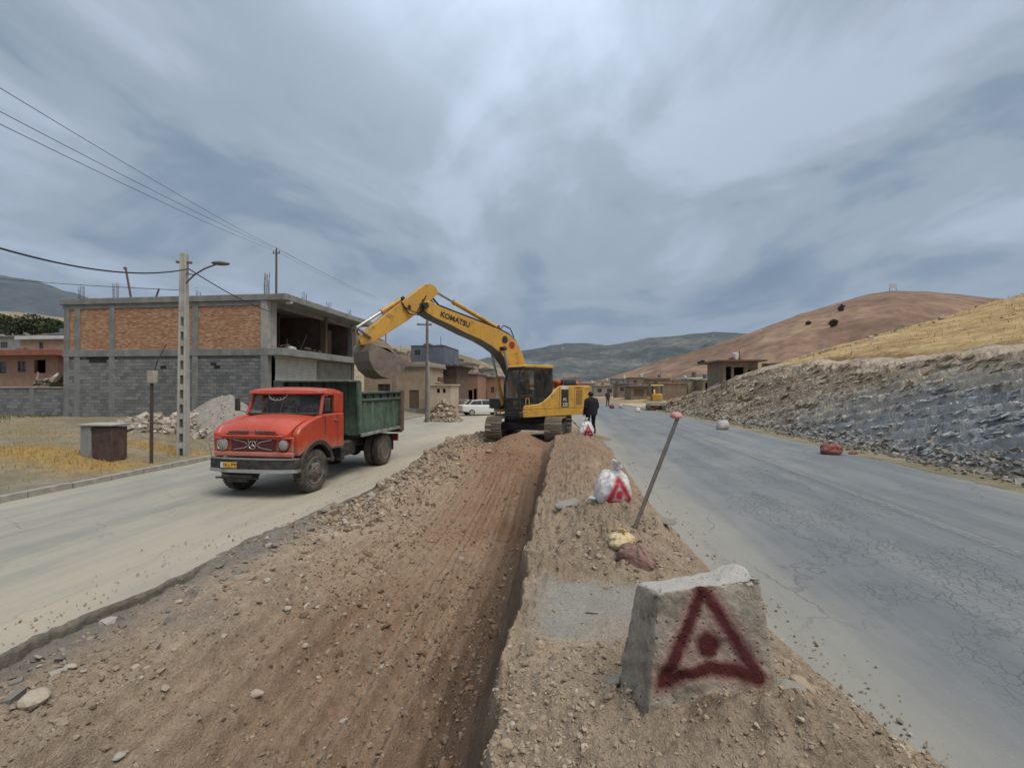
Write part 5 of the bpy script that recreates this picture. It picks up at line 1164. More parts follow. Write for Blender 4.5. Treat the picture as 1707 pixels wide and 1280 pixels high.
    for z0, z1, off, mt, nm in ((.70, .93, 0, BLK, 'bumper'), (.62, .699, .02, CHR, 'bumper_strip'), (.931, .955, .012, CHR, 'bumper_edge')):
        V = [(x, y + off, z0) for x, y in pr] + [(x, y + off, z1) for x, y in pr] + [(x, y - .12, z0) for x, y in pr] + [(x, y - .12, z1) for x, y in pr]; n = 13
        F = [(k, k + 1, n + k + 1, n + k) for k in range(12)] + [(n + k, n + k + 1, 3 * n + k + 1, 3 * n + k) for k in range(12)] + [(2 * n + k, 2 * n + k + 1, 3 * n + k + 1, 3 * n + k) for k in range(12)] + [(k, k + 1, 2 * n + k + 1, 2 * n + k) for k in range(12)] + [(0, n, 3 * n, 2 * n), (n - 1, 2 * n - 1, 4 * n - 1, 3 * n - 1)]
        MB().add(V, F).build(nm, mt if nm != 'bumper_strip' else M('bumper_paint', (.36, .38, .37), (.26, .27, .26), 5, .5, dust=.35), T, smooth=True)
    for s in (-1, 1):
        MB().bx(s * 1.17, s * 1.02, .64, .84, .70, .93).build('bumper_end', BLK, T, bevel=.02); MB().bx(s * 1.185, s * 1.03, .64, .84, .62, .699).build('bumper_end_strip', CHR, T)
        MB().tube([(s * 1.10, .86, .93), (s * 1.13, .92, 1.28)], .012, 6).build('marker_rod', CHR, T)
    pl = MB().bx(.30, .74, .985, .997, .73, .865).build('number_plate', M('plate_yellow', (.72, .40, .05), (.60, .33, .05), 8, .6, dust=.2), T, bevel=.004)
    MB().bx(.66, .735, .998, 1.0, .738, .857).build('plate_field', WHITE, pl)
    t = text_mesh('۳۵ ع ۳۹۳', .105, BLK, 'plate_lettering', pl, .001, .0015, 0, 1.0); t.rotation_euler = (math.pi / 2, 0, math.pi); t.location = (.475, .999, .797)
    MB().bx(-.1, .75, .72, .96, .50, .56).build('tow_plate', BLK, T, bevel=.01); MB().bx(.1, .55, .80, .90, .38, .50).build('tow_bracket', BLK, T)
    MB().tube([(-.2, .9, .48), (.95, .9, .48)], .025, 6).build('tow_bar', BLK, T)
    # --- cab upper
    # pillars: bottom windscreen line y=.26 z 1.93, top y=.06 z 2.47
    def xw(z): return 1.13 - .09 * (z - 1.93)
    for s in (-1, 1):
        MB().tube([(s * 1.08, -.28, 1.92), (s * 1.03, -.48, 2.50)], .045, 8).build('front_pillar', RED, T, smooth=True)
        MB().bx(s * 1.135, s * 1.05, -.97, -.86, 1.93, 2.49).build('door_pillar', RED, T, bevel=.02)
        MB().bx(s * 1.135, s * 1.05, -1.30, -.985, 1.93, 2.49).build('rear_pillar', RED, T, bevel=.02)
        MB().bx(s * 1.13, s * 1.06, -.99, -.46, 2.42, 2.49).build('window_header', RED, T, bevel=.01)
        gl = MB().add([(s * 1.10, -.33, 1.93), (s * 1.10, -.86, 1.93), (s * 1.06, -.86, 2.43), (s * 1.06, -.48, 2.43)], [(0, 1, 2, 3)]).build('side_window', WSG, T)
        d = MB(); d.bx(s * 1.168, s * 1.172, -.955, -.945, 1.03, 1.92).bx(s * 1.168, s * 1.172, -.36, -.35, 1.40, 1.92).bx(s * 1.168, s * 1.172, -.955, -.60, 1.03, 1.04); d.build('door_gap', BLK, T)
        MB().bx(s * 1.20, s * 1.17, -.92, -.78, 1.74, 1.77).build('door_handle', CHR, T, bevel=.006)
        MB().bx(s * 1.22, s * 1.0, -.72, -.40, .72, .76).build('step', BLK, T)
        m = MB().tube([(s * 1.12, -.30, 1.97), (s * 1.30, -.22, 2.02), (s * 1.32, -.22, 2.40), (s * 1.06, -.40, 2.44)], .012, 6); m.build('mirror_arm', BLK, T)
        MB().box((s * 1.32, -.20, 2.18), (.16, .035, .34)).build('mirror', BLK, T, bevel=.02)
    # windscreen: curved across
    n = 10; bot = [(x, -.13 - .15 * (abs(x) / 1.04) ** 2.5, 1.945) for x in [-1.05 + 2.1 * k / n for k in range(n + 1)]]; tp = [(x * .955, y - .21, 2.45) for x, y, z in bot]
    MB().add(bot + tp, [(k, k + 1, n + 2 + k, n + 1 + k) for k in range(n)]).build('windscreen', WSG, T, smooth=True)
    for pts in (bot, tp): MB().tube([(x, y + .012, z) for x, y, z in pts], .022, 6).build('windscreen_rubber', BLK, T, smooth=True)
    MB().tube([(0, -.125, 1.94), (0, -.335, 2.45)], .012, 6).build('centre_bar', BLK, T)
    MB().add([(x, y - .02, z - .035) for x, y, z in bot] + [(x, y - .2, z - .035) for x, y, z in bot] , [(k, k + 1, n + 2 + k, n + 1 + k) for k in range(n)]).build('scuttle', BLK, T)
    for x in (-.5, .35): MB().tube([(x, -.115, 1.96), (x + .05, -.165, 2.1), (x + .38, -.18, 2.14)], .009, 5).build('wiper', BLK, T)
    # pale arc of lettering along the top of the glass
    m = MB(); pts = [(.28 * math.cos(a) + .18, .135 - .02, 2.44 + .17 * math.sin(a) * .9) for a in [math.pi + math.pi * k / 16 for k in range(17)]]
    m.tube([(x, -.315 + (2.45 - z) * .40, z) for x, y, z in pts], .008, 5)
    for k in range(2, 15, 2): x, _, z = pts[k]; m.tube([(x, -.315 + (2.45 - z) * .40, z + .02), (x * .93 + .012, -.315 + (2.45 - z) * .40 - .014, z + .055)], .007, 5)
    m.build('windscreen_sticker', WHITE, T)
    # roof
    secs = []; n = 12
    for (y, w, z0, zc_) in ((-.24, .98, 2.47, 2.50), (-.27, 1.05, 2.475, 2.56), (-.38, 1.09, 2.48, 2.60), (-.65, 1.11, 2.485, 2.64), (-1.1, 1.11, 2.48, 2.62), (-1.28, 1.10, 2.46, 2.56), (-1.32, 1.06, 2.46, 2.48)):
        secs.append([(w * math.cos(math.pi * k / n) if 0 < k < n else w * (1 if k == 0 else -1), y, z0 + (zc_ - z0) * math.sin(math.pi * k / n) ** .45) for k in range(n + 1)])
    V = [p for s in secs for p in s]; q = n + 1
    F = [(i * q + k, i * q + k + 1, (i + 1) * q + k + 1, (i + 1) * q + k) for i in range(len(secs) - 1) for k in range(n)] + [(i * q, (i + 1) * q, (i + 1) * q + n, i * q + n) for i in range(len(secs) - 1)] + [tuple(range(q)), tuple(range((len(secs) - 1) * q, len(secs) * q))]
    MB().add(V, F).build('cab_roof', RED, T, smooth=True)
    MB().tube([(x * .97, y + .03, 2.475) for x, y, z in tp], .035, 8).build('visor', RED, T, smooth=True)
    m = MB().bx(-1.12, 1.12, -1.32, -1.26, 1.0, 2.0).bx(-1.12, -.55, -1.32, -1.26, 2.0, 2.48).bx(.55, 1.12, -1.32, -1.26, 2.0, 2.48).bx(-.55, .55, -1.32, -1.26, 2.38, 2.48); m.build('cab_rear', RED, T)
    MB().bx(-.55, .55, -1.30, -1.28, 2.0, 2.38).build('rear_window', WSG, T)
    MB().bx(-1.0, 1.0, -1.25, -.1, 1.25, 1.3).build('cab_floor', BLK, T)
    for x in (-.6, .55): s_ = MB().box((x, -.88, 1.58), (.5, .5, .16)); s_.box((x, -1.10, 1.92), (.5, .14, .62), rx=-.1); s_.build('seat', SEATM, T, bevel=.05)
    MB().bx(-1.0, 1.0, -.55, -.38, 1.3, 1.88).build('dashboard', BLK, T, bevel=.03)
    sw = [(-.55 + .22 * math.cos(a), -.66 - .22 * math.sin(a) * .35, 1.98 + .22 * math.sin(a) * .9) for a in [2 * math.pi * k / 20 for k in range(21)]]
    MB().tube(sw, .015, 6, caps=False).tube([(-.55, -.5, 1.8), (-.55, -.66, 1.98)], .02, 6).build('steering_wheel', BLK, T)
    # --- chassis
    for s in (-1, 1):
        MB().bx(s * .40, s * .48, -5.0, .7, .72, .96).build('chassis_rail', BLK, T)
        MB().bx(s * .55, s * .95, -2.35, -1.55, .62, 1.05).build('fuel_tank', GRN if s > 0 else BLK, T, bevel=.06)
        MB().bx(s * .55, s * 1.05, -1.56, -1.38, .55, .95).build('air_tank', BLK, T, bevel=.05)
        MB().tube([(s * .44, -.7, .70), (s * .44, 0, .56), (s * .44, .7, .68)], .035, 6).build('leaf_spring', BLK, T)
        MB().tube([(s * .5, -4.7, .8), (s * .5, -4.0, .62), (s * .5, -3.3, .8)], .05, 6).build('leaf_spring', BLK, T)
    MB().tube([(-.85, 0, .535), (.85, 0, .535)], .06, 8).build('front_axle', BLK, T)
    MB().tube([(-.8, -4.0, .535), (.8, -4.0, .535)], .09, 8).ball((0, -4.0, .535), .24).build('rear_axle', BLK, T)
    MB().bx(-.35, .35, -.6, .6, .70, 1.2).build('engine_block', BLK, T, bevel=.05)
    MB().tube([(0, -.6, .8), (0, -3.8, .6)], .05, 8).build('prop_shaft', BLK, T)
    MB().bx(-1.12, 1.12, -4.72, -4.68, .42, .98).build('mudflap', BLK, T)
    for s in (-1, 1): wheel(T, (s * 1.0, 0, WR), WR, .27, s, rz=-.06)
    for s in (-1, 1): wheel(T, (s * 1.02, -4.0, WR), WR, .26, s, dual=True)
    # --- tipper body
    y0, y1 = -2.12, -5.10; zb, zt = 1.24, 2.42; hw = 1.2
    MB().bx(-hw, hw, y1, y0, zb - .06, zb).build('bed_floor', GRN, T)
    MB().bx(-.55, .55, y1, y0, .98, zb - .061).build('subframe', BLK, T)
    for s in (-1, 1):
        MB().bx(s * hw, s * (hw - .05), y1, y0, zb, zt).build('side_board', GRN, T)
        MB().bx(s * (hw + .09), s * (hw - .06), y1, y0 - .02, zt + .002, zt + .085).build('top_rail', GRN, T, bevel=.02)
        MB().bx(s * (hw + .065), s * (hw + .002), y1, y0 - .1, zt - .22, zt - .15).build('side_rail', GRN, T, bevel=.015)
        MB().bx(s * (hw + .085), s * (hw + .002), y1, y0, zb - .10, zb - .005).build('bottom_rail', M('worn_rail', (.30, .30, .27), (.10, .13, .10), 7, .6, dust=.3), T, bevel=.015)
        for k in range(6):
            yy_ = y0 - .28 - k * .53
            m = MB(); a_ = s * (hw + .001); b_ = s * (hw + .085)
            m.add([(a_, yy_ - .085, zb), (b_, yy_ - .04, zb), (b_, yy_ + .04, zb), (a_, yy_ + .085, zb), (a_, yy_ - .085, zt - .225), (s * (hw + .03), yy_ - .04, zt - .225), (s * (hw + .03), yy_ + .04, zt - .225), (a_, yy_ + .085, zt - .225)], [(0, 1, 2, 3), (4, 5, 6, 7), (0, 1, 5, 4), (1, 2, 6, 5), (2, 3, 7, 6), (3, 0, 4, 7)])
            m.build('side_rib', GRN, T)
            MB().box((s * (hw + .035), yy_ - .05, zt - .06), (.06, .06, .14)).build('rail_bracket', BLK, T)
    MB().bx(-hw, hw, y0, y0 + .05, zb - .05, 2.78).build('headboard', GRN, T)
    for s in (-1, 1): 
        MB().add([(s * hw, y0 - .001, zb), (s * hw, y0 + .12, zb), (s * hw, y0 + .22, 2.78), (s * hw, y0 - .001, 2.78), (s * (hw + .06), y0 - .001, zb), (s * (hw + .06), y0 + .12, zb), (s * (hw + .06), y0 + .22, 2.78), (s * (hw + .06), y0 - .001, 2.78)], [(0, 1, 2, 3), (4, 5, 6, 7), (0, 1, 5, 4), (1, 2, 6, 5), (2, 3, 7, 6), (3, 0, 4, 7)]).build('headboard_corner', GRN, T)
    for x in (-.8, -.4, 0, .4, .8): MB().bx(x - .04, x + .04, y0 + .051, y0 + .11, zb, 2.77).build('headboard_rib', GRN, T)
    MB().bx(-hw - .04, hw + .04, y0 + .0, y0 + .62, 2.781, 2.84).build('cab_guard', GRN, T, bevel=.015)
    MB().bx(-hw - .06, hw + .06, y1 - .10, y1 - .002, zb - .25, zt + .05).build('tailgate', TAILB, T, bevel=.02)
    for s in (-1, 1): MB().bx(s * (hw + .12), s * (hw + .0), y1 - .12, y1 + .14, zb - .2, zt + .12).build('tail_post', TAILB, T, bevel=.02)
    MB().bx(-.9, .9, y1 + .1, y1 + .2, .62, .80).build('under_bar', BLK, T)
    MB().bx(-1.15, -.85, y1 + .02, y1 + .12, .70, .95).build('tail_light', M('tail_red', (.25, .03, .03), None, 5, .4), T)
    # load of earth
    X, Y = np.meshgrid(np.linspace(-hw + .06, hw - .06, 60), np.linspace(y1 + .02, y0 - .02, 80))
    Z = 1.85 + .42 * np.exp(-((X / .8) ** 2 + ((Y + 3.5) / 1.0) ** 2)) + .16 * fbm(X * 2, Y * 2, 501) + .06 * np.abs(fbm(X * 8, Y * 8, 502))
    l = grid('earth_load', X, Y, Z, DIRT, True); l.parent = T
truck()

# ------------------------------------------------------------ the excavator
YEL = M('machine_yellow', (.62, .33, .03), (.50, .26, .03), 1.4, .45, bmp=.05, dust=.26, grime=.6, streak=.22, coat=.1, spec=.5)
YEL2 = M('worn_yellow', (.60, .33, .045), (.46, .26, .05), 2.5, .5, bmp=.05, dust=.5, streak=.35)
TRK = M('track_steel', (.13, .11, .095), (.25, .205, .16), 9, .8, .2, bmp=.3, dust=1.0)
CBK = M('cab_black', (.016, .017, .019), (.03, .03, .03), 3, .45, bmp=.03, dust=.15)
BKT = M('bucket_steel', (.12, .095, .088), (.21, .165, .14), 4, .6, .3, bmp=.35, dust=.6)
HOSE = M('hose_black', (.02, .02, .02), None, 3, .5, bmp=0)
CGL = glass('cab_glass', (.02, .025, .03), .5)
def tracks(T, gauge, L, r, sw, n, prof_h=None):
    for s in (-1, 1):
        x = s * gauge / 2; F = MB()
        F.bx(x - .16, x + .16, -L / 2 + .45, L / 2 - .45, r - .2, r + .16).build('track_frame', CBK, T, bevel=.03)
        for e, nm in ((1, 'idler'), (-1, 'sprocket')):
            MB().lathe([(.08, -.14), (r - .10, -.12), (r - .09, -.05), (r - .06, -.04), (r - .06, .04), (r - .09, .05), (r - .10, .12), (.08, .14)], (x, e * (L / 2 - r), r), 'x', 24).build(nm, TRK, T, smooth=True)
        for k in range(8): MB().lathe([(.05, -.17), (.105, -.16), (.105, .16), (.05, .17)], (x, -L / 2 + .75 + k * (L - 1.5) / 7, .17), 'x', 14).build('track_roller', TRK, T, smooth=True)
        # the loop of shoes
        st = L - 2 * r; per = 2 * st + 2 * math.pi * r; pitch = per / n
        sh = MB(); sh.box((0, 0, 0), (sw, pitch * .90, .022)); 
        for q in (-.32, 0, .32): sh.box((0, q * pitch, .022), (sw, .018, .034))
        sh.box((0, 0, -.045), (.20, pitch * .7, .07))
        me = None
        for k in range(n):
            d = k * pitch; 
            if d < st: y, z, a = -st / 2 + d, 2 * r, 0
            elif d < st + math.pi * r: t = (d - st) / r; y, z, a = st / 2 + r * math.sin(t), r + r * math.cos(t), -t
            elif d < 2 * st + math.pi * r: y, z, a = st / 2 - (d - st - math.pi * r), 0, math.pi
            else: t = (d - 2 * st - math.pi * r) / r; y, z, a = -st / 2 - r * math.sin(t), r - r * math.cos(t), math.pi - t
            if me is None: o = sh.build('track_shoe', TRK, T); me = o.data
            else: o = bpy.data.objects.new('track_shoe', me); COL.objects.link(o); o.parent = T
            sag = -.03 * math.cos(y / st * math.pi) if a == 0 else 0
            o.location = (x, y, z + sag + .03); o.rotation_euler = (a, 0, 0)
def excavator():
    o = W(.87, 19.8, 0); th = R(136.9); zg = .50
    T = empty('excavator', (o[0], o[1], zg), 0, 'large yellow crawler excavator straddling the trench end, arm reaching over the truck', 'excavator')
    U = bpy.data.objects.new('undercarriage_pivot', None)   # only used to place; replaced below
    bpy.data.objects.remove(U)
    base = th
    class P_: pass
    # undercarriage stands along the road; the house is turned. All parts are built in machine axes of their own and turned into the root's.
    before = set(bpy.data.objects)
    tracks(T, 2.38, 4.2, .42, .66, 47)
    MB().bx(-1.0, 1.0, -1.0, 1.0, .45, .82).bx(-1.2, 1.2, -1.35, -.85, .35, .62).bx(-1.2, 1.2, .85, 1.35, .35, .62).build('car_body', CBK, T, bevel=.04)
    MB().lathe([(.5, .82), (.72, .82), (.72, 1.0), (.5, 1.0)], (0, 0, 0), 'z', 32).build('slew_ring', CBK, T, smooth=True)
    for ob in set(bpy.data.objects) - before: ob.matrix_basis = Matrix.Rotation(R(-6), 4, 'Z') @ ob.matrix_basis
    before = set(bpy.data.objects)
    # --- house (local +y forward, cab on -x)
    MB().bx(-1.36, 1.36, -2.0, 1.05, 1.02, 1.16).build('deck', YEL2, T, bevel=.02)
    cw = [(-1.36, -1.75), (-1.36, -2.15), (-1.15, -2.48), (-.7, -2.64), (0, -2.70), (.7, -2.64), (1.15, -2.48), (1.36, -2.15), (1.36, -1.75)]
    MB().prism(cw, 1.04, 2.16, 'z').build('counterweight', YEL, T, bevel=.07, seg=3)
    # left side engine cover: the sloping panel seen from the road
    side = [(-1.745, 1.205), (-1.745, 2.16), (-.28, 2.16), (-.10, 2.10), (.42, 1.70), (.75, 1.50), (1.0, 1.42), (1.70, 1.38), (1.76, 1.32), (1.76, 1.205)]
    MB().prism(side, -1.46, -1.405, 'x').build('side_cover', YEL, T, bevel=.03)
    MB().prism([(-1.745, 1.17), (-1.745, 2.08), (-.64, 2.08), (-.30, 1.9), (-.30, 1.17)], -1.30, 1.36, 'x').build('engine_housing', YEL, T, bevel=.04)
    MB().bx(-1.47, -1.401, -2.0, 1.80, .92, 1.20).build('side_skirt', YEL, T, bevel=.01)
    MB().bx(.62, 1.38, -.25, 1.3, 1.165, 1.6).build('tool_box', CBK, T, bevel=.03)
    MB().bx(-.5, 1.2, -1.6, -.7, 2.085, 2.24).build('bonnet', YEL2, T, bevel=.04)
    MB().tube([(.6, -1.0, 2.2), (.6, -1.0, 2.5), (.56, -1.1, 2.62)], .06, 10).build('exhaust_pipe', CBK, T)
    MB().bx(-1.25, -.55, -1.5, -.75, 2.16, 2.42).build('folded_tarp', M('dark_tarp', (.05, .055, .065), None, 3, .8), T, bevel=.08)
    m = MB()
    for y in (-.65, -1.65): m.tube([(-1.25, y, 2.14), (-1.25, y, 2.5)], .02, 6)
    m.tube([(-1.25, -.65, 2.5), (-1.25, -1.65, 2.5)], .02, 6); m.build('handrail', M('rail_orange', (.45, .12, .05), None, 3, .6), T)
    MB().ball((-.9, -.6, 2.3), (.22, .16, .15), 12, 8).build('orange_bundle', M('bundle_orange', (.5, .13, .06), (.35, .09, .05), 3, .8), T, smooth=True)
    MB().ball((-.85, -1.85, 2.24), (.22, .16, .12), 12, 8).build('orange_bundle', M('bundle_coral', (.52, .16, .10), None, 3, .8), T, smooth=True)
    # printed band on the cover
    MB().bx(-1.466, -1.4605, -.74, -.30, 1.26, 2.0).build('black_band', CBK, T)
    MB().bx(-1.467, -1.4606, -.74, -.30, 2.001, 2.13).build('white_band', WHITE, T)
    for tx, sz, zz in (('PC', .17, 1.57), ('220', .21, 1.36)):
        t = text_mesh(tx, sz, WHITE, 'lettering', T, .001, .004, 0, 1.0); t.rotation_euler = (math.pi / 2, 0, -math.pi / 2); t.location = (-1.470, -.52, zz)
    MB().bx(-1.466, -1.4605, -1.60, -1.22, 1.35, 1.98).build('cover_vent', M('vent_brown', (.25, .13, .05), (.16, .09, .04), 6, .8), T)
    for k in range(8): MB().bx(-1.472, -1.4665, -1.59, -1.23, 1.38 + k * .075, 1.40 + k * .075).build('vent_slat', YEL2, T)
    MB().bx(-1.466, -1.4605, -1.13, -1.12, 1.22, 2.14).build('door_gap', CBK, T); MB().bx(-1.466, -1.4605, -.20, -.19, 1.22, 2.1).build('door_gap', CBK, T)
    t = text_mesh('KOMATSU', .10, CBK, 'lettering', T, .001, .002); t.rotation_euler = (math.pi / 2, 0, -math.pi / 2); t.location = (-1.464, -1.36, 2.06); t.scale = (.8, 1, 1)
    # --- cab
    cx0, cx1 = -1.40, -.42; cz0, cz1 = 1.165, 2.93
    prof_b = [(.16, cz0), (1.86, cz0), (1.92, 1.6), (1.90, 2.25), (1.70, 2.84), (1.55, cz1 - .06), (.16, cz1 - .06)]
    for s, x in ((-1, cx0), (1, cx1)):
        xi = x + (.05 if s < 0 else -.05)
        def bar(a, b, w=.05): 
            d = Vector((0, b[0] - a[0], b[1] - a[1])); L_ = d.length; an = math.atan2(d.z, d.y)
            MB().box(((x + xi) / 2, (a[0] + b[0]) / 2, (a[1] + b[1]) / 2), (.05, L_ + .03, w * 2), rx=an).build('cab_pillar', CBK, T, bevel=.012)
        pts = [(.2, cz0), (1.84, cz0), (1.90, 1.6), (1.88, 2.25), (1.68, 2.82), (.2, cz1 - .08)]
        for a, b in zip(pts, pts[1:] + pts[:1]): bar(a, b)
        bar((1.12, cz0), (1.10, 2.84), .035); bar((.2, 1.95), (1.1, 1.95), .03) if s > 0 else None
        MB().add([(x - s * -.02, .2, 1.3 if s > 0 else cz0 + .05), (x - s * -.02, 1.84, 1.3 if s > 0 else cz0 + .05), (x - s * -.02, 1.88, 2.25), (x - s * -.02, 1.68, 2.80), (x - s * -.02, .2, 2.80)], [(0, 1, 2, 3, 4)]).build('cab_window', CGL, T)
    MB().bx(cx0 + .01, cx0 + .04, .24, 1.10, 1.2, 1.62).build('door_panel', CBK, T)
    fr = [(1.86, cz0 + .05), (1.91, 1.6), (1.89, 2.25), (1.69, 2.82)]
    MB().add([(xx, y, z) for y, z in fr for xx in (cx0 + .04, cx1 - .04)], [(0, 1, 3, 2), (2, 3, 5, 4), (4, 5, 7, 6)]).build('front_window', CGL, T)
    for z, y in ((cz0 + .03, 1.86), (1.62, 1.91), (2.83, 1.69)): MB().bx(cx0, cx1, y - .03, y + .03, z - .04, z + .04).build('cab_crossbar', CBK, T)
    MB().bx(cx0, cx1, .14, .2, cz0, 2.85).build('cab_rear', CBK, T)
    MB().prism([(.10, 2.86), (1.62, 2.86), (1.74, 2.88), (1.66, 2.97), (.16, 2.99), (.10, 2.95)], cx0 - .02, cx1 + .02, 'x').build('cab_roof', YEL, T, bevel=.025)
    MB().bx(cx0, cx1, .2, 1.85, 1.166, 1.2).build('cab_floor', CBK, T)
    s_ = MB().box((-.92, .75, 1.55), (.5, .5, .16)); s_.box((-.92, .48, 1.95), (.48, .14, .75), rx=.15); s_.box((-.92, .40, 2.42), (.28, .1, .2)); s_.build('seat', SEATM, T, bevel=.05)
    for x in (-1.2, -.62): MB().bx(x - .08, x + .08, .8, 1.2, 1.45, 1.7).build('console', CBK, T, bevel=.02); MB().tube([(x, 1.1, 1.7), (x, 1.15, 1.95)], .018, 6).ball((x, 1.15, 1.97), .035).build('control_lever', CBK, T)
    MB().tube([(-1.47, 1.78, 2.2), (-1.47, 1.95, 2.3), (-1.47, 1.95, 2.6), (-1.42, 1.72, 2.75)], .014, 6).build('mirror_arm', CBK, T); MB().box((-1.50, 1.97, 2.42), (.05, .12, .28)).build('mirror', CBK, T, bevel=.01)
    MB().tube([(-1.44, 1.62, 1.38), (-1.44, 1.66, 1.40), (-1.44, 1.64, 1.66), (-1.44, 1.50, 1.66), (-1.44, 1.46, 1.38)], .022, 6).build('grab_loop', YEL, T)
    MB().bx(-1.42, -.5, 1.0, 1.95, .92, 1.14).build('cab_mount', CBK, T, bevel=.03)
    # --- boom: profile in (y forward, z up), two cheeks with top and bottom plates
    up = [(.36, 2.02), (.40, 2.6), (.54, 3.02), (.81, 3.55), (1.10, 3.98), (1.45, 4.22), (1.9, 4.37), (2.5, 4.52), (3.3, 4.70), (4.1, 4.87), (4.75, 5.02), (5.12, 5.17), (5.36, 5.14)]
    lo = [(5.50, 4.92), (5.40, 4.76), (5.05, 4.60), (4.4, 4.40), (3.7, 4.15), (2.95, 3.93), (2.4, 3.70), (1.95, 3.44), (1.6, 3.08), (1.30, 2.62), (1.0, 2.20), (.62, 1.78), (.40, 1.80)]
    MB().prism(up + lo, -.25, .25, 'x').build('boom', YEL, T, bevel=.015)
    bo = MB()
    k = min(len(up), len(lo))
    for (a, b) in zip(lo[:-3], lo[1:-2]):
        an = math.atan2(b[1] - a[1], b[0] - a[0]); L_ = math.hypot(b[0] - a[0], b[1] - a[1])
        bo.box((0, (a[0] + b[0]) / 2, (a[1] + b[1]) / 2), (.58, L_ + .02, .03), rx=an)
    bo.build('boom_bottom_plate', CBK, T)
    for yb, zb_, nn in ((.45, 1.9, 'boom_foot_pin'), (5.38, 4.98, 'arm_pin')): MB().lathe([(.11, -.36), (.11, .36)], (0, yb, zb_), 'x', 18).build(nn, CBK, T, smooth=True)
    for y in (2.45, 2.95, 4.55): 
        zt_ = float(np.interp(y, [p[0] for p in up], [p[1] for p in up])) - .03; q = sorted(lo); zl_ = float(np.interp(y, [p[0] for p in q], [p[1] for p in q])) + .03
        for s in (-1, 1): MB().bx(s * .251, s * .256, y - .012, y + .012, zl_, zt_).build('weld_seam', YEL2, T)
    for s in (-1, 1):
        t = text_mesh('KOMATSU', .27, CBK, 'lettering', T, .001, .010, 0, 1.05)
        t.rotation_euler = (Matrix.Rotation(-math.pi / 2 if s < 0 else math.pi / 2, 3, 'Z') @ Matrix.Rotation(math.pi / 2, 3, 'X') @ Matrix.Rotation((-1 if s < 0 else 1) * .235, 3, 'Z')).to_euler(); t.location = (s * .258, 4.10, 4.60)
        MB().lathe([(.15, -.004), (.15, .004)], (s * .256, 1.72, 4.02), 'x', 24).build('boom_decal', CBK, T)
        MB().lathe([(.15, -.004), (.15, .004)], (s * .256, 1.35, 3.82), 'x', 24).build('boom_decal', M('decal_red', (.30, .04, .03), None, 5, .5), T)
    # hoses over the boom
    for i, x in enumerate((-.16, -.08, .08, .16)):
        pts = [(x, y, z + .07 + .02 * i) for y, z in up[2:-2]]; pts = pts + [(x, 5.2, 5.5), (x, 5.45, 5.35)]
        MB().tube(pts, .022, 6).build('hydraulic_hose', HOSE, T, smooth=True)
    m = MB(); m.tube([(-.2, 1.9, 4.45), (-.2, 1.75, 4.6), (-.2, 1.4, 4.5), (-.2, 1.2, 4.15)], .025, 6).build('hose_loop', HOSE, T, smooth=True)
    # arm cylinder on top of the boom
    def cyl(a, b, r1, r2, f, nm, x=0, c1=YEL, seg=14):
        a, b = Vector((x, *a)), Vector((x, *b)); mm = a + (b - a) * f
        o = MB().tube([a, mm], r1, seg).tube([a + (b - a) * (f - .035), mm], r1 * 1.18, seg).build(nm, c1, T, smooth=True)
        MB().tube([mm, b], r2, seg).build('piston_rod', CHR, o, smooth=True); 
        MB().lathe([(r1 * .9, -.12), (r1 * .9, .12)], (x, a.y, a.z), 'x', 12).lathe([(r1 * .8, -.12), (r1 * .8, .12)], (x, b.y, b.z), 'x', 12).build('cylinder_eye', CBK, o)
    cyl((1.95, 4.52), (4.86, 5.62), .085, .05, .72, 'arm_cylinder')
    for s in (-1, 1): cyl((1.28, 1.35), (1.92, 3.62), .085, .05, .52, 'boom_cylinder', s * .42, YEL)
    MB().lathe([(.06, -.5), (.06, .5)], (0, 1.95, 3.66), 'x', 12).build('cylinder_pin', CBK, T)
    MB().prism([(1.8, 4.36), (2.15, 4.42), (2.0, 4.62), (1.9, 4.62)], -.12, .12, 'x').build('cylinder_bracket', YEL, T, bevel=.01)
    # arm
    arm = [(4.80, 5.50), (4.84, 5.66), (4.98, 5.78), (5.14, 5.82), (5.36, 5.74), (5.87, 5.32), (6.34, 4.94), (6.95, 4.42), (7.55, 3.86), (7.72, 3.62), (7.66, 3.46), (7.45, 3.46), (7.10, 3.66), (6.58, 4.02), (5.99, 4.42), (5.62, 4.72), (5.42, 4.86), (5.30, 5.02)]
    MB().prism(arm, -.19, .19, 'x').build('arm', YEL, T, bevel=.015)
    for q in ((5.5, 5.0), (5.95, 4.88)): MB().lathe([(.07, -.2), (.07, .2)], (0, *q), 'x', 14).build('pin', CBK, T)
    for i, x in enumerate((-.24, .24)):
        MB().tube([(x, 5.45, 5.2), (x * 1.2, 5.62, 4.62), (x * 1.1, 6.0, 4.62), (x * .8, 6.25, 5.02)], .024, 6).build('hydraulic_hose', HOSE, T, smooth=True)
        MB().tube([(x * .9, 5.3, 5.35), (x * 1.3, 5.75, 4.68), (x, 6.2, 4.85)], .022, 6).build('hydraulic_hose', HOSE, T, smooth=True)
    cyl((6.15, 5.16), (7.80, 3.98), .08, .05, .45, 'bucket_cylinder')
    # linkage and bucket
    for s in (-1, 1):
        MB().tube([(s * .22, 7.80, 3.98), (s * .22, 7.35, 3.72)], .05, 8).build('bucket_link', TRK, T)
        MB().tube([(s * .13, 7.80, 3.98), (s * .13, 7.78, 3.45)], .055, 8).build('bucket_link', TRK, T)
    # bucket: open to the sky side, curled; profile (y, z)
    outer = [(7.52, 3.50), (7.60, 3.24), (7.57, 2.94), (7.43, 2.66), (7.18, 2.45), (6.88, 2.37), (6.60, 2.46), (6.38, 2.68), (6.24, 2.98)]
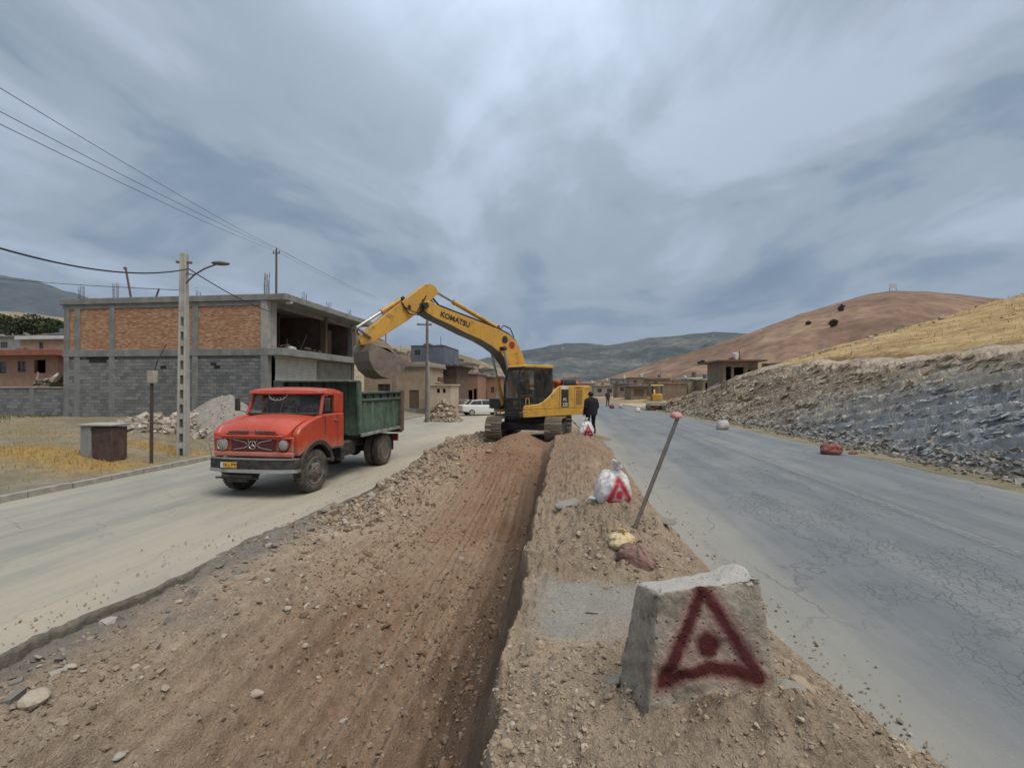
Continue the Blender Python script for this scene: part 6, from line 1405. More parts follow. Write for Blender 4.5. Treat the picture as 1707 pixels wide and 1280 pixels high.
    inner = [(p[0] + (6.92 - p[0]) * .06, p[1] + (3.0 - p[1]) * .07) for p in outer]
    hw = .62; m = MB(); n = len(outer)
    V = [(s * hw, *p) for s in (-1, 1) for p in outer] + [(s * hw, *p) for s in (-1, 1) for p in inner]
    F = [(i, i + 1, n + i + 1, n + i) for i in range(n - 1)] + [(2 * n + i, 2 * n + i + 1, 3 * n + i + 1, 3 * n + i) for i in range(n - 1)] + [(0, n, 3 * n, 2 * n), (n - 1, 2 * n - 1, 4 * n - 1, 3 * n - 1)]
    F += [(i, i + 1, 2 * n + i + 1, 2 * n + i) for i in range(n - 1)] + [(n + i, n + i + 1, 3 * n + i + 1, 3 * n + i) for i in range(n - 1)]
    m.add(V, F).build('bucket', BKT, T)
    for s in (-1, 1): MB().prism(outer, s * hw, s * (hw + .03), 'x').build('bucket_cheek', BKT, T)
    MB().tube([(-hw, 6.24, 2.98), (hw, 6.24, 2.98)], .035, 6).build('bucket_lip', TRK, T)
    for k in range(5): x = -hw + .08 + k * (2 * hw - .16) / 4; MB().box((x, 6.17, 3.12), (.10, .09, .30), rx=.35, taper=.5).build('bucket_tooth', TRK, T)
    X, Y = np.meshgrid(np.linspace(-hw + .02, hw - .02, 40), np.linspace(6.31, 7.50, 40))
    Z = 2.98 + (Y - 6.31) * .34 + .52 * np.exp(-((X / .50) ** 2 + ((Y - 6.9) / .48) ** 2)) + .18 * fbm(X * 3, Y * 3, 601) + .08 * np.abs(fbm(X * 9, Y * 9, 602))
    l = grid('bucket_earth', X, Y, Z, DIRT, True); l.parent = T
    for ob in set(bpy.data.objects) - before:
        if ob.parent == T: ob.matrix_basis = Matrix.Rotation(th, 4, 'Z') @ ob.matrix_basis
    return T
EXC = excavator()

# ------------------------------------------------------------ small yellow machine on the right verge
def small_machine():
    q = GR(1093, 683, .5)
    T = empty('roadside_machine', (q[0], q[1], .45), R(-8), 'small yellow tracked machine with a pale rear plate parked beside the far rock bank', 'digger')
    tracks(T, 1.25, 2.2, .27, .34, 26)
    MB().bx(-.9, .9, -1.0, .9, .62, .86).build('deck', M('pale_plate', (.55, .50, .38), None, 3, .6, dust=.3), T, bevel=.04)
    MB().bx(-.85, .85, -.98, -.95, .5, .72).build('rear_plate', WHITE, T)
    MB().bx(-.35, .55, -.85, .1, .861, 1.55).build('engine_cover', YEL, T, bevel=.12)
    MB().bx(-.78, -.38, -.6, .5, .861, 1.25).build('side_locker', YEL2, T, bevel=.05)
    MB().bx(-.05, .35, -.45, -.05, 1.551, 1.95).build('seat_back', YEL2, T, bevel=.06)
    for x, y in ((-.3, -.7), (.5, -.7), (-.3, .6), (.5, .6)): MB().tube([(x, y, .86), (x, y, 2.25)], .03, 6).build('canopy_post', CBK, T)
    MB().prism([(-.9, 2.25), (.8, 2.25), (.7, 2.36), (-.8, 2.36)], -.45, .65, 'x').build('canopy', YEL, T, bevel=.03)
    MB().prism([(.8, .8), (1.2, 1.5), (2.1, 1.9), (2.7, 1.3), (2.6, 1.2), (2.05, 1.65), (1.35, 1.3), (1.0, .7)], -.1, .1, 'x').build('boom', YEL, T, bevel=.01)
    MB().prism([(2.6, 1.3), (2.8, 1.2), (2.7, .5), (2.5, .55)], -.08, .08, 'x').build('arm', YEL, T)
    MB().prism([(2.35, .45), (2.8, .6), (2.95, .25), (2.6, .05), (2.35, .15)], -.25, .25, 'x').build('bucket', BKT, T)
    MB().bx(-.85, .85, 1.15, 1.22, .1, .5).build('blade', YEL2, T)
small_machine()

# ------------------------------------------------------------ cars
def car(loc, rz, paint, label, name='parked_car', cat='car'):
    T = empty(name, loc, rz, label, cat); L, Wd = 4.3, 1.66       # +y forward
    sec = [(-2.12, .52, .92, .70), (-2.0, .40, .98, .78), (-1.3, .30, 1.0, .82), (-.9, .28, .98, .83), (.7, .28, .95, .83), (1.3, .30, .88, .82), (1.9, .36, .76, .78), (2.12, .42, .62, .68)]
    V = []; n = 8
    for y, zb, zt, w in sec: V += [(-w, y, zb), (-w * 1.02, y, (zb + zt) / 2), (-w * .97, y, zt - .05), (-w * .85, y, zt), (w * .85, y, zt), (w * .97, y, zt - .05), (w * 1.02, y, (zb + zt) / 2), (w, y, zb)]
    F = [(i * n + k, i * n + (k + 1) % n, (i + 1) * n + (k + 1) % n, (i + 1) * n + k) for i in range(len(sec) - 1) for k in range(n)] + [tuple(range(n)), tuple(range((len(sec) - 1) * n, len(sec) * n))]
    MB().add(V, F).build('body', paint, T, bevel=.03)
    cab = [(-1.55, .97), (-1.05, 1.36), (.0, 1.42), (.45, 1.38), (1.15, .92)]
    V = [(s * (.70 if z < 1.1 else .56), y, z) for s in (-1, 1) for y, z in cab]
    MB().add(V, [(0, 1, 2, 3, 4), (5, 6, 7, 8, 9), (0, 1, 6, 5), (3, 4, 9, 8)]).build('windows', GLS, T)
    MB().add([(s * .57, y, z + .012) for s in (-1, 1) for y, z in cab[1:4]] + [(s * .57, y, z - .03) for s in (-1, 1) for y, z in cab[1:4]], [(0, 1, 4, 3), (1, 2, 5, 4), (0, 1, 7, 6), (1, 2, 8, 7), (3, 4, 10, 9), (4, 5, 11, 10), (0, 3, 9, 6), (2, 5, 11, 8)]).build('roof', paint, T, bevel=.02)
    for s in (-1, 1):
        m = MB()
        for a, b in ((0, 1), (3, 4)): m.tube([(s * .70, *cab[a]) if cab[a][1] < 1.1 else (s * .57, *cab[a]), (s * .70, *cab[b]) if cab[b][1] < 1.1 else (s * .57, *cab[b])], .035, 6)
        m.tube([(s * .70, -.25, .97), (s * .57, -.25, 1.41)], .035, 6); m.build('pillar', paint, T)
        MB().box((s * .58, 2.10, .62), (.28, .06, .14)).build('headlight', LENS, T, bevel=.02); MB().box((s * .60, -2.10, .78), (.22, .06, .16)).build('tail_light', AMB, T, bevel=.02)
        for y in (-1.25, 1.3):
            w = MB(); tyre(w, (0, 0, 0), .30, .19, 20); o = w.build('wheel', RUB, T, smooth=True, loc=(s * .76, y, .30))
            MB().lathe([(.18, s * .10), (.05, s * .12)], (0, 0, 0), 'x', 14).build('rim', CHR, o)
q = GR(815, 686, 0.0); car((q[0] + .4, q[1] - 6, .0), R(-60), M('white_car_paint', (.66, .67, .66), (.58, .59, .58), 3, .35, coat=.3, dust=.15, bmp=0), 'white car parked across the street end in front of the red brick house')
q = PX(957, 680, 52); car((q[0], q[1], .5), R(8), M('dark_car_paint', (.03, .03, .035), None, 3, .35, coat=.3, bmp=0), 'dark car on the right carriageway glimpsed beneath the excavator counterweight')
# ------------------------------------------------------------ sprayed warning triangle as a pattern in object space
def seg_dist(nt, p, a, b):
    ab = tuple(b[i] - a[i] for i in range(3)); L2 = sum(x * x for x in ab)
    pa = vmt(nt, 'SUBTRACT', p, a); t = mth(nt, 'DIVIDE', vmt(nt, 'DOT_PRODUCT', pa, ab), L2, clamp=True)
    return vmt(nt, 'LENGTH', vmt(nt, 'SUBTRACT', pa, vmt(nt, 'SCALE', ab, scale=t)))
def sprayed(name, base1, base2, tri, dot, wd, dotr, paint=(.20, .008, .014), bscale=34, rough=.9, soft=.42, bmp=.5, white_top=None, halo=.35, pits=True, base_scale=6):
    m, nt, p = principled(name)
    tc = nd(nt, 'ShaderNodeTexCoord').outputs['Object']
    nn = nd(nt, 'ShaderNodeTexNoise', None, Vector=tc, Scale=14.0, Detail=5.0)
    w = vmt(nt, 'ADD', tc, vmt(nt, 'SCALE', vmt(nt, 'SUBTRACT', nn.outputs['Color'], (.5, .5, .5)), scale=wd * .55))
    sp = nd(nt, 'ShaderNodeSeparateXYZ', None, i0=w); q = nd(nt, 'ShaderNodeCombineXYZ', None, i0=sp.outputs[0], i1=0.0, i2=sp.outputs[2]).outputs[0]
    d = None
    for a, b in tri:
        e = seg_dist(nt, q, (a[0], 0, a[1]), (b[0], 0, b[1])); d = e if d is None else mth(nt, 'MINIMUM', d, e)
    dd = mth(nt, 'SUBTRACT', vmt(nt, 'LENGTH', vmt(nt, 'SUBTRACT', q, (dot[0], 0, dot[1]))), dotr - wd)
    d = mth(nt, 'MINIMUM', d, dd)
    grain = noise(nt, tc, bscale * 2.5, 4, .7); n0 = noise(nt, tc, 7, 3)
    f = nd(nt, 'ShaderNodeMapRange', None, Value=mth(nt, 'ADD', d, mth(nt, 'MULTIPLY', mth(nt, 'ADD', mth(nt, 'SUBTRACT', grain, .5), mth(nt, 'MULTIPLY', mth(nt, 'SUBTRACT', n0, .5), 1.2)), wd * .9))); f.inputs['From Min'].default_value = wd * (1 - soft * 1.2); f.inputs['From Max'].default_value = wd * (1 + soft); f.inputs['To Min'].default_value = 1; f.inputs['To Max'].default_value = 0
    h = nd(nt, 'ShaderNodeMapRange', None, Value=d); h.inputs['From Min'].default_value = wd; h.inputs['From Max'].default_value = wd * 2.6; h.inputs['To Min'].default_value = halo; h.inputs['To Max'].default_value = 0
    g = nd(nt, 'ShaderNodeTexCoord').outputs['Normal']; ny = nd(nt, 'ShaderNodeSeparateXYZ', None, i0=g).outputs[1]
    front = ramp(nt, mth(nt, 'MULTIPLY_ADD', ny, -.5, .5), [(.50, 0.0), (.62, 1.0)])
    n1 = noise(nt, tc, base_scale, 7, .68); n2 = noise(nt, tc, bscale, 6, .7)
    col = mix(nt, ramp(nt, n1, [(.36, 0.0), (.64, 1.0)]), base1, base2)
    col = mix(nt, .7, col, mix(nt, n2, (.12, .12, .12), (.88, .88, .88)), 'OVERLAY')
    hb = n2
    if pits:
        v = nd(nt, 'ShaderNodeTexVoronoi', {'feature': 'F1'}, Vector=tc, Scale=30.0)
        pf = mth(nt, 'MULTIPLY', ramp(nt, v.outputs['Distance'], [(.12, 1.0), (.25, 0.0)]), ramp(nt, noise(nt, tc, 9, 3), [(.45, 0.0), (.6, 1.0)]))
        col = mix(nt, mth(nt, 'MULTIPLY', pf, .7), col, tuple(x * .35 for x in base1)); hb = mth(nt, 'SUBTRACT', n2, pf)
    if white_top is not None:
        up = nd(nt, 'ShaderNodeSeparateXYZ', None, i0=g).outputs[2]
        col = mix(nt, mth(nt, 'MULTIPLY', ramp(nt, mth(nt, 'ADD', up, mth(nt, 'MULTIPLY', mth(nt, 'SUBTRACT', n1, .5), .8)), [(.45, 0.0), (.75, .8)]), 1.0), col, white_top)
    allow = mth(nt, 'MAXIMUM', front, 0.0)
    col = mix(nt, mth(nt, 'MULTIPLY', h.outputs[0], allow), col, (.27, .055, .05))
    pv = mix(nt, n1, paint, tuple(x * 1.8 for x in paint))
    col = mix(nt, mth(nt, 'MULTIPLY', mth(nt, 'MULTIPLY', f.outputs[0], allow), .95, clamp=True), col, pv)
    setin(nt, p, 'Base Color', col); setin(nt, p, 'Roughness', rough); setin(nt, p, 'Specular IOR Level', .25)
    bump(nt, p, hb, bmp, .012); return m

# ------------------------------------------------------------ the painted block
def block():
    # corners in the camera frame (right, ahead, height)
    ft = [(.672, 2.10, 1.655), (1.165, 2.15, 1.705)]; fb = [(.585, 2.02, 1.04), (1.235, 2.08, 1.06)]
    bt = [(.635, 2.32, 1.60), (1.175, 2.42, 1.665)]; bb = [(.515, 2.30, 1.06), (1.26, 2.42, 1.08)]
    c8 = [Vector(W(*p)) for p in (fb[0], fb[1], bb[1], bb[0], ft[0], ft[1], bt[1], bt[0])]
    o = Vector(W(.91, 2.15, 1.1)); rot = Matrix.Rotation(-R(YAW) , 4, 'Z'); inv = rot.to_3x3()
    L = [inv @ (c - o) for c in c8]
    bm = bmesh.new(); vs = [bm.verts.new(c) for c in L]
    for f in ((0, 1, 5, 4), (1, 2, 6, 5), (2, 3, 7, 6), (3, 0, 4, 7), (4, 5, 6, 7), (0, 3, 2, 1)): bm.faces.new([vs[i] for i in f])
    bmesh.ops.recalc_face_normals(bm, faces=bm.faces)
    bmesh.ops.bevel(bm, geom=bm.edges[:], offset=.016, segments=2, affect='EDGES', profile=.6)
    bmesh.ops.triangulate(bm, faces=bm.faces)
    for _ in range(5):
        bmesh.ops.subdivide_edges(bm, edges=[e for e in bm.edges if e.calc_length() > .018], cuts=1, use_grid_fill=True)
        if len(bm.verts) > 26000: break
    bmesh.ops.triangulate(bm, faces=bm.faces)
    bm.normal_update(); P = np.array([v.co[:] for v in bm.verts])
    q1 = P[:, 0] + P[:, 1] * .7; q2 = P[:, 2] + P[:, 1] * .5
    dn = .042 * fbm(q1 * 5, q2 * 5, 701, 6) + .016 * fbm(q1 * 26, q2 * 26, 702, 4) - .07 * np.maximum(0, fbm(q1 * 7, q2 * 7, 703, 4) - .12)
    rim = np.clip((P[:, 2] - .5) / .1, 0, 1); dn = dn + .04 * rim * fbm(P[:, 0] * 12, P[:, 1] * 12, 704, 4)
    for v, d in zip(bm.verts, dn): v.co += v.normal * float(d)
    me = bpy.data.meshes.new('painted_block'); bm.to_mesh(me); bm.free(); me.polygons.foreach_set('use_smooth', [True] * len(me.polygons))
    ob = bpy.data.objects.new('painted_block', me); COL.objects.link(ob); ob.location = o; ob.rotation_euler = (0, 0, R(YAW))
    def loc(px, py, zc): v = inv @ (Vector(PX(px, py, zc)) - o); return (v.x, v.z)
    A, B, C = loc(1172, 983, 2.12), loc(1103, 1140, 2.05), loc(1268, 1132, 2.09)
    Md = loc(1183, 1113, 2.07); M1 = loc(1143, 1121, 2.06); M2 = loc(1228, 1119, 2.08); T2 = loc(1150, 962, 2.15)
    mt = sprayed('painted_stone', (.43, .37, .30), (.22, .19, .155), [(A, B), (B, M1), (M1, Md), (Md, M2), (M2, C), (C, A), (A, T2)], loc(1180, 1074, 2.09), .031, .060, paint=(.050, .006, .008), white_top=(.44, .42, .38), bmp=1.0)
    me.materials.append(mt); tag(ob, 'rough pale concrete block with a sprayed dark red warning triangle, nearest on the mound', 'concrete block')
block()

# ------------------------------------------------------------ sacks
def sack(name, label, c, size, rz, mat, seed, knot=None, cat='sack', lean=0.0, slump=.25, knotdir=(0, 0, 1), wr=.085, sub=56):
    n, k = sub * 2, sub; V = []; a = np.linspace(0, 2 * np.pi, n, endpoint=False); t = np.linspace(0.02, math.pi - .02, k); A_, T_ = np.meshgrid(a, t)
    sg = lambda v, e: np.sign(v) * np.abs(v) ** e
    X = sg(np.sin(T_), .75) * sg(np.cos(A_), .8); Y = sg(np.sin(T_), .75) * sg(np.sin(A_), .8); Z = sg(np.cos(T_), .85)
    wide = 1 + slump * (-Z) * .5; X = X * wide; Y = Y * wide
    # folds run up towards the tied neck; sags across
    fold = np.abs(np.sin(A_ * 5 + 3 * fbm(A_ * .8, T_, seed, 3))) * ss(.25, 1, (Z + 1) / 2) + .5 * np.abs(fbm(X * 6 + seed, Y * 6 + Z * 5, seed + 5, 4)) + 1.4 * np.abs(fbm(X * 2.2 + seed, Y * 2.2 + Z * 2.2, seed + 1, 4))
    r = 1 + wr * 4 * (fbm(X * 1.3, Z * 1.3 + Y, seed + 2, 4)) - wr * 1.6 * fold
    X, Y, Z = X * r * size[0] / 2, Y * r * size[1] / 2, (Z * r + .92) * size[2] / 2
    X = X + lean * Z
    P = np.stack([X, Y, Z], -1).reshape(-1, 3); F = [[i * n + j, (i + 1) * n + j, (i + 1) * n + (j + 1) % n, i * n + (j + 1) % n] for i in range(k - 1) for j in range(n)]
    caps = [[j for j in range(n)], [(k - 1) * n + j for j in range(n)][::-1]]
    me = bpy.data.meshes.new(name); me.from_pydata(P.tolist(), [], F + caps); me.materials.append(mat); me.polygons.foreach_set('use_smooth', [True] * len(me.polygons))
    bm = bmesh.new(); bm.from_mesh(me); bmesh.ops.recalc_face_normals(bm, faces=bm.faces); bm.to_mesh(me); bm.free()
    o = bpy.data.objects.new(name, me); COL.objects.link(o); o.location = c; o.rotation_euler = (0, 0, rz); tag(o, label, cat)
    if knot:
        m = MB(); base = Vector((lean * size[2] * .9, 0, size[2] * .88)); kd = Vector(knotdir).normalized(); q = kd.to_track_quat('Z', 'Y')
        prof = [(.10, -.10), (.045, .0), (.032, .05), (.05, .10), (.11, .20), (.13, .25)]; nn = 22; Vk = []
        for rr, tt in prof:
            for j in range(nn):
                an = 2 * math.pi * j / nn; w = rr * (1 + (.45 * math.sin(an * 4 + seed) + .25 * math.sin(an * 7)) * (tt > .04)) * size[0] * 1.4
                Vk.append(base + q @ Vector((w * math.cos(an), w * math.sin(an) * .8, (tt + .02 * math.sin(an * 3) * (tt > .15)) * size[2])))
        m.add(Vk, [(i * nn + j, i * nn + (j + 1) % nn, (i + 1) * nn + (j + 1) % nn, (i + 1) * nn + j) for i in range(len(prof) - 1) for j in range(nn)])
        m.build('tied_neck', knot, o, smooth=True)
    return o
def woven(name, c1, c2, sc_=5, trans=.0):
    return M(name, c1, c2, sc_, .6, bmp=.35, bscale=28, dust=.28)
BAGW = woven('white_plastic_sack', (.66, .66, .66), (.52, .52, .52))
def painted_sack_mat(name, w, h, off=(0, 0), scale=1.0, c1=(.66, .65, .65), c2=(.56, .52, .52)):
    A, B, C = (off[0], off[1] + .30 * h * scale), (off[0] - .32 * w * scale, off[1] - .27 * h * scale), (off[0] + .36 * w * scale, off[1] - .33 * h * scale)
    return sprayed(name, c1, c2, [(A, B), (B, C), (C, A)], (off[0], off[1] - .08 * h * scale), .028 * w / .45, .05 * w / .45, paint=(.26, .008, .018), bscale=16, rough=.6, soft=.5, bmp=.35, halo=.5, pits=False)
def on(x, y, px_=None): return earth_h(x, y)
q = PX(1022, 845, 5.30); z = on(q[0], q[1]); 
sack('white_sack', 'white plastic sack with a sprayed red triangle, just beyond the leaning bar', (q[0], q[1] + .05, CAMH - 198 / 760 * 5.3), (.44, .36, .45), R(10), painted_sack_mat('painted_sack', .44, .45, (.03, .19), .95), 11, BAGW, knotdir=(.5, -.1, .8))
MB().box((q[0] - .20, q[1] + .04, CAMH - 186 / 760 * 5.3), (.2, .16, .05), rz=.4).build('x', BAGW)
o_ = bpy.data.objects['x']; o_.name = 'plastic_scrap'; tag(o_, 'crumpled white plastic scrap against the foot of the triangle-marked white sack', 'plastic scrap')
b_ = o_.modifiers.new('s', 'SUBSURF'); b_.levels = 2; b_.render_levels = 2
q = PX(977, 727, 13.8)
sack('white_sack', 'white sack marked with a pink triangle standing beside the man in black', (q[0], q[1], CAMH - 82 / 760 * 13.8 - .02), (.46, .38, .50), R(5), painted_sack_mat('painted_sack_far', .46, .5, (.04, .2), .8), 12, BAGW, knotdir=(-.2, 0, 1))
q = PX(1061, 950, 4.15)
sack('maroon_sack', 'dusty maroon sack lying on the gravel at the foot of the leaning bar', (q[0], q[1] + .02, CAMH - 302 / 760 * 4.15 - .02), (.36, .26, .25), R(-28), M('maroon_sack', (.155, .065, .06), (.23, .12, .11), 5, .8, bmp=.4, bscale=22, dust=.45), 13, None, wr=.075)
q = PX(1036, 908, 4.40)
y_ = sack('yellow_sack', 'pale yellow torn plastic bag behind the maroon sack', (q[0], q[1], CAMH - 262 / 760 * 4.4 - .03), (.27, .20, .16), R(20), M('yellow_plastic', (.62, .48, .26), (.52, .40, .25), 5, .55, bmp=.3, bscale=20, dust=.25), 14, M('yellow_plastic_b', (.66, .50, .22), None, 5, .55), wr=.085, knotdir=(.3, 0, 1))
q = GR(1385, 757, .5)
sack('red_sack', 'dark red sack with a white top at the right road edge, nearest to the camera', (q[0], q[1], .48), (.62, .42, .40), R(-10), M('dark_red_sack', (.22, .05, .045), (.30, .09, .08), 5, .8, bmp=.4, dust=.3), 15, BAGW, wr=.07)
q = GR(1384, 755, .5); 
for dx, dy in ((.55, -.15), (.75, .1)): 
    o_ = MB().ball((q[0] + dx, q[1] + dy, .52), (.11, .09, .06), 8, 6).build('red_stone', M('red_stone', (.25, .09, .07), None, 5, .9), smooth=True); tag(o_, 'small red-painted stone just right of the dark red sack' if dx < .6 else 'outermost small red-painted stone beyond the dark red sack', 'stone')
q = GR(1204, 716, .5)
sack('white_sack', 'white sack on the right road shoulder below the rock cut', (q[0], q[1], .48), (.62, .45, .55), R(10), M('grubby_white_sack', (.56, .54, .52), (.42, .38, .36), 4, .7, bmp=.35, dust=.35), 16, BAGW, wr=.07, lean=.1)
for (px, py, s, lb, c_) in ((1063, 687, .45, 'small white sack on the far shoulder just left of the yellow machine', 0), (1020, 681, .5, 'far dark red sack on the road edge beside the distant person', 1), (1035, 680, .4, 'pale pinkish sack between the distant person and the yellow machine', 2)):
    q = GR(px, py, .5); sack('roadside_sack', lb, (q[0], q[1], .47), (s, s * .8, s), 0, (BAGW, M('far_red_sack', (.22, .06, .05), None, 4, .8), M('far_pink_sack', (.48, .32, .30), None, 4, .8))[c_], 20 + c_, None, sub=14)

# ------------------------------------------------------------ leaning bar with a rag
a = Vector(PX(1055, 886, 4.62)); b = Vector(PX(1131, 693, 4.72)); a2 = a - (b - a) * .10
BR = empty('leaning_bar', a, 0, 'long dark steel bar leaning in the gravel with a pink rag tied on top', 'bar')
MB().tube([a2 - a, (b - a) * .5, b - a], [.020, .021, .019], 12).build('shaft', M('bar_steel', (.12, .115, .11), (.17, .15, .13), 9, .6, .3, bmp=.3, dust=.35), BR, smooth=True)
o_ = sack('rag', 'x', b - a + Vector((-.02, 0, -.03)), (.13, .09, .075), .5, M('pink_rag', (.52, .22, .20), (.60, .36, .33), 14, .85, bmp=.3), 31, None, sub=16, wr=.1)
o_.parent = BR
for k in ('label', 'category'): del o_[k]
# flat stones set in the gravel round the sacks
def slab(name, label, px, py, zc, s, rz, rx, mat, seed, fl=.35, cat='stone'):
    rr = np.random.default_rng(seed); bm = bmesh.new(); bmesh.ops.create_icosphere(bm, subdivisions=3, radius=1)
    pl = [Vector(rr.normal(0, 1, 3) * (1, 1, .6)).normalized() for _ in range(8)] + [Vector((0, 0, 1))]
    for v in bm.verts:
        for n_ in pl:
            d_ = v.co.dot(n_) - .62
            if d_ > 0: v.co -= n_ * d_ * .95
        v.co = Vector((v.co.x * s[0], v.co.y * s[1], v.co.z * s[2])) * 1.3
    me = bpy.data.meshes.new(name); bm.to_mesh(me); bm.free(); me.materials.append(mat); o = bpy.data.objects.new(name, me); COL.objects.link(o)
    q = PX(px, py, zc); o.location = (q[0], q[1], earth_h(q[0], q[1]) + s[2] * fl); o.rotation_euler = (rx, 0, rz); return tag(o, label, cat)
slab('stone', 'flat grey slab of broken asphalt left of the white sack on the mound', 945, 838, 5.6, (.17, .11, .045), .5, .15, GREYSTONES, 71)
slab('stone', 'jagged grey chunk jutting out just right of the painted block', 1312, 1090, 2.25, (.075, .05, .035), .4, .2, GREYSTONES, 72)
slab('stone', 'tan lump of hardened earth right of the painted block', 1335, 1105, 2.3, (.06, .05, .04), 1.4, .1, STONES, 73)
slab('stone', 'small dark stone lying on the bare flat patch of the mound', 986, 1024, 3.35, (.045, .025, .014), .1, 0, GREYSTONES, 74)
slab('stone', 'broken slab poking out of the earth left of the painted block', 1022, 1120, 2.35, (.075, .05, .03), .9, -.5, GREYSTONES, 75)
slab('stone', 'grey stone at the road edge right of the leaning bar foot', 1108, 862, 5.0, (.10, .06, .035), -.6, .1, GREYSTONES, 76)

# ------------------------------------------------------------ people
SKIN = M('skin', (.30, .17, .11), (.26, .145, .095), 6, .6, bmp=.05)
BLKC = M('black_cloth', (.010, .010, .013), (.017, .017, .021), 5, .9, bmp=.3, bscale=30)
DGC = M('dark_grey_cloth', (.03, .028, .03), (.045, .04, .042), 5, .9, bmp=.3)
BRC = M('brown_cloth', (.09, .05, .045), (.12, .07, .06), 5, .9, bmp=.3)
HAIR = M('black_hair', (.012, .010, .009), None, 20, .6, bmp=.4)
def person(label, loc, rz, h=1.74, pose=None, jacket=BLKC, trousers=BLKC, shoes=BLKC, group=None):
    J = dict(pel=(0, 0, .93), bel=(0, .01, 1.06), chest=(0, .0, 1.30), sh=(0, -.02, 1.43), neck=(0, .0, 1.50), head=(0, .02, 1.60), top=(0, .01, 1.70),
             lh=(-.10, 0, .90), rh=(.10, 0, .90), lk=(-.11, .03, .49), rk=(.11, .04, .49), la=(-.12, -.01, .09), ra=(.13, .0, .09), lt=(-.13, .15, .035), rt=(.15, .16, .035),
             ls=(-.185, -.02, 1.405), rs=(.185, -.02, 1.405), le=(-.235, -.05, 1.13), re=(.235, -.05, 1.13), lw=(-.22, .08, .90), rw=(.22, .10, .91), lf=(-.215, .11, .83), rf=(.215, .13, .84))
    J.update(pose or {}); k = h / 1.74
    Rr = dict(pel=(.155, .115), bel=(.15, .11), chest=(.175, .115), sh=(.12, .09), neck=(.058, .058), head=(.078, .095), top=(.06, .07), lh=(.095, .10), rh=(.095, .10), lk=(.062, .065), rk=(.062, .065), la=(.048, .055), ra=(.048, .055), lt=(.042, .035), rt=(.042, .035),
              ls=(.075, .07), rs=(.075, .07), le=(.052, .052), re=(.052, .052), lw=(.036, .034), rw=(.036, .034), lf=(.038, .022), rf=(.038, .022))
    E = [('pel', 'bel'), ('bel', 'chest'), ('chest', 'sh'), ('sh', 'neck'), ('neck', 'head'), ('head', 'top'), ('pel', 'lh'), ('pel', 'rh'), ('lh', 'lk'), ('rh', 'rk'), ('lk', 'la'), ('rk', 'ra'), ('la', 'lt'), ('ra', 'rt'), ('sh', 'ls'), ('sh', 'rs'), ('ls', 'le'), ('rs', 're'), ('le', 'lw'), ('re', 'rw'), ('lw', 'lf'), ('rw', 'rf')]
    nm = list(J); ix = {n: i for i, n in enumerate(nm)}
    V = [tuple(c * k for c in J[n]) for n in nm]; R_ = [Rr[n] for n in nm]; EE = [(ix[a], ix[b]) for a, b in E]
    # fingers: five short chains from each palm
    for f, w in (('lf', 'lw'), ('rf', 'rw')):
        p = Vector(J[f]); d = (p - Vector(J[w])).normalized(); sd = Vector((0, 1, 0)) - d * d.y; sd.normalize()
        for j, ln in enumerate((.075, .085, .08, .06)):
            o0 = p + sd * (j - 1.5) * .021; a1 = o0 + d * ln * .5; a2 = o0 + d * ln * .9 + Vector((.012 * (1 if f == 'lf' else -1), 0, 0))
            i0 = len(V); V += [tuple(a1 * k), tuple(a2 * k)]; R_ += [(.0095, .0095), (.008, .008)]; EE += [(ix[f], i0), (i0, i0 + 1)]
        tb = p - d * .03 + sd * .045; i0 = len(V); V += [tuple(tb * k), tuple((tb + d * .045 + sd * .01) * k)]; R_ += [(.012, .012), (.010, .010)]; EE += [(ix[w], i0), (i0, i0 + 1)]
    me = bpy.data.meshes.new('body'); me.from_pydata(V, EE, []); o = bpy.data.objects.new('person', me); COL.objects.link(o)
    sk = o.modifiers.new('s', 'SKIN'); me.skin_vertices[0].data[ix['pel']].use_root = True
    for i, r in enumerate(R_): me.skin_vertices[0].data[i].radius = (r[0] * k, r[1] * k)
    sb = o.modifiers.new('u', 'SUBSURF'); sb.levels = 2
    bpy.context.view_layer.update(); em = bpy.data.meshes.new_from_object(o.evaluated_get(bpy.context.evaluated_depsgraph_get())); bpy.data.objects.remove(o)
    for mt in (jacket, trousers, SKIN, shoes): em.materials.append(mt)
    P = {n: Vector(J[n]) * k for n in nm}
    def dist(c, a, b): ab = b - a; t = max(0, min(1, (c - a).dot(ab) / ab.dot(ab))); return (c - a - ab * t).length
    # the cloth stands off the body a little, with creases; head gets a face
    for v in em.vertices:
        c = v.co; hd = (c - P['head']).length < .16 * k and c.z > P['neck'].z + .03
        if hd:
            l = c - P['head']
            if l.y > .04 and abs(l.x) < .018 and -.035 < l.z < .02: v.co.y += .022 * (1 - abs(l.x) / .018)
            if l.y > .05 and .012 < abs(l.x) < .045 and .005 < l.z < .03: v.co.y -= .008
        else: v.co += v.normal * .006 * math.sin(c.z * 46 + c.x * 22) * (c.z < P['sh'].z)
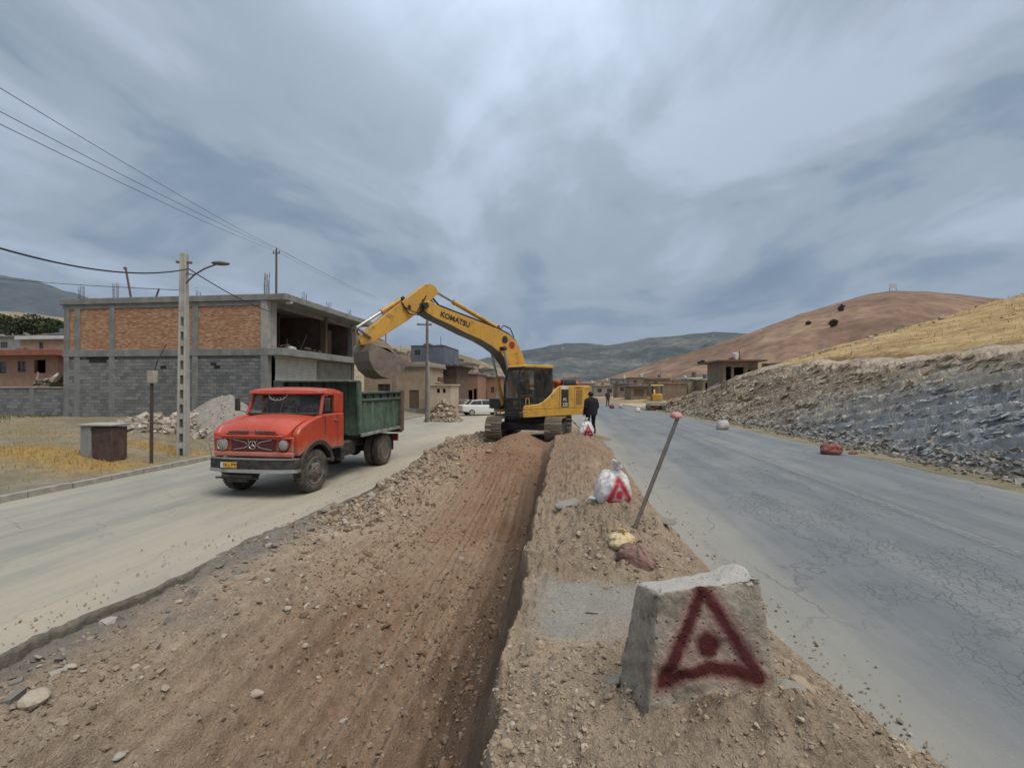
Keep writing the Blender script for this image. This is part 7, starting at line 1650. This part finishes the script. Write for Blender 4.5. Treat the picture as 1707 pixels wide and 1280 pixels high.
    for f in em.polygons:
        c = f.center; f.use_smooth = True
        hd = min(dist(c, P['neck'], P['head']), dist(c, P['head'], P['top'])); ha = min(dist(c, P['lw'], P['lf']), dist(c, P['rw'], P['rf']))
        if c.z > P['neck'].z + .02 * k and hd < .2: f.material_index = 2
        elif ha < .055 * k and min((c - P['lw']).length, (c - P['rw']).length) < .25 and min(dist(c, P['lw'], P['lf']), dist(c, P['rw'], P['rf'])) <= min(dist(c, P['le'], P['lw']), dist(c, P['re'], P['rw'])): f.material_index = 2
        elif min(dist(c, P['la'], P['lt']), dist(c, P['ra'], P['rt'])) < .07 * k and c.z < .11 * k: f.material_index = 3
        elif min(dist(c, P['lh'], P['lk']), dist(c, P['rh'], P['rk']), dist(c, P['lk'], P['la']), dist(c, P['rk'], P['ra'])) < min(dist(c, P['pel'], P['bel']), dist(c, P['bel'], P['chest']), dist(c, P['le'], P['lw']), dist(c, P['re'], P['rw']), dist(c, P['lw'], P['lf']), dist(c, P['rw'], P['rf'])): f.material_index = 1
    o = bpy.data.objects.new('person', em); COL.objects.link(o); o.location = loc; o.rotation_euler = (0, 0, rz); tag(o, label, 'person', group)
    h_ = P['head']; bm = bmesh.new(); bmesh.ops.create_uvsphere(bm, u_segments=20, v_segments=14, radius=1)
    for v in bm.verts: v.co = Vector((h_.x + v.co.x * .088 * k, h_.y - .012 + v.co.y * .105 * k, h_.z + .035 * k + v.co.z * .10 * k))
    bmesh.ops.delete(bm, geom=[v for v in bm.verts if v.co.y - h_.y > .045 and v.co.z < h_.z + .07 or v.co.z < h_.z - .045], context='VERTS')
    mm = bpy.data.meshes.new('hair'); bm.to_mesh(mm); bm.free(); mm.materials.append(HAIR); mm.polygons.foreach_set('use_smooth', [True] * len(mm.polygons)); ho = bpy.data.objects.new('hair', mm); COL.objects.link(ho); ho.parent = o
    for s in (-1, 1): MB().ball((h_.x + s * .084 * k, h_.y, h_.z), (.012, .02, .03), 8, 6).build('ear', SKIN, o, smooth=True)
    for s in (-1, 1): MB().ball((h_.x + s * .03 * k, h_.y + .088 * k, h_.z + .014), (.013, .006, .007), 8, 6).build('eye', WHITE, o, smooth=True)
    MB().ball((h_.x, h_.y + .088 * k, h_.z - .048 * k), (.024, .006, .007), 8, 6).build('mouth', BRC, o, smooth=True)
    if jacket is BLKC:       # loose jacket: shell over the trunk
        V = []; nn = 24
        for z, rx, ry, oy in ((.80, .225, .165, .0), (.95, .228, .17, 0), (1.12, .225, .165, .0), (1.30, .232, .16, -.01), (1.40, .215, .135, -.02), (1.455, .14, .105, -.02), (1.50, .085, .085, -.01)):
            for j in range(nn): an = 2 * math.pi * j / nn; w = 1 + .03 * math.sin(an * 5 + z * 9); V.append((rx * w * math.cos(an) * k, (oy + ry * w * math.sin(an)) * k, z * k))
        MB().add(V, [(i * nn + j, i * nn + (j + 1) % nn, (i + 1) * nn + (j + 1) % nn, (i + 1) * nn + j) for i in range(6) for j in range(nn)]).build('jacket', jacket, o, smooth=True)
    return o
q = PX(985, 724, 18.4); zf = max(earth_h(q[0], q[1]), .45)
man = person('man in black jacket and trousers standing with his back turned beside the white sack', (q[0], q[1], CAMH - 80 / 760 * 18.4), R(25), 1.76); man.scale = (1.2, 1.2, 1)
for o_ in [MB().ball((q[0], q[1], CAMH - 80 / 760 * 18.4 - .30), (.95, .8, .31), 20, 10).build('earth_heap', VERGE, smooth=True)]: tag(o_, 'small rise of trodden earth under the feet of the man in black', 'earth heap')
q = PX(936, 712, 21.6)
person('second person in dark brown clothes half hidden behind the excavator track', (q[0], q[1], CAMH - 68 / 760 * 21.6), R(170), 1.66, jacket=DGC, trousers=BRC)
q = GR(1013, 678, .5)
person('distant person in dark clothes standing on the road by the far dark red sack', (q[0], q[1], .5), R(200), 1.72, jacket=DGC, trousers=DGC)

# ------------------------------------------------------------ air
hb = MB().box((0, 2600, 440), (9400, 7000, 890)).build('haze', None) if False else None
me = bpy.data.meshes.new('haze'); bm = bmesh.new(); bmesh.ops.create_cube(bm, size=1); bm.to_mesh(me); bm.free()
hz = bpy.data.objects.new('haze', me); COL.objects.link(hz); hz.scale = (10400, 9000, 903.4); hz.location = (0, 2700, 449); hz['kind'] = 'stuff'
hm = bpy.data.materials.new('air'); hm.use_nodes = True; hn = hm.node_tree; hn.nodes.clear()
pv = hn.nodes.new('ShaderNodeVolumePrincipled'); pv.inputs['Color'].default_value = (.62, .74, .95, 1); pv.inputs['Density'].default_value = .00008; pv.inputs['Anisotropy'].default_value = .2
oo = hn.nodes.new('ShaderNodeOutputMaterial'); hn.links.new(pv.outputs[0], oo.inputs['Volume']); me.materials.append(hm)
